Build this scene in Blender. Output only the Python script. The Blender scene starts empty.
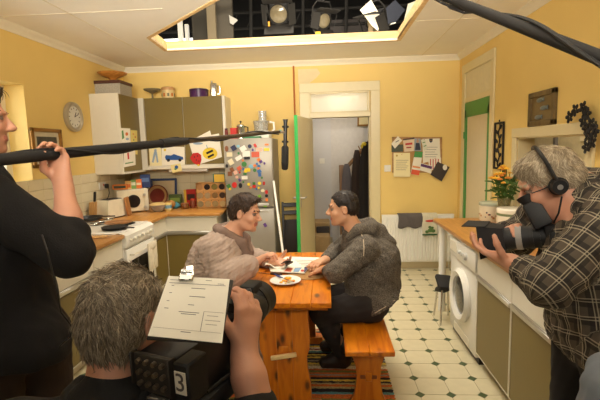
import bpy, bmesh, math, random
import numpy as np
from mathutils import Vector, Matrix, Euler
random.seed(7); rng = np.random.default_rng(7)
sc = bpy.context.scene
COL = sc.collection
# ------------------------------------------------------------------ camera
F_PX, CAM_H = 421.77, 1.6197
YAW, PITCH, ROLL = 0.0655, 0.1223, -0.0272
def _axes():
    cy, sy, cp, sp = math.cos(YAW), math.sin(YAW), math.cos(PITCH), math.sin(PITCH)
    fwd = Vector((-sy*cp, cy*cp, -sp)); right = Vector((cy, sy, 0)); up = right.cross(fwd)
    cr, sr = math.cos(ROLL), math.sin(ROLL)
    return right*cr+up*sr, up*cr-right*sr, fwd
CR, CU, CF = _axes()
cam_d = bpy.data.cameras.new('camera'); cam = bpy.data.objects.new('camera', cam_d); COL.objects.link(cam)
cam_d.sensor_width = 36; cam_d.lens = F_PX*36/600; cam_d.clip_start = 0.05
m = Matrix.Identity(4)
for i in range(3):
    m[i][0], m[i][1], m[i][2] = CR[i], CU[i], -CF[i]
m[2][3] = CAM_H
cam.matrix_world = m
sc.camera = cam
# ------------------------------------------------------------------ world, lights, exposure
wd = bpy.data.worlds.new('studio_dark'); sc.world = wd; wd.use_nodes = True
wd.node_tree.nodes['Background'].inputs[0].default_value = (1.0, 0.72, 0.45, 1)
wd.node_tree.nodes['Background'].inputs[1].default_value = 0.012
sc.view_settings.view_transform = 'Standard'; sc.view_settings.look = 'None'
sc.view_settings.gamma = 1; sc.view_settings.use_curve_mapping = False
sc.view_settings.exposure = 0.0
def area(name, loc, target, sx, sy, power, col, spread=180):
    d = bpy.data.lights.new(name, 'AREA'); d.shape = 'RECTANGLE'; d.size = sx; d.size_y = sy
    d.energy = power; d.color = col; d.spread = math.radians(spread)
    o = bpy.data.objects.new(name, d); COL.objects.link(o); o.location = loc
    o.rotation_euler = (Vector(target)-Vector(loc)).to_track_quat('-Z', 'Y').to_euler(); return o
def point(name, loc, power, col, r=0.1):
    d = bpy.data.lights.new(name, 'POINT'); d.energy = power; d.color = col; d.shadow_soft_size = r
    o = bpy.data.objects.new(name, d); COL.objects.link(o); o.location = loc; return o
WARM = (1.0, 0.90, 0.74)
area('overhead_softbox', (-0.3, 3.7, 4.7), (-0.3, 3.7, 0), 2.4, 1.8, 235, WARM)          # rigged above the opening in the set ceiling
area('studio_bounce', (0.4, -3.0, 2.5), (-0.2, 4.0, 1.5), 3.0, 1.6, 24, WARM)             # soft source on the open studio side
area('ceiling_fill', (0.0, -0.3, 2.0), (-0.5, 2.7, 2.98), 2.6, .3, 34, WARM, 52)       # added unseen fill, aimed along the set ceiling to brighten it
area('wall_fill', (0.0, -0.5, 2.45), (-0.3, 4.5, 2.2), 2.4, .3, 25, WARM, 84)                # added unseen fill from high up, brightens the far walls
area('window_daylight', (-3.3, 2.9, 1.75), (-2.0, 2.9, 1.4), 1.2, 1.1, 22, (1.0, .95, .88))
point('hall_lamp', (0.0, 6.2, 2.55), 9, (1.0, .93, .85), .12)
# ------------------------------------------------------------------ pixel rays
def ray(px, py): return CF + CR*((px-300)/F_PX) - CU*((py-200)/F_PX)
CAM = Vector((0, 0, CAM_H))
def GZ(px, py, z): d = ray(px, py); return CAM + d*((z-CAM_H)/d.z)
def GX(px, py, x): d = ray(px, py); return CAM + d*(x/d.x)
def GY(px, py, y): d = ray(px, py); return CAM + d*(y/d.y)
def GD(px, py, dep): return CAM + ray(px, py)*dep
# ------------------------------------------------------------------ materials
MATS = {}
def nt(name):
    mt = bpy.data.materials.new(name); mt.use_nodes = True
    return mt, mt.node_tree.nodes, mt.node_tree.links, mt.node_tree.nodes['Principled BSDF']
def c4(c): return (c[0], c[1], c[2], 1)
def srgb(r, g, b):
    f = lambda v: (v/255/12.92) if v/255 <= .04045 else ((v/255+.055)/1.055)**2.4
    return (f(r), f(g), f(b))
def M(name, col, rough=.5, metal=0, var=.12, scale=18, bump=0, bscale=60, stretch=(1, 1, 1), trans=0, emit=None, alpha=1, sheen=0, spec=.5, sss=0, coat=0):
    if name in MATS: return MATS[name]
    mt, N, L, P = nt(name)
    P.inputs['Roughness'].default_value = rough; P.inputs['Metallic'].default_value = metal
    P.inputs['Specular IOR Level'].default_value = spec
    if trans: P.inputs['Transmission Weight'].default_value = trans
    if sheen: P.inputs['Sheen Weight'].default_value = sheen
    if coat: P.inputs['Coat Weight'].default_value = coat; P.inputs['Coat Roughness'].default_value = .15
    if sss:
        P.inputs['Subsurface Weight'].default_value = sss; P.inputs['Subsurface Radius'].default_value = (.012, .005, .003)
        P.inputs['Subsurface Scale'].default_value = 1
    if emit: P.inputs['Emission Color'].default_value = c4(emit[0]); P.inputs['Emission Strength'].default_value = emit[1]
    tc = N.new('ShaderNodeTexCoord'); mp = N.new('ShaderNodeMapping'); mp.inputs['Scale'].default_value = stretch
    L.new(tc.outputs['Object'], mp.inputs[0])
    nz = N.new('ShaderNodeTexNoise'); nz.inputs['Scale'].default_value = scale; nz.inputs['Detail'].default_value = 4
    L.new(mp.outputs[0], nz.inputs['Vector'])
    mx = N.new('ShaderNodeMix'); mx.data_type = 'RGBA'
    mx.inputs[6].default_value = c4([max(0, v*(1-var)) for v in col]); mx.inputs[7].default_value = c4([min(1, v*(1+var)) for v in col])
    L.new(nz.outputs['Fac'], mx.inputs[0]); L.new(mx.outputs[2], P.inputs['Base Color'])
    if bump:
        n2 = N.new('ShaderNodeTexNoise'); n2.inputs['Scale'].default_value = bscale; n2.inputs['Detail'].default_value = 3
        L.new(mp.outputs[0], n2.inputs['Vector'])
        bp = N.new('ShaderNodeBump'); bp.inputs['Strength'].default_value = bump; bp.inputs['Distance'].default_value = .004
        L.new(n2.outputs['Fac'], bp.inputs['Height']); L.new(bp.outputs[0], P.inputs['Normal'])
    MATS[name] = mt; return mt
def wood(name, ca, cb, axis='y', rough=.4, grain=9, knots=0, coat=0, knotcol=(.10, .035, .01)):
    if name in MATS: return MATS[name]
    mt, N, L, P = nt(name); P.inputs['Roughness'].default_value = rough
    if coat: P.inputs['Coat Weight'].default_value = coat; P.inputs['Coat Roughness'].default_value = .2
    tc = N.new('ShaderNodeTexCoord'); oi = N.new('ShaderNodeObjectInfo')
    ad = N.new('ShaderNodeVectorMath'); ad.operation = 'ADD'
    ml = N.new('ShaderNodeVectorMath'); ml.operation = 'SCALE'; ml.inputs[3].default_value = 9.7
    cmb = N.new('ShaderNodeCombineXYZ')
    for k in range(3): L.new(oi.outputs['Random'], cmb.inputs[k])
    L.new(cmb.outputs[0], ml.inputs[0]); L.new(tc.outputs['Object'], ad.inputs[0]); L.new(ml.outputs[0], ad.inputs[1])
    s = {'x': (.12, 1, 1), 'y': (1, .12, 1), 'z': (1, 1, .12)}[axis]
    mp = N.new('ShaderNodeMapping'); mp.inputs['Scale'].default_value = s; L.new(ad.outputs[0], mp.inputs[0])
    nz = N.new('ShaderNodeTexNoise'); nz.inputs['Scale'].default_value = grain*3; nz.inputs['Detail'].default_value = 6; nz.inputs['Distortion'].default_value = 1.2
    L.new(mp.outputs[0], nz.inputs['Vector'])
    cr = N.new('ShaderNodeValToRGB'); cr.color_ramp.elements[0].color = c4(ca); cr.color_ramp.elements[1].color = c4(cb)
    cr.color_ramp.elements[0].position = .36; cr.color_ramp.elements[1].position = .64
    L.new(nz.outputs['Fac'], cr.inputs[0])
    out = cr.outputs[0]
    if knots:
        s2 = {'x': (.45, 1, 1), 'y': (1, .45, 1), 'z': (1, 1, .45)}[axis]
        m2 = N.new('ShaderNodeMapping'); m2.inputs['Scale'].default_value = s2; L.new(ad.outputs[0], m2.inputs[0])
        vo = N.new('ShaderNodeTexVoronoi'); vo.inputs['Scale'].default_value = knots; L.new(m2.outputs[0], vo.inputs['Vector'])
        kr = N.new('ShaderNodeValToRGB'); e = kr.color_ramp.elements
        e[0].position = .09; e[0].color = (1, 1, 1, 1); e[1].position = .26; e[1].color = (0, 0, 0, 1)
        L.new(vo.outputs['Distance'], kr.inputs[0])
        mx = N.new('ShaderNodeMix'); mx.data_type = 'RGBA'; mx.inputs[7].default_value = c4(knotcol)
        L.new(kr.outputs[0], mx.inputs[0]); L.new(out, mx.inputs[6]); out = mx.outputs[2]
    L.new(out, P.inputs['Base Color'])
    MATS[name] = mt; return mt
# ------------------------------------------------------------------ mesh building
class MB:
    """collects shapes; build() links them as ONE mesh object.  off is subtracted (world -> local)."""
    def __init__(self, off=(0, 0, 0)): self.bm = bmesh.new(); self.off = Vector(off)
    def _xf(self, vs, mat): bmesh.ops.transform(self.bm, matrix=mat, verts=vs)
    def box(self, c, s, rot=None, bev=0, seg=1):
        g = bmesh.ops.create_cube(self.bm, size=1); vs = g['verts']
        self._xf(vs, Matrix.Diagonal((s[0], s[1], s[2], 1)))
        if bev:
            es = list({e for v in vs for e in v.link_edges})
            r = bmesh.ops.bevel(self.bm, geom=es, offset=min(bev, .49*min(s)), segments=seg, affect='EDGES', profile=.5)
            vs = list({v for f in r['faces'] for v in f.verts} | {v for v in vs if v.is_valid})
        mt = Matrix.Translation(Vector(c)-self.off)
        if rot is not None: mt = mt @ (rot if isinstance(rot, Matrix) else Euler(rot).to_matrix().to_4x4())
        self._xf(vs, mt); return self
    def box2(self, a, b, bev=0, seg=1):
        a, b = Vector(a), Vector(b); lo = Vector([min(a[i], b[i]) for i in range(3)]); hi = Vector([max(a[i], b[i]) for i in range(3)])
        return self.box((lo+hi)/2, hi-lo, bev=bev, seg=seg)
    def cyl(self, p0, p1, r0, r1=None, n=16, caps=True):
        r1 = r0 if r1 is None else r1; p0, p1 = Vector(p0)-self.off, Vector(p1)-self.off; d = p1-p0
        g = bmesh.ops.create_cone(self.bm, cap_ends=caps, segments=n, radius1=r0, radius2=r1, depth=d.length)
        self._xf(g['verts'], Matrix.Translation((p0+p1)/2) @ d.to_track_quat('Z', 'Y').to_matrix().to_4x4()); return self
    def ell(self, c, r, rot=None, sub=2):
        g = bmesh.ops.create_icosphere(self.bm, subdivisions=sub, radius=1)
        if not hasattr(r, '__len__'): r = (r, r, r)
        mt = Matrix.Translation(Vector(c)-self.off)
        if rot is not None: mt = mt @ (rot if isinstance(rot, Matrix) else Euler(rot).to_matrix().to_4x4())
        self._xf(g['verts'], mt @ Matrix.Diagonal((r[0], r[1], r[2], 1))); return self
    def lathe(self, prof, c=(0, 0, 0), n=24, rot=None):
        c = Vector(c)-self.off; rings = []
        R = Matrix.Identity(3) if rot is None else (rot.to_3x3() if isinstance(rot, Matrix) else Euler(rot).to_matrix())
        for r, z in prof:
            if r < 1e-6: rings.append([self.bm.verts.new(c+R@Vector((0, 0, z)))])
            else: rings.append([self.bm.verts.new(c+R@Vector((r*math.cos(2*math.pi*k/n), r*math.sin(2*math.pi*k/n), z))) for k in range(n)])
        for a, b in zip(rings, rings[1:]):
            for k in range(n):
                k2 = (k+1) % n
                q = [a[k % len(a)], a[k2 % len(a)], b[k2 % len(b)], b[k % len(b)]]
                u = []
                for v in q:
                    if v not in u: u.append(v)
                if len(u) > 2: self.bm.faces.new(u)
        return self
    def tube(self, pts, r, n=8, caps=True):
        pts = [Vector(p)-self.off for p in pts]; rr = r if hasattr(r, '__len__') else [r]*len(pts)
        rings = []; ref = None
        for i, p in enumerate(pts):
            t = (pts[min(i+1, len(pts)-1)]-pts[max(i-1, 0)])
            t = t.normalized() if t.length > 1e-9 else Vector((0, 0, 1))
            if ref is None:
                ref = t.orthogonal().normalized()
            ref = (ref-t*ref.dot(t)).normalized(); b = t.cross(ref)
            rings.append([self.bm.verts.new(p+(ref*math.cos(2*math.pi*k/n)+b*math.sin(2*math.pi*k/n))*rr[i]) for k in range(n)])
        for a, b in zip(rings, rings[1:]):
            for k in range(n): self.bm.faces.new((a[k], a[(k+1) % n], b[(k+1) % n], b[k]))
        if caps: self.bm.faces.new(rings[0][::-1]); self.bm.faces.new(rings[-1])
        return self
    def prism(self, poly, h, mat=None):
        """poly in local xy, extruded 0..h along local z, placed by 4x4 mat"""
        mat = mat or Matrix.Identity(4); mat = Matrix.Translation(-self.off) @ mat
        lo = [self.bm.verts.new(mat @ Vector((p[0], p[1], 0))) for p in poly]; hi = [self.bm.verts.new(mat @ Vector((p[0], p[1], h))) for p in poly]
        n = len(poly); self.bm.faces.new(lo[::-1]); self.bm.faces.new(hi)
        for k in range(n): self.bm.faces.new((lo[k], lo[(k+1) % n], hi[(k+1) % n], hi[k]))
        return self
    def quad(self, *ps):
        self.bm.faces.new([self.bm.verts.new(Vector(p)-self.off) for p in ps]); return self
    def mesh(self, name, mat, smooth=None):
        bmesh.ops.recalc_face_normals(self.bm, faces=self.bm.faces)
        me = bpy.data.meshes.new(name); self.bm.to_mesh(me); self.bm.free()
        if mat: me.materials.append(mat)
        if smooth:
            me.polygons.foreach_set('use_smooth', [True]*len(me.polygons))
            if smooth < 3: me.set_sharp_from_angle(angle=smooth)
        return me
    def build(self, name, mat, parent=None, smooth=.7, kind=None, label=None):
        o = bpy.data.objects.new(name, self.mesh(name, mat, smooth)); COL.objects.link(o); o.parent = parent
        if parent is None: o.location = self.off
        if kind: o['kind'] = kind
        if label: o['label'] = label
        return o
def tag(o, label, cat, group=None):
    o['label'] = label; o['category'] = cat
    if group: o['group'] = group
    return o
def thing(name, label, cat, loc=(0, 0, 0), rot=(0, 0, 0), group=None):
    o = bpy.data.objects.new(name, None); COL.objects.link(o); o.empty_display_size = .05
    o.location = loc; o.rotation_euler = rot; return tag(o, label, cat, group)
def copy_tree(o, parent=None, kids=None):
    kids = kids if kids is not None else [(c, c.parent) for c in COL.objects]
    c = o.copy(); COL.objects.link(c); c.parent = parent
    for ch, pa in kids:
        if pa == o: copy_tree(ch, c, kids)
    return c
def basis(origin, xdir, ydir):
    x = Vector(xdir).normalized(); y = Vector(ydir); y = (y-x*y.dot(x)).normalized(); z = x.cross(y)
    mt = Matrix.Identity(4)
    for i in range(3): mt[i][0], mt[i][1], mt[i][2], mt[i][3] = x[i], y[i], z[i], origin[i]
    return mt
# ================================================================== THE SETTING
XL, XR, YB, YF, ZC, ZW = -2.638, 1.6825, 5.546, -0.9, 2.72, .90
W_YEL = M('yellow_paint', srgb(233, 202, 122), .6, var=.05, scale=3, bump=.08, bscale=140)
W_CRM = M('cream_gloss', srgb(222, 207, 170), .35, var=.03)
W_CEIL = M('ceiling_paper', srgb(246, 242, 232), .8, var=.04, scale=5, bump=.25, bscale=45)
W_CORN = M('cornice_white', srgb(232, 224, 202), .6, var=.04)
HALLW = M('hall_white', srgb(205, 204, 205), .7, var=.03)
WHITE = M('white_laminate', srgb(226, 220, 203), .35, var=.03)
WHITEA = M('white_enamel', srgb(236, 234, 226), .22, var=.02)
OLIVE = M('olive_laminate', srgb(122, 104, 52), .38, var=.04, scale=8)
GROUT = M('tile_grout', srgb(196, 180, 140), .8)
ALU = M('brushed_alu', (.62, .60, .56), .35, .9, var=.05)
STEEL = M('steel', (.66, .65, .62), .22, 1, var=.06)
BLACK = M('black_plastic', (.012, .011, .011), .4, var=.2)
BLACKM = M('black_matte', (.010, .009, .009), .8, var=.3)
def struct(o): o['kind'] = 'structure'; return o
def wall_cells(mb, axis, p0, p1, u0, u1, z0, z1, holes):
    us = sorted({u0, u1, *[h[0] for h in holes], *[h[1] for h in holes]}); zs = sorted({z0, z1, *[h[2] for h in holes], *[h[3] for h in holes]})
    for a, b in zip(us, us[1:]):
        for c, d in zip(zs, zs[1:]):
            if any(h[0] <= (a+b)/2 <= h[1] and h[2] <= (c+d)/2 <= h[3] for h in holes): continue
            if axis == 'x': mb.box2((p0, a, c), (p1, b, d))
            else: mb.box2((a, p0, c), (b, p1, d))
b = MB(); wall_cells(b, 'x', XL-.34, XL, YF, YB+.12, 0, ZC, [(2.3, 3.63, 1.02, 2.235)]); WL = struct(b.build('wall_left', W_YEL))
b = MB(); wall_cells(b, 'y', YB, YB+.12, XL, XR, 0, ZC, [(-.20, .57, 0, 2.0), (-.215, .555, 2.06, 2.31)]); WB = struct(b.build('wall_back', W_YEL))
b = MB(); wall_cells(b, 'x', XR, XR+.14, YF, YB+.12, 0, ZC, [(4.49, 5.29, 0, 2.02), (2.85, 3.86, 1.0, 1.66)]); WR = struct(b.build('wall_right', W_YEL))
# floor: slab, octagonal vinyl tiles and green diamonds as pieces
b = MB(); b.box2((XL, YF-2.2, -.1), (XR, YB, -.003)); b.box2((-1.4, YB, -.1), (2.2, 8.2, -.003)); b.box2((XR, 1.5, -.1), (3.6, 8.2, -.003)); FLOOR = struct(b.build('floor', M('floor_joint', srgb(120, 112, 84), .8)))
TILE = M('vinyl_cream', srgb(200, 190, 158), .35, var=.10, scale=14, bump=.03, bscale=60)
DIAM = M('vinyl_green', srgb(66, 82, 52), .35, var=.15, scale=30)
HD, P0X, P0Y = .034, .5793, 2.6247
octp = [(.1-HD, -.0985), (.0985, -.1+HD), (.0985, .1-HD), (.1-HD, .0985), (-.1+HD, .0985), (-.0985, .1-HD), (-.0985, -.1+HD), (-.1+HD, -.0985)]
diap = [(HD-.002, 0), (0, HD-.002), (-HD+.002, 0), (0, -HD+.002)]
oct_me = MB().prism(octp, .006, Matrix.Translation((0, 0, -.006))).mesh('floor_tile', TILE); dia_me = MB().prism(diap, .006, Matrix.Translation((0, 0, -.006))).mesh('diamond_inset', DIAM)
ro, rd = MB(), MB()
for i in range(-16, 6):
    for j in range(-16, 15):
        for nm, me, dx, acc, poly in (('floor_tile', oct_me, .1, ro, octp), ('diamond_inset', dia_me, 0, rd, diap)):
            x, y = P0X+.2*i+dx, P0Y+.2*j+dx
            if not (XL < x < XR and YF < y < YB): continue
            if (.1 < x < 1.2 and 1.9 < y) or (-1.9 < x < -1.3 and 2.4 < y < 4.7):
                o = bpy.data.objects.new(nm, me); COL.objects.link(o); o.location = (x, y, 0); o.parent = FLOOR
            else: acc.prism(poly, .006, Matrix.Translation((x, y, -.006)))
o = ro.build('outer_floor_tiles', TILE, FLOOR, None, 'stuff'); o = rd.build('outer_diamond_insets', DIAM, FLOOR, None, 'stuff')
# ceiling with the film crew's opening, and its timber lip
OP = [(-1.72, 4.69), (.765, 4.66), (.765, 2.6), (-.16, 2.6), (-1.68, 4.16)]
def ceil_pieces():
    z0, z1 = ZC, ZC+.02; b = MB(); mt = Matrix.Translation((0, 0, z0))
    b.prism([(XL, 4.69), (-1.72, 4.69), (.765, 4.66), (XR, 4.66), (XR, YB), (XL, YB)], .02, mt)
    b.prism([(.765, 2.6), (XR, 2.6), (XR, 4.66), (.765, 4.66)], .02, mt)
    b.prism([(XL, 2.6), (-.16, 2.6), (-1.68, 4.16), (-1.72, 4.69), (XL, 4.69)], .02, mt)
    b.prism([(XL, YF+.9), (XR, YF+.9), (XR, 2.6), (XL, 2.6)], .02, mt)
    return b
CEIL = struct(ceil_pieces().build('ceiling', W_CEIL, smooth=None))
b = MB()                                                            # paper joints on the ceiling
for p, q in (((-2.6, 3.35), (-1.25, 3.35)), ((-2.0, 1.0), (-2.0, 5.4)), ((1.2, 1.0), (1.2, 5.5)), ((.78, 4.0), (1.66, 4.0))):
    b.box(((p[0]+q[0])/2, (p[1]+q[1])/2, ZC-.001), (abs(p[0]-q[0])+.012, abs(p[1]-q[1])+.012, .003))
b.build('ceiling_joint', W_CORN, CEIL)
PINE_R = wood('raw_timber', srgb(222, 186, 128), srgb(238, 208, 156), 'x', .6, 6)
lip = struct(MB().box((-.48, 4.675, ZC+.005), (.004, .004, .004)).build('trim_4', PINE_R))
for k, (p, q) in enumerate(zip(OP, OP[1:]+OP[:1])):
    P, Q = Vector((*p, 0)), Vector((*q, 0)); d = (Q-P).normalized(); n = Vector((d.y, -d.x, 0)); mid = (P+Q)/2
    cen = sum((Vector((*o_, 0)) for o_ in OP), Vector())/5
    if n.dot(mid-cen) < 0: n = -n
    MB().box(mid+n*.02+Vector((0, 0, ZC+.045)), ((Q-P).length+.03, .04, .10), (0, 0, math.atan2(d.y, d.x)), .004).build('timber_board', PINE_R, lip)
# cornices
def cornice(name, a, bpt, inward):
    a, bpt, inward = Vector(a), Vector(bpt), Vector(inward); mb = MB(); d = bpt-a; prof = [(0, 0), (0, -.065), (.008, -.065), (.012, -.05), (.03, -.028), (.05, -.014), (.055, 0)]
    mt = basis(a, inward, (0, 0, 1)); L_ = d.length; zz = mt.to_3x3() @ Vector((0, 0, 1))
    if zz.dot(d) < 0: mt = basis(bpt, inward, (0, 0, 1))
    mb.prism(prof, L_, mt); return struct(mb.build(name, W_CORN))
cornice('trim_1', (XL, YF+.9, ZC), (XL, YB, ZC), (1, 0, 0)); cornice('trim_2', (XL, YB, ZC), (XR, YB, ZC), (0, -1, 0)); cornice('trim_3', (XR, YF+.9, ZC), (XR, YB, ZC), (-1, 0, 0))
b = MB(); b.box2((.69, YB-.018, 0), (XR, YB, .13), .004); struct(b.build('baseboard_back', W_CRM))
b = MB(); b.box2((XR-.016, 5.36, 0), (XR, YB-.02, .13), .004); b.box2((XR-.016, 4.15, 0), (XR, 4.42, .13), .004); struct(b.build('baseboard_right', W_CRM))
# splash-back tiles, every tile a piece of its wall
WTILE = M('glazed_tile', srgb(226, 215, 182), .18, var=.05, scale=6)
tl = MB().box((0, 0, 0), (.008, .196, .096), bev=.003).mesh('wall_tile', WTILE)
tb = MB().box((0, 0, 0), (.196, .008, .096), bev=.003).mesh('wall_tile', WTILE)
b = MB(); b.box2((XL, 2.95, ZW), (XL+.003, YB, 1.4)); b.build('tile_grout', GROUT, WL)
b = MB(); b.box2((XL, YB-.003, ZW), (-1.2, YB, 1.41)); b.build('tile_grout', GROUT, WB)
for r in range(5):
    for k in range(13):
        y = 3.05+.2*k
        if y > YB-.1: continue
        o = bpy.data.objects.new('wall_tile', tl); COL.objects.link(o); o.location = (XL+.005, y, ZW+.05+.1*r); o.parent = WL
    for k in range(7):
        o = bpy.data.objects.new('wall_tile', tb); COL.objects.link(o); o.location = (XL+.11+.2*k, YB-.005, ZW+.05+.1*r); o.parent = WB
# window on the left wall: reveal, frame, panes
b = MB(); wall_cells(b, 'x', XL-.24, XL-.18, 2.3, 3.63, 1.02, 2.235, [(2.37, 2.95, 1.09, 2.165), (2.99, 3.56, 1.09, 2.165)]); WN = struct(b.build('window_1', W_CORN))
b = MB(); b.box2((XL-.18, 2.28, 1.0), (XL+.06, 3.65, 1.03), .006); b.build('window_sill', W_CORN, WN)
GLASS = M('clear_glass', (.95, .97, .95), .02, trans=1, var=0)
for y0, y1 in ((2.37, 2.95), (2.99, 3.56)): b = MB(); b.box2((XL-.213, y0, 1.09), (XL-.209, y1, 2.165)); b.build('pane', GLASS, WN)
o = MB().box((XL-1.3, 3.6, 1.7), (.02, 4.2, 3.0)).build('daylight_backdrop', M('white_backdrop', (.9, .92, .95), .9, emit=((.92, .96, 1), 2.2)))
tag(o, 'bright white backdrop outside the left window', 'backdrop')
# back doorway: frame, transom light, open leaf with green edge
FRAME = M('door_frame_cream', srgb(218, 204, 160), .35, var=.04)
D1 = struct(MB().box2((-.335, YB-.025, 0), (-.205, YB, 2.43), .005).build('door_1', FRAME))
for a_, c_ in (((.57, YB-.025, 0), (.69, YB, 2.43)), ((-.335, YB-.03, 2.32), (.69, YB, 2.44)), ((-.205, YB-.018, 2.0), (.57, YB+.1, 2.06)), ((-.204, YB, 0), (-.185, YB+.12, 2.0)), ((.552, YB, 0), (.572, YB+.12, 2.0))):
    MB().box2(a_, c_, .004).build('frame_board', FRAME, D1)
for a_, c_ in (((-.215, YB-.01, 2.06), (-.185, YB+.02, 2.32)), ((.53, YB-.01, 2.06), (.56, YB+.02, 2.32)), ((-.2, YB-.01, 2.30), (.55, YB+.02, 2.325)), ((-.2, YB-.01, 2.058), (.55, YB+.02, 2.075))):
    MB().box2(a_, c_, .003).build('sash_bar', FRAME, D1)
mt, N_, L_, P_ = nt('frosted_pane'); tr = N_.new('ShaderNodeBsdfTranslucent'); tr.inputs[0].default_value = (.95, .92, .82, 1); nzf = N_.new('ShaderNodeTexNoise'); nzf.inputs['Scale'].default_value = 6
mxs = N_.new('ShaderNodeMixShader'); mxs.inputs[0].default_value = .75; P_.inputs['Base Color'].default_value = (.85, .82, .72, 1); P_.inputs['Roughness'].default_value = .3
L_.new(P_.outputs[0], mxs.inputs[1]); L_.new(tr.outputs[0], mxs.inputs[2]); L_.new(mxs.outputs[0], N_['Material Output'].inputs[0])
MB().box2((-.19, YB+.003, 2.07), (.535, YB+.009, 2.305)).build('transom_pane', mt, D1)
point('transom_fill', (.18, YB+.26, 2.32), 5, (1, .96, .86), .08)  # added unseen light close behind the pane to make it brighter
hinge = Vector((-.19, YB-.01, 0)); latch = Vector((-.335, 4.76, 0)); d = (latch-hinge); ang = math.atan2(d.y, d.x)
leaf = thing('door_leaf', 'open cream interior door with a green taped edge beside the doorway', 'door', hinge, (0, 0, ang)); Lw = d.length
MB().box((Lw/2, 0, 1.0), (Lw, .036, 1.97), bev=.003).build('leaf_panel', FRAME, leaf)
MB().box((Lw+.002, 0, 1.0), (.004, .040, 1.972)).build('green_edge_tape', M('green_tape', srgb(52, 170, 82), .5), leaf, label='bright green tape on door edge')
h = MB(); h.box((Lw-.06, .021, 1.02), (.035, .006, .15), bev=.002); h.cyl((Lw-.06, .02, 1.05), (Lw-.06, .07, 1.05), .009); h.box((Lw-.105, .065, 1.05), (.11, .012, .02), bev=.004); h.build('door_handle', ALU, leaf)
h = MB(); h.box((Lw-.06, -.021, 1.02), (.035, .006, .15), bev=.002); h.cyl((Lw-.06, -.02, 1.05), (Lw-.06, -.07, 1.05), .009); h.box((Lw-.105, -.065, 1.05), (.11, .012, .02), bev=.004); h.build('door_handle', ALU, leaf)
# copper pipe in the corner left of the doorway
p = GY(293.5, 66, YB-.02); tag(MB().tube([(p.x, YB-.02, .0), (p.x, YB-.02, ZC-.06)], .011).build('copper_pipe', M('copper_painted', srgb(176, 104, 52), .4, var=.1)), 'thin copper coloured pipe running up the wall beside the door', 'pipe')
patch = MB(); pp = [(-.345, 2.33), (-.345, 2.62), (-.10, 2.62), (-.06, 2.56), (-.12, 2.5), (-.2, 2.445), (-.345, 2.44)]
patch.prism(pp, .002, Matrix(((1, 0, 0, 0), (0, 0, -1, YB), (0, 1, 0, 0), (0, 0, 0, 1)))).build('plaster_patch', M('bare_plaster', srgb(222, 205, 165), .85, var=.05), WB)
# right hand door with green frame
D2 = struct(MB().box2((XR-.02, 5.29, 0), (XR, 5.39, 2.53), .005).build('door_2', FRAME))
for a_, c_ in (((XR-.02, 4.40, 0), (XR, 4.49, 2.53)), ((XR-.024, 4.40, 2.45), (XR, 5.39, 2.55)), ((XR-.012, 4.49, 2.10), (XR+.0, 5.29, 2.16))): MB().box2(a_, c_, .004).build('frame_board', FRAME, D2)
MB().box2((XR-.004, 4.49, 2.16), (XR+.006, 5.29, 2.45)).build('over_panel', M('over_panel_white', srgb(216, 206, 172), .4), D2)
GREEN = M('green_gloss', srgb(46, 140, 62), .35, var=.05)
for a_, c_ in (((XR-.012, 5.22, 0), (XR+.02, 5.29, 2.02)), ((XR-.012, 4.49, 0), (XR+.02, 4.56, 2.02)), ((XR-.012, 4.49, 1.93), (XR+.02, 5.29, 2.10))): MB().box2(a_, c_, .003).build('green_rail', GREEN, D2)
MB().box2((XR+.0, 4.56, .02), (XR+.012, 5.22, 1.93)).build('door_panel', M('door_panel_cream', srgb(214, 200, 168), .4, var=.04), D2)
MB().box2((XR-.02, 5.285, 1.68), (XR+.0, 5.31, 1.76)).build('hinge', GREEN, D2)
# serving hatch on the right wall and the lit room behind it
H1 = struct(MB().box2((XR-.02, 3.86, .98), (XR, 3.94, 1.74), .004).build('window_2', FRAME))
for a_, c_ in (((XR-.02, 2.77, .98), (XR, 2.85, 1.74)), ((XR-.024, 2.77, 1.66), (XR, 3.94, 1.74)), ((XR-.02, 2.77, .97), (XR+.16, 3.94, 1.008)), ((XR, 3.85, 1.0), (XR+.14, 3.8595, 1.66)), ((XR, 2.85, 1.65), (XR+.14, 3.86, 1.6595))): MB().box2(a_, c_, .002).build('frame_board', FRAME, H1)
b = MB(); b.box2((3.2, 1.5, 0), (3.3, 7.2, 2.7)); struct(b.build('wall_far', M('far_room_cream', srgb(214, 206, 178), .7)))
b = MB(); b.box2((XR+.14, 7.1, 0), (3.2, 7.2, 2.7)); struct(b.build('wall_far_end', M('far_room_mauve', srgb(190, 176, 160), .7)))
b = MB(); b.box2((XR+.14, 1.5, 2.7), (3.3, 7.2, 2.75)); struct(b.build('ceiling_far', W_CEIL))
point('far_room_lamp', (2.5, 4.6, 2.45), 30, (1, .86, .66), .1)
t = thing('hatch_picture', 'small framed picture with white mount seen through the hatch', 'picture', (3.19, 5.35, 1.68)); MB((3.19, 5.35, 1.68)).box((3.185, 5.35, 1.78), (.02, .42, .34), bev=.004).build('picture_frame', W_CORN, t); MB((3.19, 5.35, 1.68)).box((3.172, 5.35, 1.77), (.004, .22, .16)).build('print', M('pink_print', srgb(176, 120, 96), .6, var=.4, scale=20), t)
b = MB(); b.box2((3.16, 5.0, 0), (3.2, 5.06, 2.7)); b.box2((3.16, 6.1, 0), (3.2, 6.16, 2.7)); tag(b.build('door_edge', M('grey_door_paint', srgb(120, 116, 118), .5)), 'grey door edging in the room beyond the hatch', 'trim')
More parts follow.
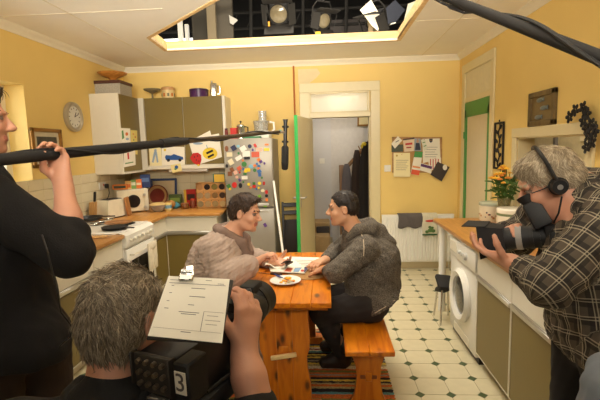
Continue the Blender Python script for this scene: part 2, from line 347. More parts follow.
# hallway behind the doorway
struct(MB().box2((-1.2, 6.9, 0), (1.6, 7.0, 2.75)).build('wall_hall', HALLW)); struct(MB().box2((-1.3, YB+.12, 0), (-1.2, 7.0, 2.75)).build('wall_hall_left', HALLW)); struct(MB().box2((XR-.08, YB+.12, 0), (XR, 6.9, 2.75)).build('wall_hall_right', HALLW)); struct(MB().box2((-5, YB+.2, -.12), (-1.42, 9, -.02)).build('floor_studio', M('studio_floor', (.03, .03, .03), .8)))
b = MB(); b.box2((-1.3, YB+.12, 2.75), (2.0, 7.0, 2.8)); struct(b.build('ceiling_hall', HALLW))
p = GY(331, 150, 6.88); q = GY(364, 150, 6.88)
b = MB(); b.box2((p.x, 6.87, .05), (p.x+.03, 6.9, 2.6)); b.box2((q.x-.03, 6.87, .05), (q.x, 6.9, 2.6)); b.box2((p.x, 6.87, 2.2), (q.x, 6.9, 2.26)); b.box2((p.x+.03, 6.885, .05), (q.x-.03, 6.9, 2.2)); struct(b.build('door_3', M('hall_door', srgb(206, 202, 198), .5)))
b = MB(); b.box2((-1.2, 6.88, 0), (p.x, 6.9, .14)); struct(b.build('baseboard_hall', M('hall_skirting', srgb(196, 182, 150), .5)))
# ================================================================== FITTED KITCHEN
WORKTOP = wood('worktop_beech', srgb(166, 112, 48), srgb(192, 138, 72), 'y', .3, 14)
WORKTOPX = wood('worktop_beech_x', srgb(166, 112, 48), srgb(192, 138, 72), 'x', .3, 14)
def base_unit(label, loc, rz, w, depth, doors=1, drawers=1, group=None):
    """local: x along the front, front plane y=0 facing -y"""
    t = thing('base_cabinet', label, 'cabinet', loc, (0, 0, rz), group); hT = ZW-.04
    b = MB(); b.box2((-w/2, .02, .1), (w/2, depth, hT)); b.build('carcass', WHITE, t)
    MB().box2((-w/2, .07, 0), (w/2, .085, .1)).build('plinth', WHITE, t)
    for k in range(drawers):
        ww = w/drawers; x0 = -w/2+k*ww
        dr = MB().box2((x0+.004, 0, .69), (x0+ww-.004, .02, hT-.012), .003).build('drawer', WHITE, t)
        b = MB(); b.box2((x0+.004, -.004, .672), (x0+ww-.004, .022, .688), .002); b.box2((x0+.004, -.012, .655), (x0+ww-.004, -.006, .682), .002); b.build('grip_rail', ALU, dr)
    for k in range(doors):
        ww = w/doors; x0 = -w/2+k*ww
        dd = MB().box2((x0+.006, .002, .105), (x0+ww-.006, .02, .645), .003).build('door', OLIVE, t)
        MB().box2((x0+.004, .001, .10), (x0+ww-.004, .019, .105)).build('edge_strip', WHITE, dd)
    for s in (-1, 1): MB().box2((s*w/2-s*.006, -.001, .1), (s*w/2, .02, hT)).build('edge_strip', WHITE, t)
    return t
RF, LF, BF = 1.06, -1.83, 4.77
for lab, y0, y1 in (('olive doored cabinet next to the washing machine', 2.445, 3.0), ('olive doored cabinet in the middle of the right worktop', 1.88, 2.44), ('olive doored cabinet under the checked shirt at right', 1.32, 1.875), ('olive doored cabinet at the near end of the right worktop', .76, 1.315)):
    base_unit(lab, (RF, (y0+y1)/2, 0), -math.pi/2, y1-y0, XR-RF)
for lab, y0, y1 in (('olive doored cabinet just left of the white cooker', 3.10, 3.57), ('olive doored cabinet half behind the boom operator', 2.63, 3.095), ('cabinet hidden behind the dark sweater at far left', 2.06, 2.625)):
    base_unit(lab, (LF, (y0+y1)/2, 0), math.pi/2, y1-y0, LF-XL)
base_unit('narrow cream cabinet between cooker and corner', (LF-.06, 4.495, 0), math.pi/2, .53, LF-.06-XL)
base_unit('wide olive cabinet under the back worktop by the fridge', (-1.60, BF, 0), 0, .62, YB-BF)
def worktop(name, label, a, c, mat, ed):
    t = thing(name, label, 'worktop', (a[0], a[1], ZW-.04)); o_ = (a[0], a[1], ZW-.04)
    MB(o_).box2((a[0], a[1], ZW-.032), (c[0], c[1], ZW), .006, 2).build('wood_top', mat, t)
    MB(o_).box2((a[0]+ed, a[1]+.012, ZW-.04), (c[0]-.012, c[1], ZW-.032)).build('underlay_strip', WHITE, t); return t
worktop('worktop', 'long beech worktop along the right wall above the washing machine', (1.03, .7), (XR, 4.16), WORKTOP, .012)
worktop('worktop', 'beech worktop left of the cooker with utensils on it', (XL, 2.05), (LF+.03, 3.57), WORKTOP, 0)
worktop('worktop', 'beech worktop in the corner under the toaster and microwave', (XL, 4.215), (LF-.03, YB), WORKTOP, 0)
worktop('worktop', 'beech worktop at the back under the spice rack', (LF-.03, BF-.03), (-1.245, YB), WORKTOPX, 0)
# upper cabinets
t = thing('wall_cabinet', 'corner wall cabinet with a cream side panel and an olive door', 'cabinet', (XL, 4.66, 1.38)); o_ = (XL, 4.66, 1.38)
MB(o_).box2((XL, 4.66, 1.38), (-2.33, YB, 2.285), .003).build('carcass', WHITE, t)
MB(o_).box2((-2.33, 4.685, 1.405), (-2.312, 5.18, 2.28), .002).build('door', OLIVE, t)
MB(o_).box2((-2.33, 4.662, 1.38), (-2.305, 4.682, 2.285)).build('edge_strip', WHITE, t)
MB(o_).box2((-2.33, 4.68, 1.38), (-2.29, 5.2, 1.40)).build('light_pelmet', WHITE, t)
t = thing('wall_cabinet', 'double wall cabinet with two olive doors above the back worktop', 'cabinet', (-2.33, 5.22, 1.40)); o_ = (-2.33, 5.22, 1.4)
MB(o_).box2((-2.325, 5.235, 1.40), (-1.235, YB, 2.285), .003).build('carcass', WHITE, t)
MB(o_).box2((-2.325, 5.2, 1.40), (-2.255, 5.236, 2.285)).build('filler_strip', WHITE, t)
for x0, x1 in ((-2.25, -1.772), (-1.764, -1.275)): MB(o_).box2((x0, 5.217, 1.455), (x1, 5.235, 2.283), .002).build('door', OLIVE, t)
MB(o_).box2((-2.255, 5.205, 1.40), (-1.24, 5.236, 1.447), .003).build('light_pelmet', WHITE, t)
MB(o_).box2((-1.27, 5.215, 1.40), (-1.235, 5.237, 2.285)).build('end_panel_edge', WHITE, t)
tag(MB((-1.9, 5.3, 1.36)).box((-1.76, 5.30, 1.38), (.50, .09, .042), bev=.012, seg=2).build('strip_light', WHITEA), 'white strip light fixed under the back wall cabinet', 'light')
# cooker
t = thing('cooker', 'white freestanding cooker between the left hand cabinets', 'cooker', (LF, 3.89, 0), (0, 0, math.pi/2)); w = .62
MB().box2((-w/2, .0, .06), (w/2, LF-XL-.03, .80), .004).build('body', WHITEA, t)
b = MB(); b.prism([(-.03, 0), (-.03, .10), (.0, .125), (.05, .13), (.05, 0)], w, basis((-w/2, 0, .78), (0, 1, 0), (0, 0, 1))).build('control_panel', WHITEA, t)
MB().box2((-w/2, .02, .89), (w/2, LF-XL-.03, .915), .006).build('hob', WHITEA, t)
for k in range(6):
    x = -w/2+.09+.088*k; kb = MB(); kb.cyl((x, -.032, .83), (x, -.055, .83), .017, .014, 14); ko = kb.build('knob', WHITE, t); MB().box((x, -.057, .83), (.004, .004, .026)).build('pointer', ALU, ko)
for x in (-.15, .15):
    for y in (.18, .48): b = MB(); b.lathe([(.0, .0), (.075, 0), (.085, .008), (.07, .014), (0, .014)], (x, y, .915)).build('hot_plate', M('hot_plate_black', (.02, .02, .02), .5), t)
dr = MB().box2((-w/2+.01, -.03, .2), (w/2-.01, 0, .75), .01, 2).build('oven_door', WHITEA, t)
MB().box2((-w/2+.08, -.034, .3), (w/2-.08, -.029, .64), .004).build('oven_window', M('oven_glass', (.015, .013, .012), .08), dr)
b = MB(); b.tube([(-w/2+.06, -.03, .70), (-w/2+.06, -.065, .70), (w/2-.06, -.065, .70), (w/2-.06, -.03, .70)], .009).build('oven_handle', WHITE, dr)
o = MB((-1.75, 4.02, .4)); o.box((-1.745, 4.0, .60), (.016, .2, .28), bev=.008, seg=2); o.ell((-1.738, 3.95, .57), (.014, .045, .13)); o.ell((-1.738, 4.04, .58), (.014, .05, .12)); o.ell((-1.738, 4.0, .70), (.013, .09, .04))
tag(o.build('tea_towel', M('cream_towel', srgb(222, 212, 190), .9, var=.2, scale=25, bump=.4, bscale=90)), 'crumpled cream tea towel hanging from the oven handle', 'towel')
# fridge freezer
FR = (-.914, 4.9, 0); SIL = M('fridge_silver', srgb(158, 152, 140), .38, .25, var=.04, scale=4)
t = thing('fridge_freezer', 'tall silver fridge freezer covered with magnets', 'fridge', FR)
MB(FR).box2((-1.2, 4.94, .03), (-.628, 5.5, 1.745), .008).build('body', M('fridge_side', srgb(150, 146, 136), .45, var=.04), t)
for z0, z1, nm in ((.94, 1.75, 'upper_door'), (.10, .925, 'lower_door')):
    dd = MB(FR).box2((-1.2, 4.895, z0), (-.628, 4.938, z1), .014, 2).build(nm, SIL, t)
    hz = z0+.06 if z0 > .5 else z1-.03
MB(FR).box2((-1.14, 4.885, .955), (-.69, 4.9, .985), .006).build('grip', M('grip_silver', srgb(205, 203, 196), .3, .3), t)
MB(FR).box2((-1.14, 4.888, .885), (-.69, 4.9, .905), .004).build('grip', MATS['grip_silver'], t)
MB(FR).box2((-1.18, 4.93, .0), (-.65, 5.45, .1)).build('kick_plate', M('dark_kick', (.05, .05, .05), .6), t)
# washing machine
WM = (RF, 3.33, 0); t = thing('washing_machine', 'white front loading washing machine under the right worktop', 'washing machine', WM, (0, 0, -math.pi/2)); w = .64
MB().box2((-w/2, .0, .05), (w/2, .56, .845), .012, 2).build('body', WHITEA, t)
MB().box2((-w/2+.005, -.014, .69), (w/2-.005, .002, .84), .008, 2).build('control_panel', WHITEA, t)
for x, r in ((-.02, .018), (.05, .012), (.12, .03)): ko = MB(); ko.cyl((x, -.012, .765), (x, -.035, .765), r, r*.85, 16); ko.build('knob', M('grey_knob', srgb(196, 196, 190), .4), t)
MB().box2((-.29, -.017, .73), (-.12, -.010, .82), .004).build('detergent_drawer', WHITE, t)
dr = MB(); dr.lathe([(.155, 0), (.21, .0), (.215, .02), (.19, .045), (.155, .03), (.155, 0)], (0, 0, 0), 36); me = dr.build('porthole_ring', WHITEA, t); me.matrix_local = Matrix.Translation((0, -.001, .42)) @ Euler((math.pi/2, 0, 0)).to_matrix().to_4x4()
gl = MB(); gl.lathe([(0, .036), (.10, .03), (.155, .012)], (0, 0, 0), 32); g_ = gl.build('porthole_glass', M('porthole_dark', (.05, .05, .055), .08, spec=.8), me)
MB().box2((-.19, -.005, .06), (.19, .005, .13), .004).build('filter_flap', WHITE, t)
MB().box2((-w/2, .03, 0), (w/2, .5, .05)).build('feet_base', BLACK, t)
# worktop leg and folded stool at the far end of the right worktop
p = Vector((1.10, 4.06, 0)); tag(MB(p).cyl(p, p+Vector((0, 0, ZW-.04)), .034, n=20).build('support_post', WHITEA), 'round white post propping the far end of the worktop', 'post')
p = Vector((1.06, 3.82, 0)); t = thing('folding_stool', 'small black folding stool with metal legs by the washing machine', 'stool', p)
MB(p).box(p+Vector((0, 0, .36)), (.15, .20, .05), (.35, .12, 0), .02, 2).build('seat', BLACKM, t); MB(p).box(p+Vector((-.03, -.03, .31)), (.10, .14, .04), (-.5, .2, 0), .015, 2).build('folded_step', BLACKM, t)
for dx, dy in ((-.06, -.09), (.06, -.09), (-.06, .09), (.06, .09)): MB(p).cyl(p+Vector((dx*1.1, dy*1.3, 0)), p+Vector((dx*.7, dy*.8, .34)), .009).build('leg', STEEL, t)
# radiator
t = thing('radiator', 'white panel radiator on the back wall below the pinboard', 'radiator', (.70, YB-.09, .1)); o_ = (.7, YB-.09, .1)
MB(o_).box2((.70, YB-.09, .10), (1.62, YB-.06, .72), .008).build('panel', WHITEA, t)
fl = MB().cyl((0, 0, -.28), (0, 0, .28), .011, n=8).mesh('flute', WHITEA, .7)
for k in range(26):
    o = bpy.data.objects.new('flute', fl); COL.objects.link(o); o.parent = t; o.location = (.03+.0345*k, -.002, .31)
MB(o_).box2((.70, YB-.09, .715), (1.62, YB-.03, .727), .003).build('top_grille', WHITEA, t)
for x in (.75, 1.57): MB(o_).box2((x-.02, YB-.06, .3), (x+.02, YB, .6)).build('bracket', WHITE, t)
MB(o_).tube([(1.57, YB-.05, .12), (1.57, YB-.05, 0)], .009).build('pipe', WHITE, t)
# ================================================================== TABLE AND BENCHES
PINE = [wood('pine_orange_y', srgb(180, 92, 5), srgb(206, 122, 14), 'y', .36, 7, 12, .12, (.10, .028, .006)), wood('pine_orange_z', srgb(180, 94, 12), srgb(206, 122, 24), 'z', .38, 7, 12, .1, (.10, .028, .006))]
TB = (-.28, 2.88, 0); t = thing('pine_table', 'orange pine trestle table between the two seated men', 'table', TB)
for k in range(5):
    x0 = -.57+.1162*k; MB(TB).box2((x0, 2.29, .718), (x0+.1156, 3.46, .75), .003).build('plank', PINE[0], t)
for y in (2.36, 3.39): MB(TB).box2((-.55, y-.03, .69), (-.01, y+.03, .718), .003).build('batten', PINE[0], t)
for y in (2.42, 3.33):
    tr_ = None
    for k in range(3):                                              # three boards, the outer ones cut to a waist
        x0 = -.42+.0973*k; x1 = x0+.0966; pf = []
        for z, w_ in ((.07, .012), (.20, .006), (.30, -.010), (.37, -.014), (.42, .004), (.50, .008), (.60, 0), (.69, 0)): pf.append((z, w_))
        left = [(x0-(w_ if k == 0 else 0), z) for z, w_ in pf]; right = [(x1+(w_ if k == 2 else 0), z) for z, w_ in reversed(pf)]
        MB(TB).prism(left+right, .04, basis((0, y+.02, 0), (1, 0, 0), (0, 0, 1))).build('trestle_plank', PINE[1], t, None)
    MB(TB).box2((-.50, y-.035, .015), (-.06, y+.035, .075), .006).build('foot', PINE[1], t)
b = MB(TB).box2((-.31, 2.392, .36), (-.25, 3.36, .44), .004).build('stretcher', PINE[0], t)
MB(TB).box((-.28, 2.380, .385), (.155, .022, .024), (0, -.16, 0), .003).build('wedge', M('pale_wedge', srgb(226, 196, 140), .5), t)
def bench(label, x0, x1, y0=2.31, y1=3.45):
    cx = (x0+x1)/2; o_ = (cx, 2.88, 0); t = thing('pine_bench', label, 'bench', o_, group='pine benches')
    for k in range(2): ww = (x1-x0)/2; MB(o_).box2((x0+k*ww, y0, .42), (x0+(k+1)*ww-.001, y1, .45), .004).build('plank', PINE[0], t)
    for y in (y0+.13, y1-.13):
        pf = [(.10, .42), (.098, .37), (.075, .30), (.07, .22), (.085, .12), (.12, .04), (.12, .015), (-.12, .015), (-.12, .04), (-.085, .12), (-.07, .22), (-.075, .30), (-.098, .37), (-.10, .42)]
        MB(o_).prism(pf, .034, basis((cx, y+.017, 0), (1, 0, 0), (0, 0, 1))).build('trestle_leg', PINE[1], t)
        for s in (-1, 1): MB(o_).box((cx+s*.028, y-.02, .235), (.045, .016, .02), bev=.003).build('wedge', M('dark_wedge', srgb(120, 62, 22), .5), t)
    MB(o_).box2((cx-.02, y0+.10, .21), (cx+.02, y1-.10, .27), .003).build('stretcher', PINE[0], t)
bench('pine bench under the man in the grey hoodie', .085, .37)
bench('pine bench under the man in the dressing gown', -.99, -.70)
# rag rug
mt, N_, L_, P_ = nt('rag_weave'); P_.inputs['Roughness'].default_value = .95
tc = N_.new('ShaderNodeTexCoord'); sp = N_.new('ShaderNodeSeparateXYZ'); L_.new(tc.outputs['Object'], sp.inputs[0])
n0 = N_.new('ShaderNodeTexNoise'); n0.inputs['Scale'].default_value = 40; L_.new(tc.outputs['Object'], n0.inputs['Vector'])
a1 = N_.new('ShaderNodeMath'); a1.operation = 'MULTIPLY_ADD'; a1.inputs[1].default_value = .018; L_.new(n0.outputs['Fac'], a1.inputs[0]); L_.new(sp.outputs['Y'], a1.inputs[2])
ms = N_.new('ShaderNodeMath'); ms.operation = 'MULTIPLY'; ms.inputs[1].default_value = 44; L_.new(a1.outputs[0], ms.inputs[0])
fl_ = N_.new('ShaderNodeMath'); fl_.operation = 'FLOOR'; L_.new(ms.outputs[0], fl_.inputs[0])
wn = N_.new('ShaderNodeTexWhiteNoise'); wn.noise_dimensions = '1D'; L_.new(fl_.outputs[0], wn.inputs['W'])
cr = N_.new('ShaderNodeValToRGB'); cr.color_ramp.interpolation = 'CONSTANT'
cols = [(30, 24, 28), (166, 148, 96), (130, 32, 56), (84, 132, 132), (212, 200, 168), (30, 32, 44), (190, 96, 40), (116, 112, 52), (206, 192, 160), (210, 180, 70), (36, 32, 32), (140, 130, 108)]
el = cr.color_ramp.elements
for k, c in enumerate(cols):
    e = el[k] if k < 2 else el.new(k/len(cols)); e.position = k/len(cols); e.color = c4(srgb(*c))
L_.new(wn.outputs['Value'], cr.inputs[0])
n3 = N_.new('ShaderNodeTexNoise'); n3.inputs['Scale'].default_value = 130; L_.new(tc.outputs['Object'], n3.inputs['Vector'])
mr = N_.new('ShaderNodeMapRange'); mr.inputs[1].default_value = .3; mr.inputs[2].default_value = .7; mr.inputs[3].default_value = .6; mr.inputs[4].default_value = 1.6; L_.new(n3.outputs['Fac'], mr.inputs[0])
mx = N_.new('ShaderNodeMix'); mx.data_type = 'RGBA'; mx.blend_type = 'MULTIPLY'; mx.inputs[0].default_value = 1; L_.new(cr.outputs[0], mx.inputs[6]); L_.new(mr.outputs[0], mx.inputs[7]); L_.new(mx.outputs[2], P_.inputs['Base Color'])
bp = N_.new('ShaderNodeBump'); bp.inputs['Strength'].default_value = .8; bp.inputs['Distance'].default_value = .01; L_.new(n3.outputs['Fac'], bp.inputs['Height']); L_.new(bp.outputs[0], P_.inputs['Normal'])
b = MB((-.3, 2.7, 0)); ys = np.linspace(1.75, 3.62, 189); xs = np.linspace(-1.02, .41, 40); vs = []
for i, y in enumerate(ys): vs.append([b.bm.verts.new((x+.3+.004*math.sin(i*2.1)*(abs(x+.3) > .7), y-2.7, .0095+.003*math.sin(i*math.pi/1.5)+.0015*math.sin(x*90+i))) for x in xs])
for i in range(len(ys)-1):
    for j in range(len(xs)-1): b.bm.faces.new((vs[i][j], vs[i][j+1], vs[i+1][j+1], vs[i+1][j]))
b.box((-.305, 2.685, .004), (1.42, 1.86, .007))
tag(b.build('rag_rug', mt, smooth=3.2), 'multicoloured striped rag rug under the pine table', 'rug')
# ================================================================== THINGS ON WALLS AND WORKTOPS
def flat(name, mat, px, plane, parent=None, thick=.002, lift=0, off=None):
    """thin sheet whose corners are photo pixels cast on a wall plane ('x'/'y'/'z', value); lift moves it towards the room"""
    ax, v = plane; g = {'x': GX, 'y': GY, 'z': GZ}[ax]; i = 'xyz'.index(ax)
    s = {'x': 1 if v < 0 else -1, 'y': -1, 'z': 1}[ax]
    pts = [g(a, c, v) for a, c in px]; b = MB(off if off is not None else sum(pts, Vector())/len(pts))
    n = Vector((0, 0, 0)); n[i] = s
    lo = [p+n*lift for p in pts]; hi = [p+n*(lift+thick) for p in pts]; bm = b.bm
    A = [bm.verts.new(p-b.off) for p in lo]; B = [bm.verts.new(p-b.off) for p in hi]
    bm.faces.new(A[::-1]); bm.faces.new(B)
    for k in range(len(A)): bm.faces.new((A[k], A[(k+1) % len(A)], B[(k+1) % len(A)], B[k]))
    return b.build(name, mat, parent, None)
def rectpx(x0, y0, x1, y1): return [(x0, y0), (x1, y0), (x1, y1), (x0, y1)]
def C_(r, g, b, rough=.5, **k): return M('col_%d_%d_%d' % (r, g, b), srgb(r, g, b), rough, var=k.pop('var', .06), **k)
PAPER = M('white_paper', srgb(236, 230, 214), .85, var=.03)
CREAMP = M('cream_paper', srgb(238, 226, 178), .85, var=.03)
INK = M('ink_grey', srgb(96, 90, 88), .8)
# --- clock
c = Vector((XL, 4.31, 2.005)); t = thing('wall_clock', 'round silver wall clock with a pale dial on the left wall', 'clock', c)
R = basis((0, 0, 0), (0, -1, 0), (0, 0, 1)); R3 = Matrix(((0, 0, 1), (-1, 0, 0), (0, 1, 0)))
R3 = Matrix(((0, 0, 1), (1, 0, 0), (0, 1, 0)))
b = MB(); b.lathe([(0, 0), (.15, 0), (.155, .015), (.15, .035), (.128, .045), (.112, .032), (.108, .025)], n=40, rot=R3.to_4x4()); b.build('rim', M('clock_silver', srgb(178, 170, 150), .35, .5, var=.05), t)
b = MB(); b.lathe([(0, .024), (.112, .024), (.112, .026), (0, .026)], n=40, rot=R3.to_4x4()); b.build('dial', M('clock_face', srgb(228, 226, 216), .5), t)
for k in range(12):
    a = k*math.pi/6; mb = MB(); mb.box(R3 @ Vector((.088*math.sin(a), .088*math.cos(a), .0275)), (.002, .008, .016), (-a, 0, 0)); mb.build('hour_mark', INK, t)
for a, l, w_ in ((math.radians(32), .055, .008), (math.radians(66), .08, .006)): MB().box(R3 @ Vector((l/2*math.sin(a), l/2*math.cos(a), .03)), (.002, w_, l), (-a, 0, 0)).build('hand', BLACK, t)
# --- framed photo on the left wall
GOLD = M('gilt_frame', srgb(150, 106, 40), .35, .4, var=.2)
c = Vector((XL+.012, 3.86, 1.685)); t = thing('framed_photograph', 'gilt framed photograph behind the raised boom hand', 'picture', c)
for a_, s_ in (((0, .20, 0), (.025, .04, .36)), ((0, -.20, 0), (.025, .04, .36)), ((0, 0, .165), (.025, .44, .035)), ((0, 0, -.165), (.025, .44, .035))): MB().box(a_, s_, bev=.006).build('frame_rail', GOLD, t)
MB().box((-.006, 0, 0), (.006, .37, .30)).build('mount', M('photo_mount', srgb(206, 196, 168), .7), t)
MB().box((-.001, 0, .0), (.006, .28, .21)).build('print', M('photo_print', srgb(72, 70, 60), .5, var=.9, scale=26), t)
# --- socket with plug and cord
p = GX(102, 186, XL+.009); t = thing('wall_socket', 'white double wall socket with a black plug over the toaster', 'socket', p)
MB().box((.006, 0, 0), (.012, .15, .088), bev=.004).build('face_plate', WHITEA, t); MB().box((.014, .012, .012), (.006, .014, .022), bev=.002).build('switch', C_(200, 60, 40), t)
MB().box((.03, .05, -.005), (.04, .045, .05), bev=.01, seg=2).build('plug', BLACK, t)
MB().tube([(.05, .05, -.02), (.055, .05, -.09), (.06, 0, -.14), (.05, -.06, -.16), (.06, -.1, -.2)], .004, 6).build('cord', BLACK, t)
# --- toaster
p = GZ(112, 217.5, ZW); t = thing('toaster', 'cream two slot toaster on the left worktop', 'toaster', p, (0, 0, 1.25)); t.scale = (1.0, 1.0, 1.12)
prof = [(-.135, .012), (.135, .012), (.13, .06), (.118, .165), (.10, .185), (-.10, .185), (-.118, .165), (-.13, .06)]
MB().prism(prof, .17, basis((0, .085, 0), (1, 0, 0), (0, 0, 1))).build('shell', M('toaster_cream', srgb(232, 224, 198), .25), t)
MB().box((0, 0, .187), (.2, .13, .008), bev=.003).build('top_plate', BLACK, t)
for y in (-.03, .03): MB().box((0, y, .190), (.16, .022, .006)).build('slot', M('slot_dark', (.03, .02, .02), .9), t)
MB().box((.135, 0, .10), (.03, .03, .015), bev=.005).build('lever', BLACK, t); MB().box((0, 0, .008), (.25, .16, .014), bev=.004).build('base', BLACK, t)
# --- knife block with one black handled knife
p = Vector((-2.57, GX(93.5, 212, -2.57).y, ZW)); t = thing('knife_block', 'upright wooden knife block left of the toaster', 'knife block', p, (0, 0, .2))
MB().box((0, 0, .10), (.06, .11, .19), (0, .08, 0), .006).build('block', wood('block_wood', srgb(176, 128, 70), srgb(206, 160, 98), 'z', .5), t)
p2 = p+Vector((.018, .0, .198)); t = thing('kitchen_knife', 'black handled knife standing in the wooden block', 'knife', p2)
MB().box((.012, 0, .055), (.022, .03, .11), (0, .12, 0), .006, 2).build('handle', BLACK, t); MB().box((.0, 0, -.0), (.006, .02, .014)).build('bolster', STEEL, t)
# --- microwave (white box with round black window) and packets on it
p = Vector((-2.40, 5.0, ZW)); MWZ = .285
t = thing('microwave', 'white microwave with a round black window in the corner', 'microwave', p, (0, 0, .62))
MB().box((0, .06, .145), (.36, .34, .27), bev=.01, seg=2).build('body', M('microwave_white', srgb(220, 212, 190), .3), t)
fd = MB().box((-.02, -.114, .145), (.30, .012, .255), bev=.004).build('front_panel', M('microwave_front', srgb(226, 214, 184), .3), t)
b = MB(); b.cyl((.0, -.118, .14), (.0, -.128, .14), .078, n=28).build('round_window', M('mw_window', (.012, .01, .01), .12), fd)
for z in (.06, .21): b = MB(); b.cyl((.13, -.118, z), (.13, -.138, z), .017, n=14).build('knob', ALU, fd)
for x in (-.15, .15):
    for y in (-.08, .2): MB().cyl((x, y, 0), (x, y, .012), .014, n=8).build('foot', BLACK, t)
def carton(name, label, px0, px1, pyb, pyt, depth_y, base_z, mat, band=None, thick=.05, rz=0, cat='box'):
    """upright packet; width/height from pixels at a known depth"""
    a = GY(px0, pyb, depth_y); c = GY(px1, pyb, depth_y); top = GY(px0, pyt, depth_y)
    wd_ = abs(c.x-a.x); ht = max(.02, top.z-a.z); t = thing(name, label, cat, ((a.x+c.x)/2, depth_y, base_z), (0, 0, rz))
    bd = MB().box((0, thick/2, ht/2), (wd_, thick, ht), bev=.002).build('carton', mat, t)
    if band: MB().box((0, -.001, ht*band[1]), (wd_*.8, .002, ht*band[2])).build('printed_label', band[0], t)
    return t
zt = ZW+.281
carton('tea_box', 'flat orange tea box on the microwave, leftmost packet', 113, 126.5, 187.5, 182.5, 4.93, zt, C_(226, 130, 40), (C_(60, 60, 34), .5, .5), .07, .25)
carton('snack_box', 'small yellow box on the microwave beside the flat orange box', 125.5, 131, 187, 179, 4.99, zt, C_(232, 190, 110), (C_(214, 110, 40), .4, .4), .045, .3)
carton('snack_box', 'green and white box on the microwave', 131, 136, 187, 178, 5.02, zt, C_(120, 160, 80), (C_(226, 226, 200), .55, .35), .045, .3)
carton('snack_box', 'orange box on the microwave next to the blue packet', 136.3, 141.5, 186, 177, 5.05, zt, C_(228, 118, 44), (C_(240, 220, 180), .5, .25), .045, .3)
carton('cereal_box', 'tall blue cereal box behind the microwave packets', 141, 150, 187, 174, 5.13, zt, C_(40, 60, 110), (C_(90, 120, 170), .6, .3), .05, .2)
b = MB(GZ(128.5, 215.5, ZW)); b.box(b.off+Vector((0, .0, .11)), (.018, .15, .215), (0, -.12, .2), .006); tag(b.build('chopping_board', wood('board_wood', srgb(160, 104, 52), srgb(188, 130, 70), 'z', .5)), 'small upright chopping board leaning on the microwave', 'board')
# --- glass bowl with red fruit, tray, plate
p = GZ(158.5, 211.5, ZW); t = thing('glass_bowl', 'glass mixing bowl with a pale lid and red contents', 'bowl', p)
b = MB(); b.lathe([(.0, .003), (.055, .003), (.085, .03), (.098, .075), (.1, .085), (.094, .085), (.09, .07), (.078, .03), (.05, .01), (0, .01)]); b.build('bowl', M('smoked_glass', (.85, .8, .7), .06, trans=.7, var=.02), t)
b = MB(); b.lathe([(0, .012), (.048, .014), (.074, .035), (.083, .058), (0, .062)]); b.build('contents', M('red_jam', srgb(160, 26, 26), .4, var=.3, scale=30), t)
b = MB(); b.lathe([(.0, .112), (.06, .108), (.1, .092), (.104, .086), (.09, .086), (0, .09)]); b.build('lid', M('lid_straw', srgb(206, 176, 116), .4), t)
t = thing('serving_tray', 'blue rimmed serving tray leaning against the back tiles', 'tray', (-2.18, 5.46, ZW), (-.16, 0, 0))
MB().box((0, 0, .19), (.36, .016, .36), bev=.03, seg=3).build('tray_base', M('tray_cream', srgb(206, 182, 140), .5, var=.1), t)
for a_, s_ in (((0, -.012, .355), (.36, .02, .03)), ((.165, -.012, .19), (.03, .02, .34)), ((-.165, -.012, .19), (.03, .02, .34)), ((0, -.012, .02), (.36, .02, .03))): MB().box(a_, s_, bev=.008).build('blue_rim', C_(54, 74, 120, var=.3, scale=40), t)
t = thing('round_plate', 'dark red round plate propped in front of the blue tray', 'plate', (-2.235, 5.37, ZW), (math.pi/2-.22, 0, 0))
b = MB(); b.lathe([(0, .0), (.09, 0), (.145, .018), (.147, .022), (.09, .008), (0, .008)], (0, .147, 0), 36); b.build('dish', M('plate_maroon', srgb(112, 44, 34), .3, var=.25, scale=14), t)
b = MB(); b.lathe([(.10, .012), (.132, .021), (.134, .0225), (.10, .0135)], (0, .147, 0), 36); b.build('painted_ring', C_(170, 130, 80), t)
# --- mug, packets, jars at the back
def mug(label, p, r, h, mat, mat2):
    t = thing('mug', label, 'mug', p); b = MB(); b.lathe([(0, .002), (r*.8, .002), (r, .02), (r, h), (r*.9, h), (r*.88, .015), (0, .012)]); b.build('cup', mat, t)
    MB().tube([(-r*.95, 0, h*.8), (-r*1.55, 0, h*.75), (-r*1.6, 0, h*.35), (-r*.95, 0, h*.25)], .006, 8).build('handle', mat, t)
    b = MB(); b.lathe([(r*1.004, h*.35), (r*1.012, h*.4), (r*1.012, h*.72), (r*1.004, h*.76)]); b.build('painted_band', mat2, t); return t
mug('patterned mug with a blue band on the back worktop corner', GZ(168.5, 211, ZW), .042, .10, C_(222, 200, 130), C_(110, 150, 170, var=.4, scale=60))
def jar(name, label, p, r, h, mat, lid, cat='jar', tall=1):
    t = thing(name, label, cat, p); b = MB(); b.lathe([(0, 0), (r*.9, 0), (r, .006), (r, h*.78), (r*.85, h*.86), (0, h*.86)]); b.build('body', mat, t); b = MB(); b.lathe([(0, h*.85), (r*.88, h*.85), (r*.88, h), (0, h)]); b.build('lid', lid, t); return t
t = carton('herb_packet', 'dark green packet standing behind the turquoise cloth', 169, 181, 200, 187, 5.30, ZW+.0, C_(70, 84, 40, var=.3), (C_(120, 140, 60), .6, .3), .06, 0, 'packet')
o = MB(Vector((GZ(176, 206, ZW).x+.02, 5.16, ZW+.004))); o.ell(o.off+Vector((0, .02, .052)), (.075, .05, .05), sub=3); o.ell(o.off+Vector((.03, .0, .06)), (.05, .05, .05)); tag(o.build('bread_loaf', C_(176, 124, 62, bump=.3)), 'brown bread loaf in front of the green packet', 'bread')
p = GZ(176, 208.5, ZW); b = MB(p); bm = b.bm; g = bmesh.ops.create_icosphere(bm, subdivisions=3, radius=1)
for v in g['verts']: v.co = Vector((v.co.x*.05, v.co.y*.04, max(0, v.co.z*.5+.45)*.085))*(1+.12*math.sin(v.co.x*9)*math.cos(v.co.z*7))
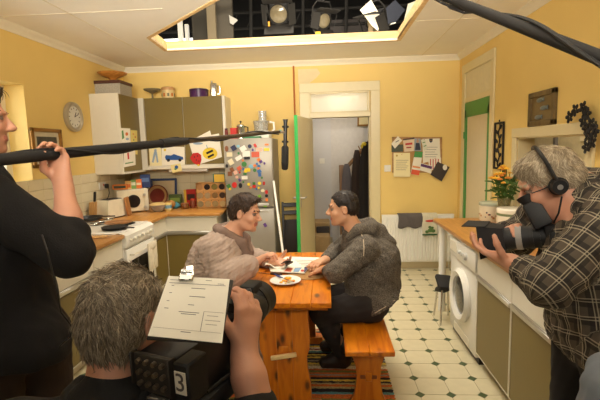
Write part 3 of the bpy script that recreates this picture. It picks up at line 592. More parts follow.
tag(b.build('dish_cloth', C_(72, 134, 150, var=.25, rough=.9), smooth=3.2), 'crumpled turquoise dish cloth beside the patterned mug', 'cloth')
jar('storage_jar', 'squat amber glass jar beside the turquoise cloth', GZ(185, 208.5, ZW), .055, .07, M('amber_glass', srgb(150, 96, 50), .1, trans=.5), C_(150, 96, 60))
jar('coffee_jar', 'brown coffee jar with a cream label beside the spice rack', GZ(193, 208, ZW), .032, .12, C_(120, 60, 34), C_(186, 60, 30))
carton('red_packet', 'red and yellow box behind the coffee jar', 187, 196.5, 207, 190, 5.38, ZW, C_(176, 36, 26), (C_(60, 30, 20), .55, .35), .05)
carton('yellow_packet', 'thin yellow box left of the red box', 184.5, 187, 207, 190.5, 5.40, ZW, C_(222, 180, 60), None, .05)
# --- spice rack with jars lying in round holes
SY = 5.18; a = GY(197, 208.5, SY); cpt = GY(226.5, 207, SY); top = GY(197, 183, SY); SW, SH = cpt.x-a.x, top.z-ZW
t = thing('spice_rack', 'wooden spice rack with round holes beside the fridge', 'spice rack', ((a.x+cpt.x)/2, SY, ZW)); RW = wood('rack_wood', srgb(186, 132, 72), srgb(212, 160, 98), 'x', .5)
b = MB(); nx_, nz_ = 4, 3; cw, chh = SW/nx_, SH/nz_; hr = min(cw, chh)*.43; SEG = 20
for i in range(nx_):                                                 # front board with twelve round holes
    for j in range(nz_):
        cx, cz = -SW/2+(i+.5)*cw, (j+.5)*chh; ring = []; outer = []
        for k in range(SEG):
            an = 2*math.pi*k/SEG; dx, dz = math.cos(an), math.sin(an); s_ = min((cw/2)/max(abs(dx), 1e-6), (chh/2)/max(abs(dz), 1e-6))
            ring.append((b.bm.verts.new((cx+hr*dx, 0, cz+hr*dz)), b.bm.verts.new((cx+hr*dx, .03, cz+hr*dz)))); outer.append(b.bm.verts.new((cx+s_*dx, 0, cz+s_*dz)))
        for k in range(SEG):
            k2 = (k+1) % SEG; b.bm.faces.new((ring[k][0], ring[k2][0], outer[k2], outer[k])); b.bm.faces.new((ring[k][0], ring[k][1], ring[k2][1], ring[k2][0]))
b.build('front_board', RW, t, 1.2)
for a_, s_ in (((-SW/2+.006, .07, SH/2), (.012, .14, SH)), ((SW/2-.006, .07, SH/2), (.012, .14, SH)), ((0, .07, SH-.006), (SW, .14, .012)), ((0, .07, .006), (SW, .14, .012)), ((0, .137, SH/2), (SW, .006, SH))): MB().box(a_, s_, bev=.002).build('side_board', RW, t)
sc_ = [(150, 110, 70), (30, 20, 20), (110, 100, 50), (36, 26, 24), (140, 120, 90), (150, 130, 100), (120, 92, 56), (60, 44, 34), (120, 110, 84), (150, 128, 92), (140, 122, 84), (164, 146, 104)]
rown = ['bottom', 'middle', 'top']; coln = ['first', 'second', 'third', 'fourth']
for j in range(nz_):
    for i in range(nx_):
        q = Vector(((a.x+cpt.x)/2-SW/2+(i+.5)*cw, SY+.012, ZW+(j+.5)*chh)); tj = thing('spice_jar', '%s jar of the %s row in the spice rack' % (coln[i], rown[j]), 'jar', q, group='spice jars in the rack')
        b = MB(); b.cyl((0, .0, 0), (0, .11, 0), hr*.86, n=18); b.build('glass', C_(*sc_[(2-j)*4+i], rough=.2, var=.3), tj); b = MB(); b.cyl((0, -.012, 0), (0, .0, 0), hr*.9, n=18); b.build('lid', M('jar_lid_%d' % (j*4+i), srgb(*[min(255, int(v*1.15+10)) for v in sc_[(2-j)*4+i]]), .3, .4), tj)
carton('tea_carton', 'teal box with a yellow band on top of the spice rack', 213, 226, 182, 173.5, SY+.02, ZW+SH, C_(24, 96, 92), (C_(216, 176, 60), .5, .9), .07)
# --- utensils on the left worktop
ZH = .931
p = GZ(90, 220, ZH); t = thing('frying_pan', 'black frying pan lying on the left worktop behind the arm', 'pan', p); b = MB(); b.lathe([(0, .004), (.10, .004), (.125, .035), (.13, .035), (.105, 0), (0, 0)], n=28); b.build('pan', BLACK, t); MB().box((.19, .02, .035), (.15, .02, .012), bev=.005).build('handle', BLACK, t)
def wooden(label, px, py, rz, L2, w2, z=ZW): p = GZ(px, py, z); t = thing('wooden_spatula', label, 'spatula', p, (0, 0, rz)); MB().box((L2*.3, 0, .008), (L2*.4, w2, .008), bev=.003).build('blade', MATS['block_wood'], t); MB().cyl((-.5*L2, 0, .008), (.12*L2, 0, .008), .006, n=8).build('handle', MATS['block_wood'], t)
wooden('wide wooden spatula nearest the front of the left worktop', 91, 238.5, .35, .26, .07); wooden('slim wooden spatula lying behind the wide one', 102, 227.2, .75, .2, .045)
p = GZ(103, 221.5, ZH); b = MB(p); b.box(p+Vector((0, 0, .006)), (.22, .05, .010), (0, 0, 1.1), .003); tag(b.build('steel_tray', STEEL), 'narrow steel tray among the utensils by the cooker', 'tray')
for k, (px, py, rz) in enumerate(((84, 223.4, .4), (91, 224.4, .9), (99, 219.3, .2), (98, 224.6, .6))):
    p = GZ(px, py, ZH); t = thing('cutlery_knife', ['black handled table knife at the left end of the cutlery', 'steel table knife lying crosswise among the cutlery', 'black handled table knife nearest the frying pan', 'steel table knife nearest the front of the cooker'][k], 'cutlery', p, (0, 0, rz), 'loose cutlery on the left worktop'); MB().box((.05, 0, .004), (.11, .016, .004), bev=.002).build('blade', STEEL, t); MB().box((-.05, 0, .006), (.09, .014, .009), bev=.003).build('handle', STEEL if k % 2 else BLACK, t)
p = GZ(88, 241, ZW); p = Vector((-1.84, 3.02, ZW)); b = MB(p); b.box(p+Vector((0, 0, .02)), (.05, .06, .04), bev=.005); tag(b.build('small_timer', BLACK), 'small dark box at the front edge of the left worktop', 'box')
p = Vector((-2.06, 3.98, .93)); b = MB(p); b.lathe([(0, .003), (.10, .003), (.13, .012), (.13, .016), (.1, .009), (0, .009)], p, 28); b.ell(p+Vector((.02, 0, .012)), (.09, .08, .008)); tag(b.build('patterned_plate', C_(150, 104, 64, var=.7, scale=40)), 'red and green patterned plate lying on the cooker top', 'plate')
p = Vector((-1.98, 3.75, .929)); t = thing('hob_pan', 'flat dark griddle on the near cooker ring', 'pan', p); b = MB(); b.lathe([(0, .002), (.11, .002), (.12, .014), (.112, .016), (0, .012)], n=28); b.build('plate', BLACKM, t); MB().box((.16, -.05, .012), (.12, .02, .01), (0, 0, -.3), .004).build('handle', BLACK, t)
# --- things on top of the wall cabinets
ZU = 2.285
p = GY(118, 95, 4.95); p = Vector((-2.49, 4.95, ZU)); t = thing('storage_box', 'patterned grey storage box with a brown lid on the corner cabinet', 'box', p)
MB().box((0, 0, .065), (.30, .30, .13), bev=.004).build('box', M('box_print', srgb(170, 164, 150), .7, var=.35, scale=60), t); MB().box((0, 0, .145), (.32, .32, .035), bev=.004).build('lid', C_(84, 48, 34), t)
p = Vector((-2.49, 4.95, ZU+.1635)); t = thing('wooden_bowl', 'turned wooden pedestal bowl on top of the storage box', 'bowl', p); b = MB(); b.lathe([(0, 0), (.075, 0), (.07, .012), (.035, .025), (.05, .04), (.15, .085), (.165, .105), (.158, .107), (.13, .085), (0, .05)], n=32); b.build('bowl', wood('bowl_wood', srgb(170, 108, 44), srgb(200, 138, 66), 'x', .35, 10), t)
p = Vector((GY(152.5, 96, 5.36).x, 5.36, ZU)); t = thing('cake_stand', 'grey glass pedestal dish on the wall cabinet', 'dish', p); b = MB(); b.lathe([(0, 0), (.045, 0), (.04, .008), (.012, .02), (.012, .07), (.05, .09), (.10, .11), (.108, .128), (.1, .128), (.05, .1), (0, .095)], n=28); b.build('dish', M('grey_glass', srgb(150, 136, 104), .15, trans=.3), t)
p = Vector((GY(168.5, 96, 5.36).x, 5.36, ZU)); t = thing('storage_tin', 'round cream tin with orange motifs on the wall cabinet', 'tin', p); b = MB(); b.lathe([(0, 0), (.08, 0), (.08, .105), (0, .105)], n=28); b.build('body', C_(214, 192, 140, var=.15), t); b = MB(); b.lathe([(0, .104), (.083, .104), (.083, .135), (.07, .145), (0, .145)], n=28); b.build('lid', C_(196, 150, 96), t)
for k in range(10): an = k*math.pi/5; MB().box((.081*math.cos(an), .081*math.sin(an), .045), (.004, .026, .04), (0, 0, an), .001).build('motif', C_(190, 110, 40) if k % 2 else C_(90, 90, 60), t)
p = Vector((GY(199, 95, 5.36).x, 5.36, ZU)); t = thing('biscuit_tin', 'low purple round biscuit tin on the wall cabinet', 'tin', p); b = MB(); b.lathe([(0, 0), (.115, 0), (.115, .075), (0, .075)], n=32); b.build('body', C_(72, 34, 84, var=.4, scale=40, rough=.3), t); b = MB(); b.lathe([(0, .074), (.119, .074), (.119, .1), (.11, .106), (0, .106)], n=32); b.build('lid', C_(58, 30, 70, var=.3, rough=.3), t)
p = Vector((GY(214, 95, 5.38).x, 5.38, ZU)); t = thing('hip_flask', 'tall polished steel canister at the right end of the cabinet top', 'canister', p, (0, 0, .3)); MB().box((0, 0, .09), (.085, .055, .18), bev=.02, seg=3).build('body', STEEL, t); MB().cyl((-.02, 0, .18), (-.02, 0, .205), .012, n=12).build('cap', STEEL, t); MB().tube([(.04, 0, .15), (.075, 0, .14), (.075, 0, .05), (.04, 0, .04)], .006).build('handle', STEEL, t)
# --- drawings taped on the wall cabinet doors
DY = 5.215
CRAY = {k: C_(*v, rough=.8) for k, v in dict(blue=(40, 84, 150), red=(190, 40, 36), yellow=(226, 196, 60), black=(30, 28, 28), green=(90, 140, 80), lblue=(150, 170, 190), orange=(214, 120, 60), purple=(110, 80, 130)).items()}
def drawing(label, px, plane, mat, marks):
    g = {'x': GX, 'y': GY}[plane[0]]; pts = [g(a, c, plane[1]) for a, c in px]; o_ = sum(pts, Vector())/len(pts); t = thing('childs_drawing', label, 'drawing', o_)
    flat('paper_sheet', mat, px, plane, t, .0015, .0005, o_)
    for k, (col, mp) in enumerate(marks): flat('crayon_mark', CRAY[col], mp, plane, t, .0008, .002+.0008*(k % 3), o_)
def blob(cx, cy, rx, ry, n=14, a0=0): return [(cx+rx*math.cos(a0+2*math.pi*k/n), cy+ry*math.sin(a0+2*math.pi*k/n)) for k in range(n)]
drawing('white drawing of a blue racing car on the cabinet door', [(161.5, 146.5), (184.5, 147), (185, 164.5), (162, 165.5)], ('y', DY), PAPER, [('blue', [(165, 157), (166, 155), (171, 155.5), (174, 154), (178, 155.5), (183, 157), (183.5, 159.5), (179, 160), (166, 160)]), ('black', blob(168.5, 160.2, 1.6, 1.6)), ('black', blob(180, 160, 1.6, 1.6)), ('yellow', blob(165, 150, 1.3, 1.3))])
drawing('drawing of a bumble bee beside a red strawberry on the cabinet', [(188.5, 141), (205, 136), (219, 133.5), (222, 157), (196, 165.5)], ('y', DY-.003), PAPER, [('yellow', blob(210, 153.5, 7.5, 6, a0=.3)), ('black', [(206, 152.5), (212.5, 149.5), (213.5, 151.3), (207, 154.4)]), ('black', [(207.5, 156.5), (213.5, 153.5), (214.3, 155.2), (208.5, 158.2)]), ('lblue', [(206, 145), (207.5, 149.5), (208.2, 149), (206.8, 144.7)]), ('lblue', blob(198, 143.5, 5, 1.2))])
drawing('red strawberry cut out with dark seeds on the cabinet', [(190, 158), (193, 153.2), (198, 152.6), (201, 155), (201.5, 160), (199.5, 166.5), (193, 162.5)], ('y', DY-.008), CRAY['red'], [('black', blob(194.5, 157, .5, .8)), ('black', blob(197.5, 156, .5, .8)), ('black', blob(196.5, 160, .5, .8)), ('black', blob(199, 161, .5, .8)), ('yellow', blob(198.5, 165.2, 1.3, 1))])
drawing('white paper peeking out behind the bee drawing', [(190, 141), (210, 130.5), (213, 141), (193, 147)], ('y', DY), PAPER, [('lblue', blob(200, 141, 5, .8))])
drawing('pale blue crayon figure drawing on the left of the car drawing', [(149, 147), (161, 147), (162.2, 167.3), (150, 167.5)], ('y', DY), CREAMP, [('lblue', [(154, 152), (155.5, 150), (157, 152), (158.5, 162), (157, 163), (155.6, 155), (153.5, 163), (152, 162)]), ('lblue', blob(155.5, 150.5, 1.3, 1.5))])
drawing('small yellow sheet hanging below the car drawing', [(170.5, 165), (180.5, 163.4), (182.2, 170.8), (172.5, 173)], ('y', 5.203), C_(230, 214, 150, rough=.85), [('blue', blob(176.5, 167.2, 1.8, 1.9)), ('green', blob(175.6, 169, 1.2, 1))])
drawing('crayon scribble drawing on the corner cabinet door', [(119.5, 128), (130, 128.5), (130.5, 142.5), (120.5, 142.8)], ('x', -2.311), PAPER, [('green', [(121.5, 131), (123, 130), (124, 138), (122, 139.5)]), ('orange', blob(126.5, 134, 1.4, 1.8)), ('lblue', blob(127, 139, 1.6, 1.2))])
drawing('yellow spotted drawing on the corner cabinet door', [(130.5, 130), (137, 130.5), (137.5, 154.5), (131, 154)], ('x', -2.311), C_(226, 206, 120, rough=.85), [('orange', blob(133, 134, .6, .7)), ('red', blob(135, 137, .6, .7)), ('green', blob(133.4, 140, .6, .7)), ('purple', blob(135.4, 146, .6, .7))])
drawing('white drawing with a red figure low on the corner cabinet', [(123.5, 150), (135, 150.5), (135.5, 165), (124, 167.3)], ('x', -2.3105), PAPER, [('red', [(127, 153), (128.5, 152.5), (129, 159), (127.6, 159.5)]), ('green', [(125, 163), (133, 161.6), (133, 162.6), (125, 164.2)])])
# --- fridge magnets (pixel centres, sizes)
FY = 4.894
mag = [(226.7, 148.7, 3.6, 6, 'brown', 'o'), (233.7, 148, 5, 5, 'navy', 'd'), (238.2, 146.2, 3, 2.3, 'light blue', 'r'), (243, 148.7, 6, 5, 'white', 'd'), (249.8, 146.2, 4, 4, 'navy', 'o'), (255.2, 145.5, 2.6, 3.6, 'red', 'd'), (266.7, 144.6, 4.5, 2, 'orange', 'o'), (266.7, 149.5, 5.6, 2.8, 'yellow', 'r'), (259.2, 149.5, 6.3, 3.8, 'pink', 'r'), (252.8, 149.8, 2.2, 2.6, 'purple', 'o'), (255.5, 154.5, 8, 5.4, 'coral', 'r'), (238.6, 153.2, 2.2, 2.6, 'green', 'o'), (229.5, 154.5, 5.8, 4.4, 'cream', 'r'), (246.2, 154, 7.4, 6, 'white', 'r'), (238.7, 158, 6.6, 4, 'white', 'd'), (247.2, 158, 6, 2.8, 'black', 'r'), (231, 162, 5, 5.6, 'cream', 'd'), (227, 166, 2.6, 3.8, 'black', 'o'), (244.2, 164.2, 5.2, 5.2, 'green', 'o'), (243, 160.5, 2, 2, 'orange', 'o'), (258.8, 159.7, 3.2, 3, 'orange', 'd'), (260.8, 161.6, 3.2, 3, 'purple', 'd'), (264.5, 163.3, 2.2, 2.6, 'purple', 'o'), (257, 163.8, 2.2, 2.2, 'blue', 'r'), (251, 166.5, 5, 4.2, 'light blue', 'o'), (254.7, 165.6, 3, 2.2, 'orange', 'd'), (259, 166, 3, 2.2, 'blue', 'r'), (239.3, 168.3, 4.4, 3.8, 'coral', 'd'), (243.5, 169.3, 2.4, 3, 'blue', 'o'), (245.8, 170.5, 4.4, 4.4, 'yellow', 'o'), (248.8, 169.8, 3, 3.6, 'yellow', 'r'), (254.8, 170.2, 3.6, 3.6, 'green', 'o'), (258.6, 168.3, 2.4, 2.4, 'orange', 'o'), (259.3, 171.3, 4, 3.6, 'blue', 'd'), (259.8, 174.7, 3, 3.6, 'blue', 'r'), (262, 177.7, 2, 2.3, 'green', 'o'), (232, 169.8, 3.8, 4.4, 'brown', 'd'), (230, 173.8, 4.4, 4.4, 'brown', 'r'), (235.6, 172.5, 3.8, 3.8, 'pink', 'd'), (239.8, 172.5, 2, 2, 'red', 'o'), (245, 174, 3.4, 2, 'green', 'r'), (244.6, 177.7, 6, 3.4, 'white', 'r'), (236.8, 177, 3, 2.8, 'pink', 'o'), (239.8, 180, 2.3, 3, 'purple', 'd'), (243.5, 182, 2, 2, 'green', 'o'), (234.5, 185, 5.2, 6, 'red', 'o'), (240.5, 185.5, 3.8, 5.2, 'black', 'o'), (228.8, 186.2, 3.8, 3.8, 'green', 'd'), (230, 189, 2.4, 2.4, 'yellow', 'o'), (248.8, 184.3, 3, 3, 'yellow', 'o'), (254, 183.6, 2.8, 2.8, 'green', 'r'), (259.5, 183.3, 3.4, 3.4, 'yellow', 'o'), (264, 183.3, 2, 3.4, 'red', 'r'), (254.3, 186.3, 4, 3.4, 'red', 'o'), (250.7, 187.5, 2.3, 2.3, 'orange', 'o'), (258.8, 187.8, 2.2, 2.2, 'yellow', 'o'), (262.8, 190.6, 4, 3, 'cream', 'o'), (266.5, 192, 3.2, 4, 'red', 'o'), (266.6, 195.7, 3.4, 3, 'black', 'o'), (259.6, 196.3, 3, 3, 'lime', 'd'), (266.8, 199.8, 2.4, 3, 'orange', 'r'), (265.2, 205.5, 3.2, 3, 'lime', 'r'), (265.2, 225, 3, 4, 'purple', 'd'), (256.5, 188.8, 2, 2.2, 'blue', 'o')]
mc = {'brown': (130, 80, 50), 'navy': (40, 44, 76), 'light blue': (130, 180, 200), 'white': (230, 226, 216), 'red': (196, 40, 34), 'orange': (228, 124, 48), 'yellow': (232, 200, 50), 'pink': (224, 176, 156), 'purple': (94, 62, 130), 'coral': (208, 92, 66), 'green': (62, 122, 62), 'cream': (224, 212, 178), 'black': (34, 32, 34), 'blue': (64, 110, 170), 'lime': (130, 180, 60)}
seen = {}
def maglab(px, py, cn, sh):
    row = 'near the top' if py < 152 else 'in the upper part' if py < 160 else 'in the middle' if py < 172 else 'in the lower part' if py < 192 else 'near the handle' if py < 210 else 'on the lower door'
    sd = 'left' if px < 238 else 'centre' if px < 255 else 'right'
    return '%s %s magnet %s %s of the fridge' % (cn, {'o': 'round', 'r': 'oblong', 'd': 'slanted'}[sh], row, sd)
for px, py, w_, h_, cn, sh in mag:
    lab = maglab(px, py, cn, sh); tw = sorted((m_[1], m_[0]) for m_ in mag if maglab(m_[0], m_[1], m_[4], m_[5]) == lab)
    if len(tw) > 1: lab = ['upper ', 'lower ', 'lowest '][tw.index((py, px))]+lab
    p = GY(px, py, FY); k = p.y/F_PX; a_, b_ = w_*k/2, h_*k/2
    poly = [(a_*math.cos(q), b_*math.sin(q)) for q in np.linspace(0, 2*math.pi, 15)[:-1]] if sh == 'o' else [(-a_, -b_), (a_, -b_), (a_, b_), (-a_, b_)]
    if sh == 'd': poly = [(x*math.cos(.5)-y*math.sin(.5), x*math.sin(.5)+y*math.cos(.5)) for x, y in poly]
    b = MB(p); b.prism(poly, .007, basis(p+Vector((0, .0005, 0)), (1, 0, 0), (0, 0, 1))); o = b.build('fridge_magnet', C_(*mc[cn], rough=.35), smooth=None); tag(o, lab, 'magnet', 'fridge magnets')
# --- on top of the fridge
ZF = 1.747
def fx(px): return GY(px, 138, 5.1).x
p = Vector((fx(262), 5.2, ZF)); t = thing('food_processor', 'white food processor with a clear bowl on top of the fridge', 'food processor', p)
MB().box((0, 0, .045), (.20, .22, .09), bev=.02, seg=3).build('motor_base', WHITEA, t)
CLR = M('clear_plastic', (.9, .9, .86), .08, trans=.75, var=.02)
b = MB(); b.lathe([(.03, .09), (.082, .092), (.095, .2), (.097, .21), (.092, .21), (.08, .1), (.03, .097)], (-.02, 0, 0), 28); b.build('bowl', CLR, t)
b = MB(); b.lathe([(0, .225), (.098, .215), (.1, .205), (.096, .203)], (-.02, 0, 0), 28); b.build('lid', CLR, t)
b = MB(); b.lathe([(.045, .215), (.045, .335), (.050, .335), (.05, .215)], (.0, 0, 0), 20); b.build('feed_tube', CLR, t); b = MB(); b.cyl((0, 0, .20), (0, 0, .33), .03, n=16); b.build('pusher', WHITEA, t)
MB().tube([(.085, 0, .2), (.135, 0, .19), (.14, 0, .11), (.09, 0, .06)], .014, 10).build('handle', WHITEA, t); b = MB(); b.cyl((-.02, 0, .09), (-.02, 0, .19), .025, n=14); b.build('spindle', WHITEA, t)
p = Vector((fx(241), 5.12, ZF)); t = thing('cafetiere', 'chrome coffee maker with a black knob on the fridge', 'coffee maker', p)
b = MB(); b.lathe([(0, 0), (.05, 0), (.05, .012), (.046, .016), (.046, .14), (.052, .15), (.05, .16), (.03, .18), (0, .185)], n=24); b.build('pot', STEEL, t); b = MB(); b.cyl((0, 0, .18), (0, 0, .2), .006); b.ell((0, 0, .208), (.014, .014, .012)); b.build('knob', BLACK, t); MB().tube([(.045, 0, .15), (.085, 0, .14), (.085, 0, .05), (.045, 0, .04)], .008).build('handle', BLACK, t)
jar('sauce_bottle', 'small dark red bottle at the left edge of the fridge top', Vector((fx(227.6), 5.05, ZF)), .02, .13, C_(110, 30, 24), C_(60, 20, 20), 'bottle')
carton('red_tin', 'bright red tin beside the coffee maker on the fridge', 230.5, 236.5, 138, 126.5, 5.1, ZF, C_(190, 34, 26), None, .06, 0, 'tin')
b = MB((fx(254), 5.0, ZF)); b.box(b.off+Vector((0, 0, .013)), (.2, .14, .024), (0, 0, .05), .003); tag(b.build('green_folder', C_(34, 110, 66)), 'flat green box lying on the fridge', 'box')
b = MB((fx(249), 5.30, ZF)); b.box(b.off+Vector((-.0, 0, .05)), (.10, .10, .10), bev=.006); tag(b.build('cream_carton', C_(226, 216, 190)), 'cream carton behind the green box on the fridge', 'box')
b = MB((fx(268), 4.99, ZF)); b.box(b.off+Vector((0, 0, .018)), (.075, .11, .034), bev=.004); tag(b.build('white_carton', C_(214, 216, 200)), 'small white packet at the right edge of the fridge top', 'box')
# --- pole, folded chair by the fridge
a, c = Vector((-.635, 4.86, 1.19)), Vector((-.50, 4.62, .015)); a = GY(273.5, 181, 4.87); c2 = GY(281.5, 242, 4.6); dd = (c2-a); c = a+dd*((.015-a.z)/dd.z)
tag(MB(c).cyl(c, a, .014, n=10).build('white_pole', WHITEA), 'thin white pole leaning against the fridge', 'pole')
p = Vector((-.42, 5.30, 0)); t = thing('folded_chair', 'black folded chair leaning on the wall beside the door', 'chair', p, (-.16, 0, 0.1))
for x in (-.15, .15): MB().box((x, 0, .47), (.03, .03, .94), bev=.006).build('leg', BLACK, t)
for z in (.90, .80): MB().box((0, -.005, z), (.3, .018, .055), bev=.006).build('back_slat', BLACK, t)
MB().box((0, -.04, .5), (.28, .03, .42), bev=.012, seg=2).build('seat', M('chair_seat_dark', srgb(40, 32, 26), .6), t)
for x in (-.11, .11): MB().box((x, -.03, .36), (.025, .025, .7), (.08, 0, 0), .005).build('rear_leg', BLACK, t)
# --- pinboard
PY = YB-.001
t = thing('pinboard', 'small cork pinboard behind the pinned papers', 'pinboard', GY(417, 158, YB)); o_ = t.location.copy()
flat('cork', M('cork', srgb(184, 140, 84), .9, var=.3, scale=120), rectpx(393, 138, 440.5, 172), ('y', YB), t, .012, 0, o_)
FRW = wood('pinboard_frame', srgb(166, 120, 66), srgb(190, 146, 90), 'x', .5)
for r_ in ((392, 137, 441.5, 138.6), (392, 171, 441.5, 172.6), (392, 137, 393.5, 172), (440, 137, 441.8, 172)): flat('frame_rail', FRW, rectpx(*r_), ('y', YB), t, .018, 0, o_)
def pinned(name, label, px, mat, marks=(), lift=.02, cat='paper'):
    pts = [GY(a, c, YB) for a, c in px]; q = sum(pts, Vector())/len(pts); t = thing(name, label, cat, q); flat('sheet', mat, px, ('y', YB), t, .0015, lift, q)
    for mt_, mp in marks: flat('print_mark', mt_, mp, ('y', YB), t, .0008, lift+.0015, q)
    MB(q).ell(sum(pts, Vector())/len(pts)+Vector((0, -lift-.004, (max(v.z for v in pts)-q.z)*.85)), .005, sub=1).build('pin', CRAY['red'], t)
def textlines(x0, x1, y0, n, dy, mat=INK, th=.35): return [(mat, rectpx(x0, y0+k*dy, x1-(k % 3)*1.2, y0+k*dy+th)) for k in range(n)]
pinned('letter', 'cream printed letter on the lower left of the pinboard', [(393.3, 152.8), (409.6, 152.8), (409.8, 176.6), (393.3, 176.6)], CREAMP, [(C_(190, 160, 60), blob(396.5, 155.6, 1, 1))]+textlines(395.5, 408, 160, 6, 1.9), .024)
pinned('letter', 'white letter with a dark crest on the upper right of pinboard', [(422, 139), (439.2, 138.4), (440, 159), (422.6, 163)], PAPER, [(C_(40, 50, 60), [(428.8, 138.8), (432.2, 138.8), (432, 141.4), (430.4, 143), (429, 141.4)]), (C_(196, 160, 60), blob(430.4, 140.5, .7, .8))]+textlines(424.5, 437, 147, 5, 2.4), .021)
pinned('ticket_strip', 'red and white striped slip right of the pinboard centre', [(427.5, 158.2), (440.2, 157.4), (440.8, 169.2), (429, 170)], PAPER, [(C_(196, 90, 84), rectpx(429.5+2.6*k, 158.8, 430.5+2.6*k, 169)) for k in range(4)], .026)
pinned('leaflet', 'green and orange leaflet in the middle of the pinboard', [(414.5, 151.3), (422.4, 152), (418.5, 175.5), (410.2, 174)], PAPER, [(C_(70, 150, 70), [(414.5, 151.3), (422.4, 152), (421.4, 157.6), (413.4, 157)]), (C_(222, 90, 50), [(411.5, 169), (419.5, 170.5), (418.5, 175.3), (410.4, 173.8)]), (C_(230, 150, 90), [(412.3, 165.5), (420, 166.8), (419.6, 168.5), (411.9, 167.3)])], .026)
pinned('card', 'dark patterned card with a white heart at the right end', [(437, 161.5), (449, 167), (441, 181.3), (429.8, 174.4)], M('dark_floral', srgb(60, 50, 44), .6, var=.8, scale=160), [(PAPER, blob(444.3, 167.3, 2.2, 2.8))], .03, 'card')
pinned('voucher', 'white voucher with a purple band on the pinboard', [(420.3, 162.7), (432, 166), (430.5, 173.4), (419.5, 170.2)], PAPER, [(C_(88, 40, 100), [(420.6, 163.4), (431.6, 166.4), (431, 169), (420.2, 166.2)])], .028, 'card')
pinned('photo_print', 'snapshot of a dark suited figure pinned at the top centre', [(414, 138.4), (420, 138.8), (421, 150.8), (413.5, 151)], C_(150, 160, 170), [(C_(30, 34, 54), [(415.4, 143), (419, 143), (420.2, 150), (414.6, 150)]), (C_(190, 140, 110), blob(417.2, 141.2, 1.2, 1.5))], .023, 'photo')
pinned('postcard', 'postcard with red lettering at the top left of the pinboard', [(402.5, 139), (414, 137.4), (413.8, 151), (404, 151.8)], C_(222, 200, 170), [(C_(190, 50, 44), [(405, 143.3), (412, 142.4), (412, 144.6), (405, 145.3)]), (C_(160, 60, 50), [(406, 147), (411, 146.6), (411, 148), (406, 148.4)]), (C_(70, 50, 36), [(402.5, 139), (414, 137.4), (414, 139), (402.8, 140.5)])], .021, 'card')
pinned('photo_print', 'dark landscape snapshot at the far left of the pinboard', [(391.3, 145), (402.8, 144.4), (403, 151.7), (391.3, 152)], C_(66, 72, 52, var=.5), [], .02, 'photo')
pinned('note', 'crumpled white note tilted at the pinboard top left corner', [(391, 143.8), (397.5, 136.2), (401.8, 140.5), (394.5, 148.6)], PAPER, [(INK, [(395, 142), (398.5, 140), (398.8, 140.6), (395.4, 142.6)])], .028, 'note')
pinned('note', 'pale note with green scribbles between snapshot and letter', [(420.4, 140), (424, 138.6), (427.5, 149), (423.5, 150.5)], C_(220, 220, 200), [(CRAY['green'], [(422, 142.5), (424.5, 141.8), (424.8, 142.5), (422.2, 143.3)]), (CRAY['green'], [(423, 146), (425.8, 145), (426, 145.8), (423.2, 146.8)])], .025, 'note')
# --- light switches
for px, py, Y, lab in ((387.5, 168.3, YB, 'white light switch on the yellow wall left of the pinboard'), (322, 161, 6.9, 'white light switch on the hallway wall')):
    p = GY(px, py, Y); t = thing('light_switch', lab, 'switch', p); MB().box((0, -.006, 0), (.085, .012, .085), bev=.004).build('plate', WHITEA, t); MB().box((0, -.014, 0), (.02, .006, .035), (.15, 0, 0), .002).build('rocker', WHITEA, t)
# --- towels on the radiator
p = GY(411, 217, YB-.1); 
def drape(name, label, x0, x1, zb, mat, cat='towel', wob=.006):
    b = MB(((x0+x1)/2, YB-.12, zb)); n = 22; prof = [(YB-.028, .60), (YB-.025, .70), (YB-.03, .736), (YB-.06, .742), (YB-.10, .738), (YB-.112, .70)]+[(YB-.115, z) for z in np.linspace(.66, zb, 6)]
    rows = []
    for y, z in prof: rows.append([b.bm.verts.new(Vector((x0+(x1-x0)*k/n+.006*math.sin(z*30), y-abs(wob*math.sin(k*.9+z*14)), z-.012*math.sin(k*.5)*(z < .6)))-b.off) for k in range(n+1)])
    for r1, r2 in zip(rows, rows[1:]):
        for k in range(n): b.bm.faces.new((r1[k], r1[k+1], r2[k+1], r2[k]))
    o = b.build(name, mat, smooth=3.2); md = o.modifiers.new('thick', 'SOLIDIFY'); md.thickness = .006; md.offset = 1; return tag(o, label, cat)
a, c = GY(398, 217, YB-.1), GY(422, 217, YB-.1); drape('hand_towel', 'dark grey hand towel hanging over the radiator', a.x, c.x, .565, M('grey_towel', srgb(92, 86, 84), .95, var=.15, bump=.4))
a, c = GY(421.5, 216, YB-.1), GY(437, 216, YB-.1); tt = drape('tea_towel', 'cream tea towel with a green leafy print on the radiator', a.x+.005, c.x, .46, M('print_towel', srgb(206, 200, 176), .95, var=.1))
md = thing; b = MB(tt.location); 
for dx, dz, r_ in ((.01, .07, .035), (-.035, .05, .025), (.045, .06, .028), (.0, .11, .02), (.03, .1, .022)): b.ell(tt.location+Vector((dx, -.007, dz)), (r_, .004, r_*.8), sub=2)
b.build('leaf_print', C_(70, 104, 50, var=.4, scale=60), tt); b = MB(tt.location); b.box(tt.location+Vector((0, -.006, .012)), ((c.x-a.x)*.95, .006, .02)); b.build('border', C_(50, 96, 60), tt); b = MB(tt.location); b.ell(tt.location+Vector((.0, -.008, .19)), (.06, .004, .016)); b.build('red_motif', C_(190, 60, 46), tt)
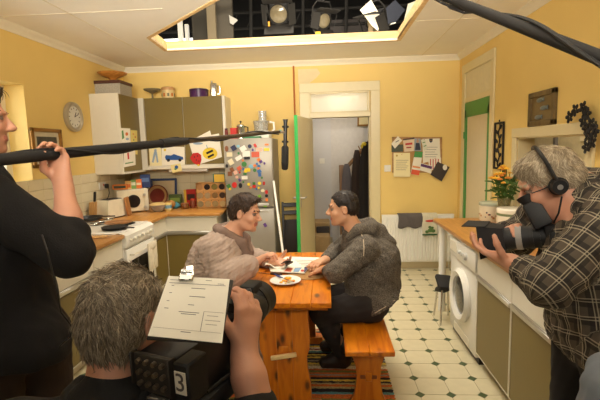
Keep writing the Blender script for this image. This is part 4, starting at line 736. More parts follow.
# ================================================================== RIGHT WALL AND WORKTOP
DARKWD = wood('dark_wood', srgb(92, 74, 40), srgb(116, 94, 54), 'z', .5, 10)
c = Vector((XR-.012, 3.44, 1.875)); t = thing('fish_picture', 'dark wooden relief picture with three fish on the right wall', 'picture', c)
for a_, s_ in (((0, .18, 0), (.03, .045, .265)), ((0, -.18, 0), (.03, .045, .265)), ((0, 0, .112), (.03, .405, .045)), ((0, 0, -.112), (.03, .405, .045))): MB().box(a_, s_, bev=.006).build('frame_rail', DARKWD, t)
MB().box((.004, 0, 0), (.01, .34, .22)).build('backing', M('fish_backing', srgb(120, 100, 60), .6, var=.2), t)
for k, (dy, dz) in enumerate(((.02, .065), (-.04, .0), (.04, -.065))):
    fb = MB(); fb.ell((-.008, dy, dz), (.008, .055, .018)); fb.prism([(0, 0), (.028, .016), (.024, 0), (.028, -.016)], .006, basis((-.010, dy-.045, dz), (0, -1, 0), (0, 0, 1))); fb.build('fish', M('fish_paint', srgb(104, 116, 120), .4, var=.5, scale=60), t)
c = Vector((XR-.012, 4.245, 1.59)); t = thing('iron_hanging', 'tall narrow black iron panel with leaf scrolls on the right wall', 'wall ornament', c)
for dy in (-.10, .10): MB().box((0, dy, 0), (.014, .022, .45), bev=.003).build('side_bar', BLACKM, t)
for dz in (-.218, .218): MB().box((0, 0, dz), (.014, .22, .02), bev=.003).build('cross_bar', BLACKM, t)
MB().tube([(0, .02*math.sin(k*.9), -.21+.42*k/20) for k in range(21)], .007, 6).build('stem', BLACKM, t)
for k in range(9):
    z = -.18+.045*k; s_ = 1 if k % 2 else -1; MB().ell((-.004, s_*.045, z), (.008, .034, .017), (s_*.6, 0, 0)).build('leaf', BLACKM, t)
b = MB(); b.tube([(0, 0, .23), (0, 0, .25)], .006, 6); b.build('hook', BLACKM, t)
# black metal flower spray by the hatch
t = thing('metal_flower_spray', 'black metal flower garland hanging on the wall above the hatch', 'wall ornament', GX(585, 125, XR)); o_ = t.location.copy()
path = [(571, 117), (577, 110), (585, 107.5), (589, 114), (585, 121), (588, 128), (593, 124), (597, 131), (590, 136), (594, 142), (588, 147)]
pts = [GX(a_, c_, XR-.035) for a_, c_ in path]; MB(o_).tube(pts, .006, 6).build('stem', BLACKM, t)
for k, p in enumerate(pts):
    fb = MB(o_)
    for q in range(5): an = q*1.257+k; fb.ell(p+Vector((-.012, .026*math.cos(an), .026*math.sin(an))), (.008, .021, .015), (an, 0, 0), 1)
    fb.ell(p+Vector((-.02, 0, 0)), .011, sub=1); fb.build('flower', BLACKM, t)
# flowers in a vase
p = GX(504.5, 195, 1.525); p.z = ZW; t = thing('flower_vase', 'yellow and orange flowers in a glass vase on the right worktop', 'flowers', p)
b = MB(); b.lathe([(0, 0), (.045, 0), (.04, .02), (.042, .15), (.06, .25), (.055, .25), (.036, .15), (.034, .03), (0, .02)], n=20); b.build('vase', M('vase_glass', srgb(170, 160, 110), .1, trans=.6), t)
rnd = random.Random(3); STEMG = C_(66, 98, 34, var=.3); PET = [C_(240, 186, 40, var=.15), C_(214, 130, 30, var=.15), C_(232, 164, 34, var=.15)]
for k in range(38):
    an = rnd.uniform(0, 6.28); rr = .125*math.sqrt(rnd.random()); hz = .375+.14*(1-(rr/.15)**2)+rnd.uniform(-.05, .02); e = Vector((rr*math.cos(an), rr*math.sin(an), hz))
    st = MB(); st.tube([(0, 0, .08), (e.x*.35, e.y*.35, .2), e], .003, 5); so = st.build('flower_stem', STEMG, t)
    fb = MB(); r_ = rnd.uniform(.015, .023); fb.ell(e, (r_*.75, r_*.75, r_*.6), sub=1)
    for q in range(7): a2 = q*.9; fb.ell(e+Vector((r_*.75*math.cos(a2), r_*.75*math.sin(a2), -.002)), (r_*.45, r_*.45, r_*.35), sub=1)
    fb.build('blossom', PET[k % 3], so)
for k in range(60):
    an = rnd.uniform(0, 6.28); rr = rnd.uniform(.02, .15); z = rnd.uniform(.25, .42); lf = MB(); lf.ell((rr*math.cos(an), rr*math.sin(an), z), (.045, .016, .006), (rnd.uniform(-.6, .6), rnd.uniform(-.6, .6), an), 2); lf.build('leaf', STEMG, t)
# patterned tins, crock
def canister(name, label, p, r, h, body, lid, dots, band=None, lidh=.03):
    t = thing(name, label, 'tin', p); b = MB(); b.lathe([(0, 0), (r*.97, 0), (r, .006), (r, h), (0, h)], n=32); b.build('body', body, t)
    b = MB(); b.lathe([(0, h-.002), (r*1.03, h-.002), (r*1.03, h+lidh*.7), (r*.95, h+lidh), (0, h+lidh)], n=32); b.build('lid', lid, t)
    rr = random.Random(len(label)); 
    for k in range(34):
        an = rr.uniform(0, 6.28); z = rr.uniform(.12, .62)*h; s_ = rr.uniform(.006, .013); b = MB(); b.ell((r*math.cos(an), r*math.sin(an), z), (.0025, s_, s_*rr.uniform(.6, 1.2)), (0, 0, an), 1); b.build('motif', dots[k % len(dots)], t)
    if band: b = MB(); b.lathe([(r*1.002, h*.82), (r*1.012, h*.84), (r*1.012, h*.93), (r*1.002, h*.95)], n=32); b.build('band', band, t)
    return t
canister('storage_tin', 'wide cream tin with dark berry motifs and a glass lid', GZ(489, 220.5, ZW)+Vector((.05, .03, 0)), .125, .145, C_(224, 214, 186), C_(176, 182, 160, rough=.2), [C_(50, 40, 66), C_(150, 50, 40), C_(176, 120, 50)], None, .025)
canister('bread_crock', 'white lidded crock with a green band and red hearts', GZ(510, 228.5, ZW)+Vector((.0, -.02, 0)), .115, .145, C_(236, 228, 206, rough=.2), C_(238, 232, 214, rough=.2), [C_(190, 80, 40), C_(206, 130, 50), C_(226, 210, 170)], C_(120, 134, 92), .035)
p = GZ(529, 236, ZW)+Vector((.03, 0, 0)); t = thing('kettle', 'polished steel kettle behind the video camera', 'kettle', p); b = MB(); b.lathe([(0, 0), (.075, 0), (.085, .02), (.082, .09), (.06, .16), (.045, .175), (0, .18)], n=28); b.build('body', STEEL, t); b = MB(); b.cyl((0, 0, .18), (0, 0, .195), .012); b.build('knob', BLACK, t); MB().tube([(.05, 0, .17), (.12, 0, .19), (.13, 0, .08), (.085, 0, .04)], .011).build('handle', BLACK, t); MB().cyl((-.07, 0, .09), (-.13, 0, .15), .018, .011, 12).build('spout', STEEL, t)
p = GX(534, 205, 1.45); p.z = ZW; o = MB(p)
for k in range(22): rr = random.Random(k); o.ell(p+Vector((rr.uniform(-.05, .05), rr.uniform(-.05, .05), .16+rr.uniform(-.05, .09))), rr.uniform(.015, .03), sub=1)
o.cyl(p, p+Vector((0, 0, .14)), .045, .055, 16); tag(o.build('dried_posy', C_(84, 44, 28, var=.5)), 'dark brown dried posy in a pot behind the kettle', 'plant')
p = GZ(528, 232.5, ZW); o = MB(p); o.ell(p+Vector((0, 0, .035)), (.035, .03, .035)); o.ell(p+Vector((.02, -.01, .05)), (.02, .02, .04)); o.ell(p+Vector((-.02, 0, .06)), (.015, .015, .03)); tag(o.build('yellow_gloves', C_(228, 170, 40)), 'crumpled bright yellow rubber gloves beside the crock', 'gloves')
p = GZ(512, 233, ZW); o = MB(p); o.lathe([(0, .004), (.05, .004), (.085, .014), (.085, .018), (.05, .009), (0, .009)], p, 24); tag(o.build('side_plate', C_(226, 206, 180)), 'small pale plate behind the camera lens hood', 'plate')
p = Vector((1.12, 1.72, ZW)); o = MB(p); o.box(p+Vector((0, 0, .003)), (.12, .16, .004), (0, 0, .3)); tag(o.build('paper_note', PAPER), 'small sheet of paper on the right worktop under the elbow', 'paper')
t = thing('paper_towel_roll', 'white paper roll standing behind the dried posy', 'paper roll', Vector((1.60, GX(529, 200, 1.60).y, ZW))); b = MB(); b.lathe([(.02, .0), (.062, 0), (.062, .24), (.02, .24)], n=24); b.build('roll', WHITE, t); b = MB(); b.cyl((0, 0, 0), (0, 0, .27), .012); b.build('core', C_(226, 150, 40), t)
# ================================================================== HALLWAY
p = GY(341.5, 172, 6.3); t = thing('newel_post', 'dark wooden stair post and handrail in the hallway', 'stair rail', (p.x, 6.3, 0)); o_ = (p.x, 6.3, 0); HW = wood('hall_wood', srgb(110, 76, 40), srgb(136, 98, 56), 'z', .4)
MB(o_).box2((p.x-.035, 6.265, 0), (p.x+.035, 6.335, GY(341, 165, 6.3).z), .006).build('post', HW, t)
q0, q1 = GY(342, 173, 6.33), GY(362, 150, 6.33); MB(o_).cyl(q0, q0+(q1-q0)*1.6, .028, n=10).build('handrail', HW, t)
def coat(label, px0, px1, pt, pb, Y, mat, seed):
    a_, b_ = GY(px0, pt, Y), GY(px1, pb, Y); cx = (a_.x+b_.x)/2; w_ = abs(b_.x-a_.x)/2; zb = min(a_.z, b_.z); zt_ = max(a_.z, b_.z); b = MB((cx, Y, zb)); n = 28; rows = []
    for k in range(16):
        f = k/15; z = zt_+(zb-zt_)*f; rw = w_*(.35+.65*min(1, f*3.2)**.6); rows.append([b.bm.verts.new(Vector((cx+rw*math.cos(2*math.pi*j/n)*(1+.10*math.sin(5*2*math.pi*j/n+seed+f*2)), Y+.5*rw*math.sin(2*math.pi*j/n)*(1+.18*math.sin(7*2*math.pi*j/n+seed)), z+.015*math.sin(j+seed)*f))-b.off) for j in range(n)])
    for r1, r2 in zip(rows, rows[1:]):
        for j in range(n): b.bm.faces.new((r1[j], r1[(j+1) % n], r2[(j+1) % n], r2[j]))
    b.bm.faces.new(rows[0]); b.bm.faces.new(rows[-1][::-1]); tag(b.build('coat', mat, smooth=3.2), label, 'coat', 'coats hanging in the hallway')
ct = thing('coat_stand', 'dark wooden coat stand hidden under the hanging coats', 'coat stand', (.57, 6.12, 0)); MB().cyl((0, 0, 0), (0, 0, 1.66), .022, n=10).build('pole', HW, ct); MB().cyl((0, 0, 0), (0, 0, .03), .17, n=20).build('base', HW, ct)
for k in range(4): an = k*math.pi/2+.4; MB().tube([(0, 0, 1.55), (.10*math.cos(an), .10*math.sin(an), 1.57), (.13*math.cos(an), .13*math.sin(an), 1.63)], .009, 6).build('hook', HW, ct)
coat('grey coat hanging on the stair post in the hall', 341, 352.5, 164, 232, 6.25, C_(96, 92, 98, rough=.9), 1)
coat('dark brown coat hanging behind the grey coat', 351, 363, 150, 236, 6.12, C_(46, 34, 30, rough=.9), 2)
coat('black coat hanging nearest the door jamb', 359, 375, 142, 236, 6.0, C_(26, 21, 20, rough=.9), 3)
p = GY(364, 144, 5.96); o = MB(p); o.ell(p, (.035, .04, .03)); o.ell(p+Vector((-.03, 0, -.03)), (.02, .03, .03)); tag(o.build('yellow_scarf', C_(196, 176, 50)), 'bit of yellow scarf on top of the hanging coats', 'scarf')
p = GY(360.5, 121, 6.88); t = thing('hall_picture', 'small gold framed picture high on the hallway wall', 'picture', p); MB().box((.06, -.01, 0), (.22, .02, .16), bev=.005).build('frame', GOLD, t); MB().box((.06, -.022, 0), (.17, .004, .11)).build('print', CREAMP, t)
p = GY(327, 236, 6.3); b = MB((0, 6.3, 0)); 
b.box2((-.75, 6.25, 0), (.03, 6.89, GY(327, 236, 6.25).z), .02); tag(b.build('hall_step', M('step_carpet', srgb(176, 148, 104), .9, var=.15, bump=.3)), 'low beige carpeted step at the end of the hallway', 'step')
zz = GY(327, 236, 6.25).z; b = MB((0, 6.6, zz)); b.box2((-.75, 6.58, zz), (.03, 6.89, zz+.16), .02); tag(b.build('hall_step', MATS['step_carpet']), 'upper beige carpeted step in the hallway', 'step')
p = GZ(319, 229, zz+.16); p = Vector((-.08, 6.50, zz)); b = MB(p); b.box(p+Vector((0, 0, .05)), (.20, .06, .10), bev=.01); tag(b.build('dark_case', C_(50, 44, 46)), 'small dark case standing on the hallway step', 'case')
# ================================================================== STUDIO ABOVE THE SET
GREYM = M('rig_grey', srgb(38, 35, 31), .7, var=.2); LENS = M('fresnel_lens', srgb(150, 138, 110), .15, var=.3, scale=30)
def fresnel(label, px, py, Y, s=1.0, hang=True, yaw=0, tilt=.45, lens=LENS):
    p = GY(px, py, Y); t = thing('studio_lamp', label, 'lamp', p, (tilt, 0, yaw), 'studio lamps above the set'); s_ = s
    MB().box((0, .06*s_, 0), (.20*s_, .22*s_, .22*s_), bev=.02, seg=2).build('housing', BLACKM, t)
    b = MB(); b.lathe([(.105*s_, -.02), (.115*s_, 0), (.115*s_, .03), (.1*s_, .03)], (0, -.05*s_, 0), 28, rot=Euler((math.pi/2, 0, 0)).to_matrix().to_4x4()); b.build('lens_ring', GREYM, t)
    b = MB(); b.lathe([(0, .03), (.05, .027), (.1*s_, .01)], (0, -.05*s_, 0), 28, rot=Euler((math.pi/2, 0, 0)).to_matrix().to_4x4()); b.build('lens', lens, t)
    for a_, sz, rt in (((0, -.14*s_, .15*s_), (.34*s_, .16*s_, .006), (-.5, 0, 0)), ((0, -.14*s_, -.15*s_), (.34*s_, .16*s_, .006), (.5, 0, 0)), ((.16*s_, -.12*s_, 0), (.006, .14*s_, .22*s_), (0, 0, -.5)), ((-.16*s_, -.12*s_, 0), (.006, .14*s_, .22*s_), (0, 0, .5))): MB().box(a_, sz, rt).build('barn_door', GREYM, t)
    MB().tube([(-.14*s_, .05, 0), (-.15*s_, .05, .16*s_), (-.1*s_, .05, .24*s_), (.1*s_, .05, .24*s_), (.15*s_, .05, .16*s_), (.14*s_, .05, 0)], .010, 6).build('yoke', GREYM, t)
    MB().cyl((0, .05, .24*s_), (0, .2, .75*s_), .014, n=8).build('hanger', GREYM, t)
    for k in range(4): MB().box((0, .12*s_, -.1+.06*k), (.22*s_, .12*s_, .006)).build('cooling_fin', GREYM, t)
    return t
fresnel('black studio lamp with a round glass lens above the opening', 279, 13, 5.15, 1.0)
fresnel('smaller studio lamp with a yellow tag right of centre', 322, 20, 5.5, .85, yaw=.5)
fresnel('studio lamp with open white barn doors at the right', 376, 22, 5.25, .9, yaw=-.7, tilt=.6)
p = GY(318, 33, 5.3); o = MB(p); o.box(p, (.06, .006, .03)); tag(o.build('warning_tag', C_(220, 190, 40)), 'small yellow warning tag below the middle studio lamp', 'tag')
p = GY(269, 24, 5.0); o = MB(p); o.box(p, (.02, .02, .05)); tag(o.build('orange_clamp', C_(200, 140, 30)), 'small orange clamp knob beside the lensed lamp', 'clamp')
WGEL = M('lit_diffusion', srgb(236, 226, 196), .8, emit=((1, .93, .78), .55))
for lab, px, Y, nm in (('white diffusion sheet clipped to the right studio lamp', [(360, 10), (371, 0), (381, 17), (378, 31), (372, 26)], 5.1, WGEL), ('small white diffusion sheet behind the right studio lamp', [(376, 26), (390, 14), (396, 23), (384, 27)], 5.4, WGEL), ('slanted pale reflector board at the right end of the opening', [(404, 20), (408, 4), (418, 0), (408, 14)], 5.2, C_(206, 198, 178)), ('dark blue filter sheet on the right studio lamp', [(386, 8), (395, 0), (405, 10), (396, 22), (388, 24)], 5.0, C_(42, 46, 58, rough=.4)), ('scrap of white card hanging left of the lensed lamp', [(229, 15), (238, 20), (233, 25), (230, 23)], 6.17, C_(200, 196, 186))):
    o = flat('lamp_sheet', nm, px, ('y', Y), None, .004); tag(o, lab, 'sheet')
b = MB((0, 7.4, 2.8)); a_, c_ = GY(160, 60, 7.6), GY(197, 38, 7.6); b.box2((a_.x, 7.58, a_.z), (c_.x, 7.62, c_.z)); b.box2((a_.x, 7.6, 0), (a_.x+.04, 7.64, c_.z)); tag(b.build('lit_panel', M('lit_white', (.9, .9, .9), .8, emit=((1, .97, .92), 2.0))), 'bright white lit panel far up left in the studio', 'panel')
for lab, x0, x1, yb, yt, Y, mt_ in (('dark grey scenery flat standing left of the pillar', 193, 207, 45, -12, 6.4, C_(72, 66, 54)), ('pale timber upright left of the grey pillar', 208, 214, 45, -12, 5.9, C_(126, 112, 86)), ('wide grey studio pillar seen through the ceiling opening', 214, 231, 45, -20, 6.2, C_(82, 74, 60)), ('thin white tube standing by the lit panel', 178.5, 181.5, 44, 18, 7.0, WGEL), ('second white tube standing right of the first one', 185.5, 188, 44, 24, 7.0, WGEL), ('dark scenery wall at the back of the studio', 330, 372, 45, 18, 7.2, C_(46, 34, 26)), ('pale board end standing behind the opening at right', 368.5, 373, 45, 15, 5.2, C_(158, 136, 100))):
    a_, c_ = GY(x0, yb, Y), GY(x1, yt, Y); cx = (a_.x+c_.x)/2; b = MB((cx, Y, ZC+.15)); b.box2((a_.x, Y, 0 if a_.x < -1.5 else ZC+.16), (c_.x, Y+.05, max(a_.z, c_.z)), .004); tag(b.build('studio_upright', mt_), lab, 'panel')
for k, (Y, z) in enumerate(((5.9, 3.75), (7.2, 3.6))):
    t = thing('lighting_truss', ['near black lighting bar above the set', 'far black lighting bar above the set'][k], 'truss', (0, Y, z)); 
    for dz in (0, .25): MB().cyl((-3.2, 0, dz), (3.2, 0, dz), .024, n=8).build('rail', GREYM, t)
    for q in range(24): MB().cyl((-3.1+.26*q, 0, 0), (-2.97+.26*q, 0, .25), .009, n=6).build('brace', GREYM, t)
    for x in (-2.8, 2.8): MB().cyl((x, 0, .25), (x, 0, 2.2), .008, n=6).build('chain', GREYM, t)
for k, (px, Y) in enumerate(((250, 6.6), (302, 6.8), (345, 6.9))):
    p = GY(px, 30, Y); b = MB((p.x, Y, 2.9)); b.cyl((p.x, Y, ZC+.2), (p.x+.05, Y, 4.6), .025, n=8); tag(b.build('scaffold_tube', GREYM), ['scaffold tube behind the lensed studio lamp', 'scaffold tube left of the middle studio lamp', 'scaffold tube right of the middle studio lamp'][k], 'tube')
b = MB((0, 8.4, 2.7)); b.box2((-5, 8.4, 2.9), (5, 8.5, 6)); struct(b.build('wall_studio', M('studio_black', (.012, .011, .010), .9)))
# ================================================================== PEOPLE: smooth-union distance fields -> one continuous mesh
def V(*a): return np.array(a if len(a) > 1 else a[0], dtype=np.float64)
class SDF:
    def __init__(self, vox=.006, k=.02): self.pr = []; self.vox = vox; self.k = k; self.fold = 0; self.fscale = 1; self.seed = 1; self.crease = 0
    def cap(self, a, b, ra, rb=None, lab=0, k=None, op='+', side=None, q=1.0, uvo=0):
        a, b = V(*a), V(*b); rb = ra if rb is None else rb; m_ = max(ra, rb)*max(1, q)
        self.pr.append(dict(t='cap', a=a, b=b, ra=ra, rb=rb, lab=lab, k=self.k if k is None else k, op=op, side=None if side is None else V(*side)/np.linalg.norm(V(*side)), q=q, lo=np.minimum(a, b)-m_, hi=np.maximum(a, b)+m_, uvo=uvo)); return self
    def ell(self, c, r, R=None, lab=0, k=None, op='+'):
        r = V(*r) if hasattr(r, '__len__') else V(r, r, r); R = np.eye(3) if R is None else R
        ext = np.abs(R) @ r; c = V(*c)
        self.pr.append(dict(t='ell', c=c, r=r, R=R, lab=lab, k=self.k if k is None else k, op=op, lo=c-ext, hi=c+ext)); return self
    def plane_cut(self, p, n, lo, hi, k=.004):                       # removes the side the normal points to, inside a box
        self.pr.append(dict(t='plane', c=V(*p), n=V(*n)/np.linalg.norm(V(*n)), k=k, op='-', lab=-1, lo=V(*lo), hi=V(*hi))); return self
    @staticmethod
    def dist(p, X, Y, Z):
        if p['t'] == 'plane': n, c = p['n'], p['c']; return -((X-c[0])*n[0]+(Y-c[1])*n[1]+(Z-c[2])*n[2])
        if p['t'] == 'ell':
            dx, dy, dz = X-p['c'][0], Y-p['c'][1], Z-p['c'][2]; R, r = p['R'], p['r']; s0 = s1 = 0
            for i in range(3):
                u = (dx*R[0, i]+dy*R[1, i]+dz*R[2, i])/r[i]; s0 = s0+u*u; s1 = s1+(u/r[i])**2
            k0 = np.sqrt(s0); k1 = np.sqrt(s1)+1e-9; return k0*(k0-1)/k1
        a, b = p['a'], p['b']; ba = b-a; L2 = ba @ ba+1e-12; dx, dy, dz = X-a[0], Y-a[1], Z-a[2]
        h = np.clip((dx*ba[0]+dy*ba[1]+dz*ba[2])/L2, 0, 1); dx = dx-h*ba[0]; dy = dy-h*ba[1]; dz = dz-h*ba[2]
        if p['side'] is not None:
            s = p['side']; c = dx*s[0]+dy*s[1]+dz*s[2]; f = c*(1/p['q']-1); dx = dx+f*s[0]; dy = dy+f*s[1]; dz = dz+f*s[2]
        return np.sqrt(dx*dx+dy*dy+dz*dz)-(p['ra']+(p['rb']-p['ra'])*h)
    def mesh(self):
        vx = self.vox; add = [p for p in self.pr if p['op'] == '+']; lo = np.min([p['lo'] for p in add], 0)-.03; hi = np.max([p['hi'] for p in add], 0)+.03
        n = np.ceil((hi-lo)/vx).astype(int)+1; F = np.full(n, .5, np.float32); B = np.full(n, .5, np.float32); Lb = np.zeros(n, np.int16)
        ax = [lo[i]+vx*np.arange(n[i]) for i in range(3)]
        for idx, p in enumerate(self.pr):
            mg = .03+p['k']; i0 = np.maximum(((p['lo']-mg-lo)/vx).astype(int), 0); i1 = np.minimum(((p['hi']+mg-lo)/vx).astype(int)+2, n)
            if np.any(i1 <= i0): continue
            sl = tuple(slice(i0[i], i1[i]) for i in range(3))
            X, Y, Z = ax[0][sl[0]][:, None, None], ax[1][sl[1]][None, :, None], ax[2][sl[2]][None, None, :]
            d = SDF.dist(p, X, Y, Z).astype(np.float32); f = F[sl]; k = max(p['k'], 1e-4)
            if p['op'] == '+':
                h = np.clip(.5+.5*(f-d)/k, 0, 1); F[sl] = f+(d-f)*h-k*h*(1-h)
                b = B[sl]; mk = d < b; b[mk] = d[mk]; Lb[sl][mk] = idx
            else:
                d = -d; h = np.clip(.5-.5*(f-d)/k, 0, 1); F[sl] = f+(d-f)*h+k*h*(1-h)
        if self.fold:
            rg = np.random.default_rng(self.seed); near = np.abs(F) < .05; ii = np.nonzero(near); P = np.stack([ax[i][ii[i]] for i in range(3)], 1); w = 0
            for _ in range(9):
                kv = rg.normal(size=3); kv /= np.linalg.norm(kv); fr = 2*np.pi/(rg.uniform(.035, .12)*self.fscale); ph = rg.uniform(0, 6.28); w2 = np.sin(P @ rg.normal(size=3)*14+ph)
                sn = np.sin(P @ kv*fr+ph+1.3*w2); w = w+(sn if _ % 3 else (1.4*(1-2*np.abs(sn))*self.crease+sn*(1-self.crease)))
            F[near] += (self.fold*w/3).astype(np.float32)
        S = F < 0; s0 = S[:-1, :-1, :-1]; cnt = np.zeros(s0.shape, np.int8)
        off = [(i, j, k) for i in (0, 1) for j in (0, 1) for k in (0, 1)]
        sh = lambda A, o: A[o[0]:A.shape[0]-1+o[0], o[1]:A.shape[1]-1+o[1], o[2]:A.shape[2]-1+o[2]]
        for o in off: cnt += sh(S, o)
        act = (cnt > 0) & (cnt < 8); ci = np.stack(np.nonzero(act), 1); cid = np.full(act.shape, -1, np.int64); cid[act] = np.arange(len(ci))
        vals = np.stack([F[ci[:, 0]+o[0], ci[:, 1]+o[1], ci[:, 2]+o[2]] for o in off], 1); acc = np.zeros((len(ci), 3)); c2 = np.zeros(len(ci))
        for a in range(8):
            for b in range(a+1, 8):
                if sum(abs(off[a][q]-off[b][q]) for q in range(3)) != 1: continue
                fa, fb = vals[:, a], vals[:, b]; mk = (fa < 0) != (fb < 0); t = np.where(mk, fa/(fa-fb+1e-12), 0)
                pt = np.array(off[a])[None]+t[:, None]*(np.array(off[b])-np.array(off[a]))[None]; acc += np.where(mk[:, None], pt, 0); c2 += mk
        co = lo+vx*(ci+acc/c2[:, None]); faces = []
        for d in range(3):
            e1, e2 = (d+1) % 3, (d+2) % 3; A = np.moveaxis(S, d, 0); ch = np.moveaxis(A[:-1] != A[1:], 0, d); g = np.stack(np.nonzero(ch), 1)
            g = g[(g[:, e1] > 0) & (g[:, e2] > 0) & (g[:, e1] < S.shape[e1]-1) & (g[:, e2] < S.shape[e2]-1)]; ins = S[g[:, 0], g[:, 1], g[:, 2]]
            q = []
            for u, w in ((-1, -1), (0, -1), (0, 0), (-1, 0)):
                h = g.copy(); h[:, e1] += u; h[:, e2] += w; q.append(cid[h[:, 0], h[:, 1], h[:, 2]])
            q = np.stack(q, 1); q[~ins] = q[~ins][:, ::-1]; faces.append(q)
        faces = np.concatenate(faces); faces = faces[(faces >= 0).all(1)]
        lab = Lb[ci[:, 0], ci[:, 1], ci[:, 2]]
        return co, faces, lab
    def build(self, name, mats, parent=None, off=(0, 0, 0), uv=False):
        co, faces, lab = self.mesh(); off = V(*off); me = bpy.data.meshes.new(name)
        me.vertices.add(len(co)); me.vertices.foreach_set('co', (co-off).astype(np.float32).ravel()); me.loops.add(faces.size); me.loops.foreach_set('vertex_index', faces.astype(np.int32).ravel())
        me.polygons.add(len(faces)); me.polygons.foreach_set('loop_start', np.arange(0, faces.size, 4, dtype=np.int32)); me.polygons.foreach_set('loop_total', np.full(len(faces), 4, np.int32))
        for m_ in mats: me.materials.append(m_)
        pl = np.array([max(0, p['lab']) for p in self.pr]); me.polygons.foreach_set('material_index', pl[lab[faces[:, 0]]].astype(np.int32)); me.polygons.foreach_set('use_smooth', np.ones(len(faces), bool)); me.update(calc_edges=True)
        if uv:
            fab = np.zeros((len(co), 3), np.float32)
            for i, p in enumerate(self.pr):
                mk = lab == i
                if not mk.any() or p['t'] != 'cap': continue
                a, ba = p['a'], p['b']-p['a']; L = np.linalg.norm(ba); t = ba/L; ref = V(0, 0, 1) if abs(t[2]) < .8 else V(0, 1, 0)
                e = ref-t*(ref @ t); e /= np.linalg.norm(e); g = np.cross(t, e); d = co[mk]-a; fab[mk, 1] = d @ t+p['uvo']; fab[mk, 0] = np.arctan2(d @ g, d @ e)*max(p['ra'], p['rb'])*(1+.5*(p['q']-1))
            at = me.attributes.new('fab', 'FLOAT_VECTOR', 'POINT'); at.data.foreach_set('vector', fab.ravel())
        o = bpy.data.objects.new(name, me); COL.objects.link(o); o.parent = parent
        return o
def frame(fwd, up):
    f = V(*fwd)/np.linalg.norm(V(*fwd)); u = V(*up); u = u-f*(u @ f); u /= np.linalg.norm(u); return np.stack([np.cross(f, u), f, u], 1)   # columns: right, forward, up
SK, LIP, EYE, BROW = 0, 1, 2, 3
def head(S, c, R, neck=None, s=1.0, nose=1.0):
    c = V(*c); g = lambda *p: c+R @ (V(*p)*s)
    E = lambda p, r, lab=0, k=.012, op='+': S.ell(g(*p), V(*r)*s if hasattr(r, '__len__') else (r*s,)*3, R, lab, k, op)
    K = lambda a, b, ra, rb, lab=0, k=.01, op='+': S.cap(g(*a), g(*b), ra*s, rb*s, lab, k, op)
    E((0, -.012, .035), (.073, .093, .080)); E((0, .022, -.03), (.062, .070, .082), k=.02); E((0, .028, -.078), (.050, .054, .040), k=.02); E((0, .070, -.103), (.020, .018, .016), k=.02)
    K((-.034, .077, .020), (.034, .077, .020), .013, .013, k=.015)
    for x in (-1, 1):
        E((x*.036, .060, -.032), (.024, .024, .022), k=.02); E((x*.032, .095, .000), (.016, .014, .010), k=.010, op='-'); E((x*.032, .0775, .000), (.0125, .0115, .009), EYE, .002)
        K((x*.016, .094, .021), (x*.047, .080, .024), .0055, .0035, BROW, .004)
        E((x*.076, -.006, -.008), (.009, .020, .031), k=.007); E((x*.084, -.002, -.006), (.006, .011, .018), k=.004, op='-'); E((x*.011, .100, -.036), (.009, .010, .008), k=.006)
        K((x*.048, -.005, -.06), (x*.03, .055, -.092), .016, .014, k=.02)
    K((0, .086, .008), (0, .112*nose, -.030), .0075, .0105, k=.010)
    K((-.020, .083, -.062), (.020, .083, -.062), .0065, .0065, LIP, .005); K((-.016, .084, -.071), (.016, .084, -.071), .0072, .0072, LIP, .005); K((-.022, .093, -.0665), (.022, .093, -.0665), .0022, .0022, 0, .003, '-')
    if neck is not None: S.cap(g(0, -.028, -.055), neck, .054*s, .060*s, 0, .025)
def hand(S, W, d, n, t, curl=(.5, .6, .5), curls=None, s=1.0, thumb=None, lab=0, spread=.0, fore=None):
    """W wrist, d towards the fingers, n out of the palm, t towards the thumb side"""
    W = V(*W); d = V(*d)/np.linalg.norm(V(*d)); n = V(*n); n = n-d*(n @ d); n /= np.linalg.norm(n); t0 = np.cross(n, d); t = t0 if t0 @ V(*t) > 0 else -t0
    tips = []
    S.cap(W-d*.02*s, W+d*.05*s, .021*s, .020*s, lab, .02, side=t, q=1.35)
    for i, (o, L, kl) in enumerate(((.030, .074, .090), (.010, .083, .094), (-.011, .077, .090), (-.031, .060, .080))):
        K = W+d*kl*s+t*o*s; S.cap(W+d*.012*s+t*o*.55*s, K, .0145*s, .0115*s, lab, .014)
        cu = (curls[i] if curls is not None else curl); p = K; a = 0; dd = d*math.cos(spread*o*30)+t*math.sin(spread*o*30)
        for q, (fr, ca) in enumerate(zip((.46, .31, .23), cu)):
            a += ca; v = dd*math.cos(a)+n*math.sin(a); p2 = p+v*L*fr*s; r_ = (.0100, .0090, .0080, .0072); S.cap(p, p2, r_[q]*s, r_[q+1]*s, lab, .004); p = p2
        tips.append(p)
    th = thumb or ((.62, .62, .35), (.35, .85, .4), (.1, .9, .4)); p = W+d*.022*s+t*.024*s
    for (a, b, c), L, r0, r1 in zip(th, (.046, .034, .028), (.0155, .0118, .0105), (.0118, .0105, .0085)):
        v = t*a+d*b+n*c; v /= np.linalg.norm(v); p2 = p+v*L*s; S.cap(p, p2, r0*s, r1*s, lab, .008); p = p2
    tips.append(p); return tips
def limb(S, pts, rr, lab=0, k=.02, uvo=0):
    u = uvo
    for (a, b), (ra, rb) in zip(zip(pts, pts[1:]), zip(rr, rr[1:])): S.cap(a, b, ra, rb, lab, k, uvo=u); u += np.linalg.norm(V(*b)-V(*a))
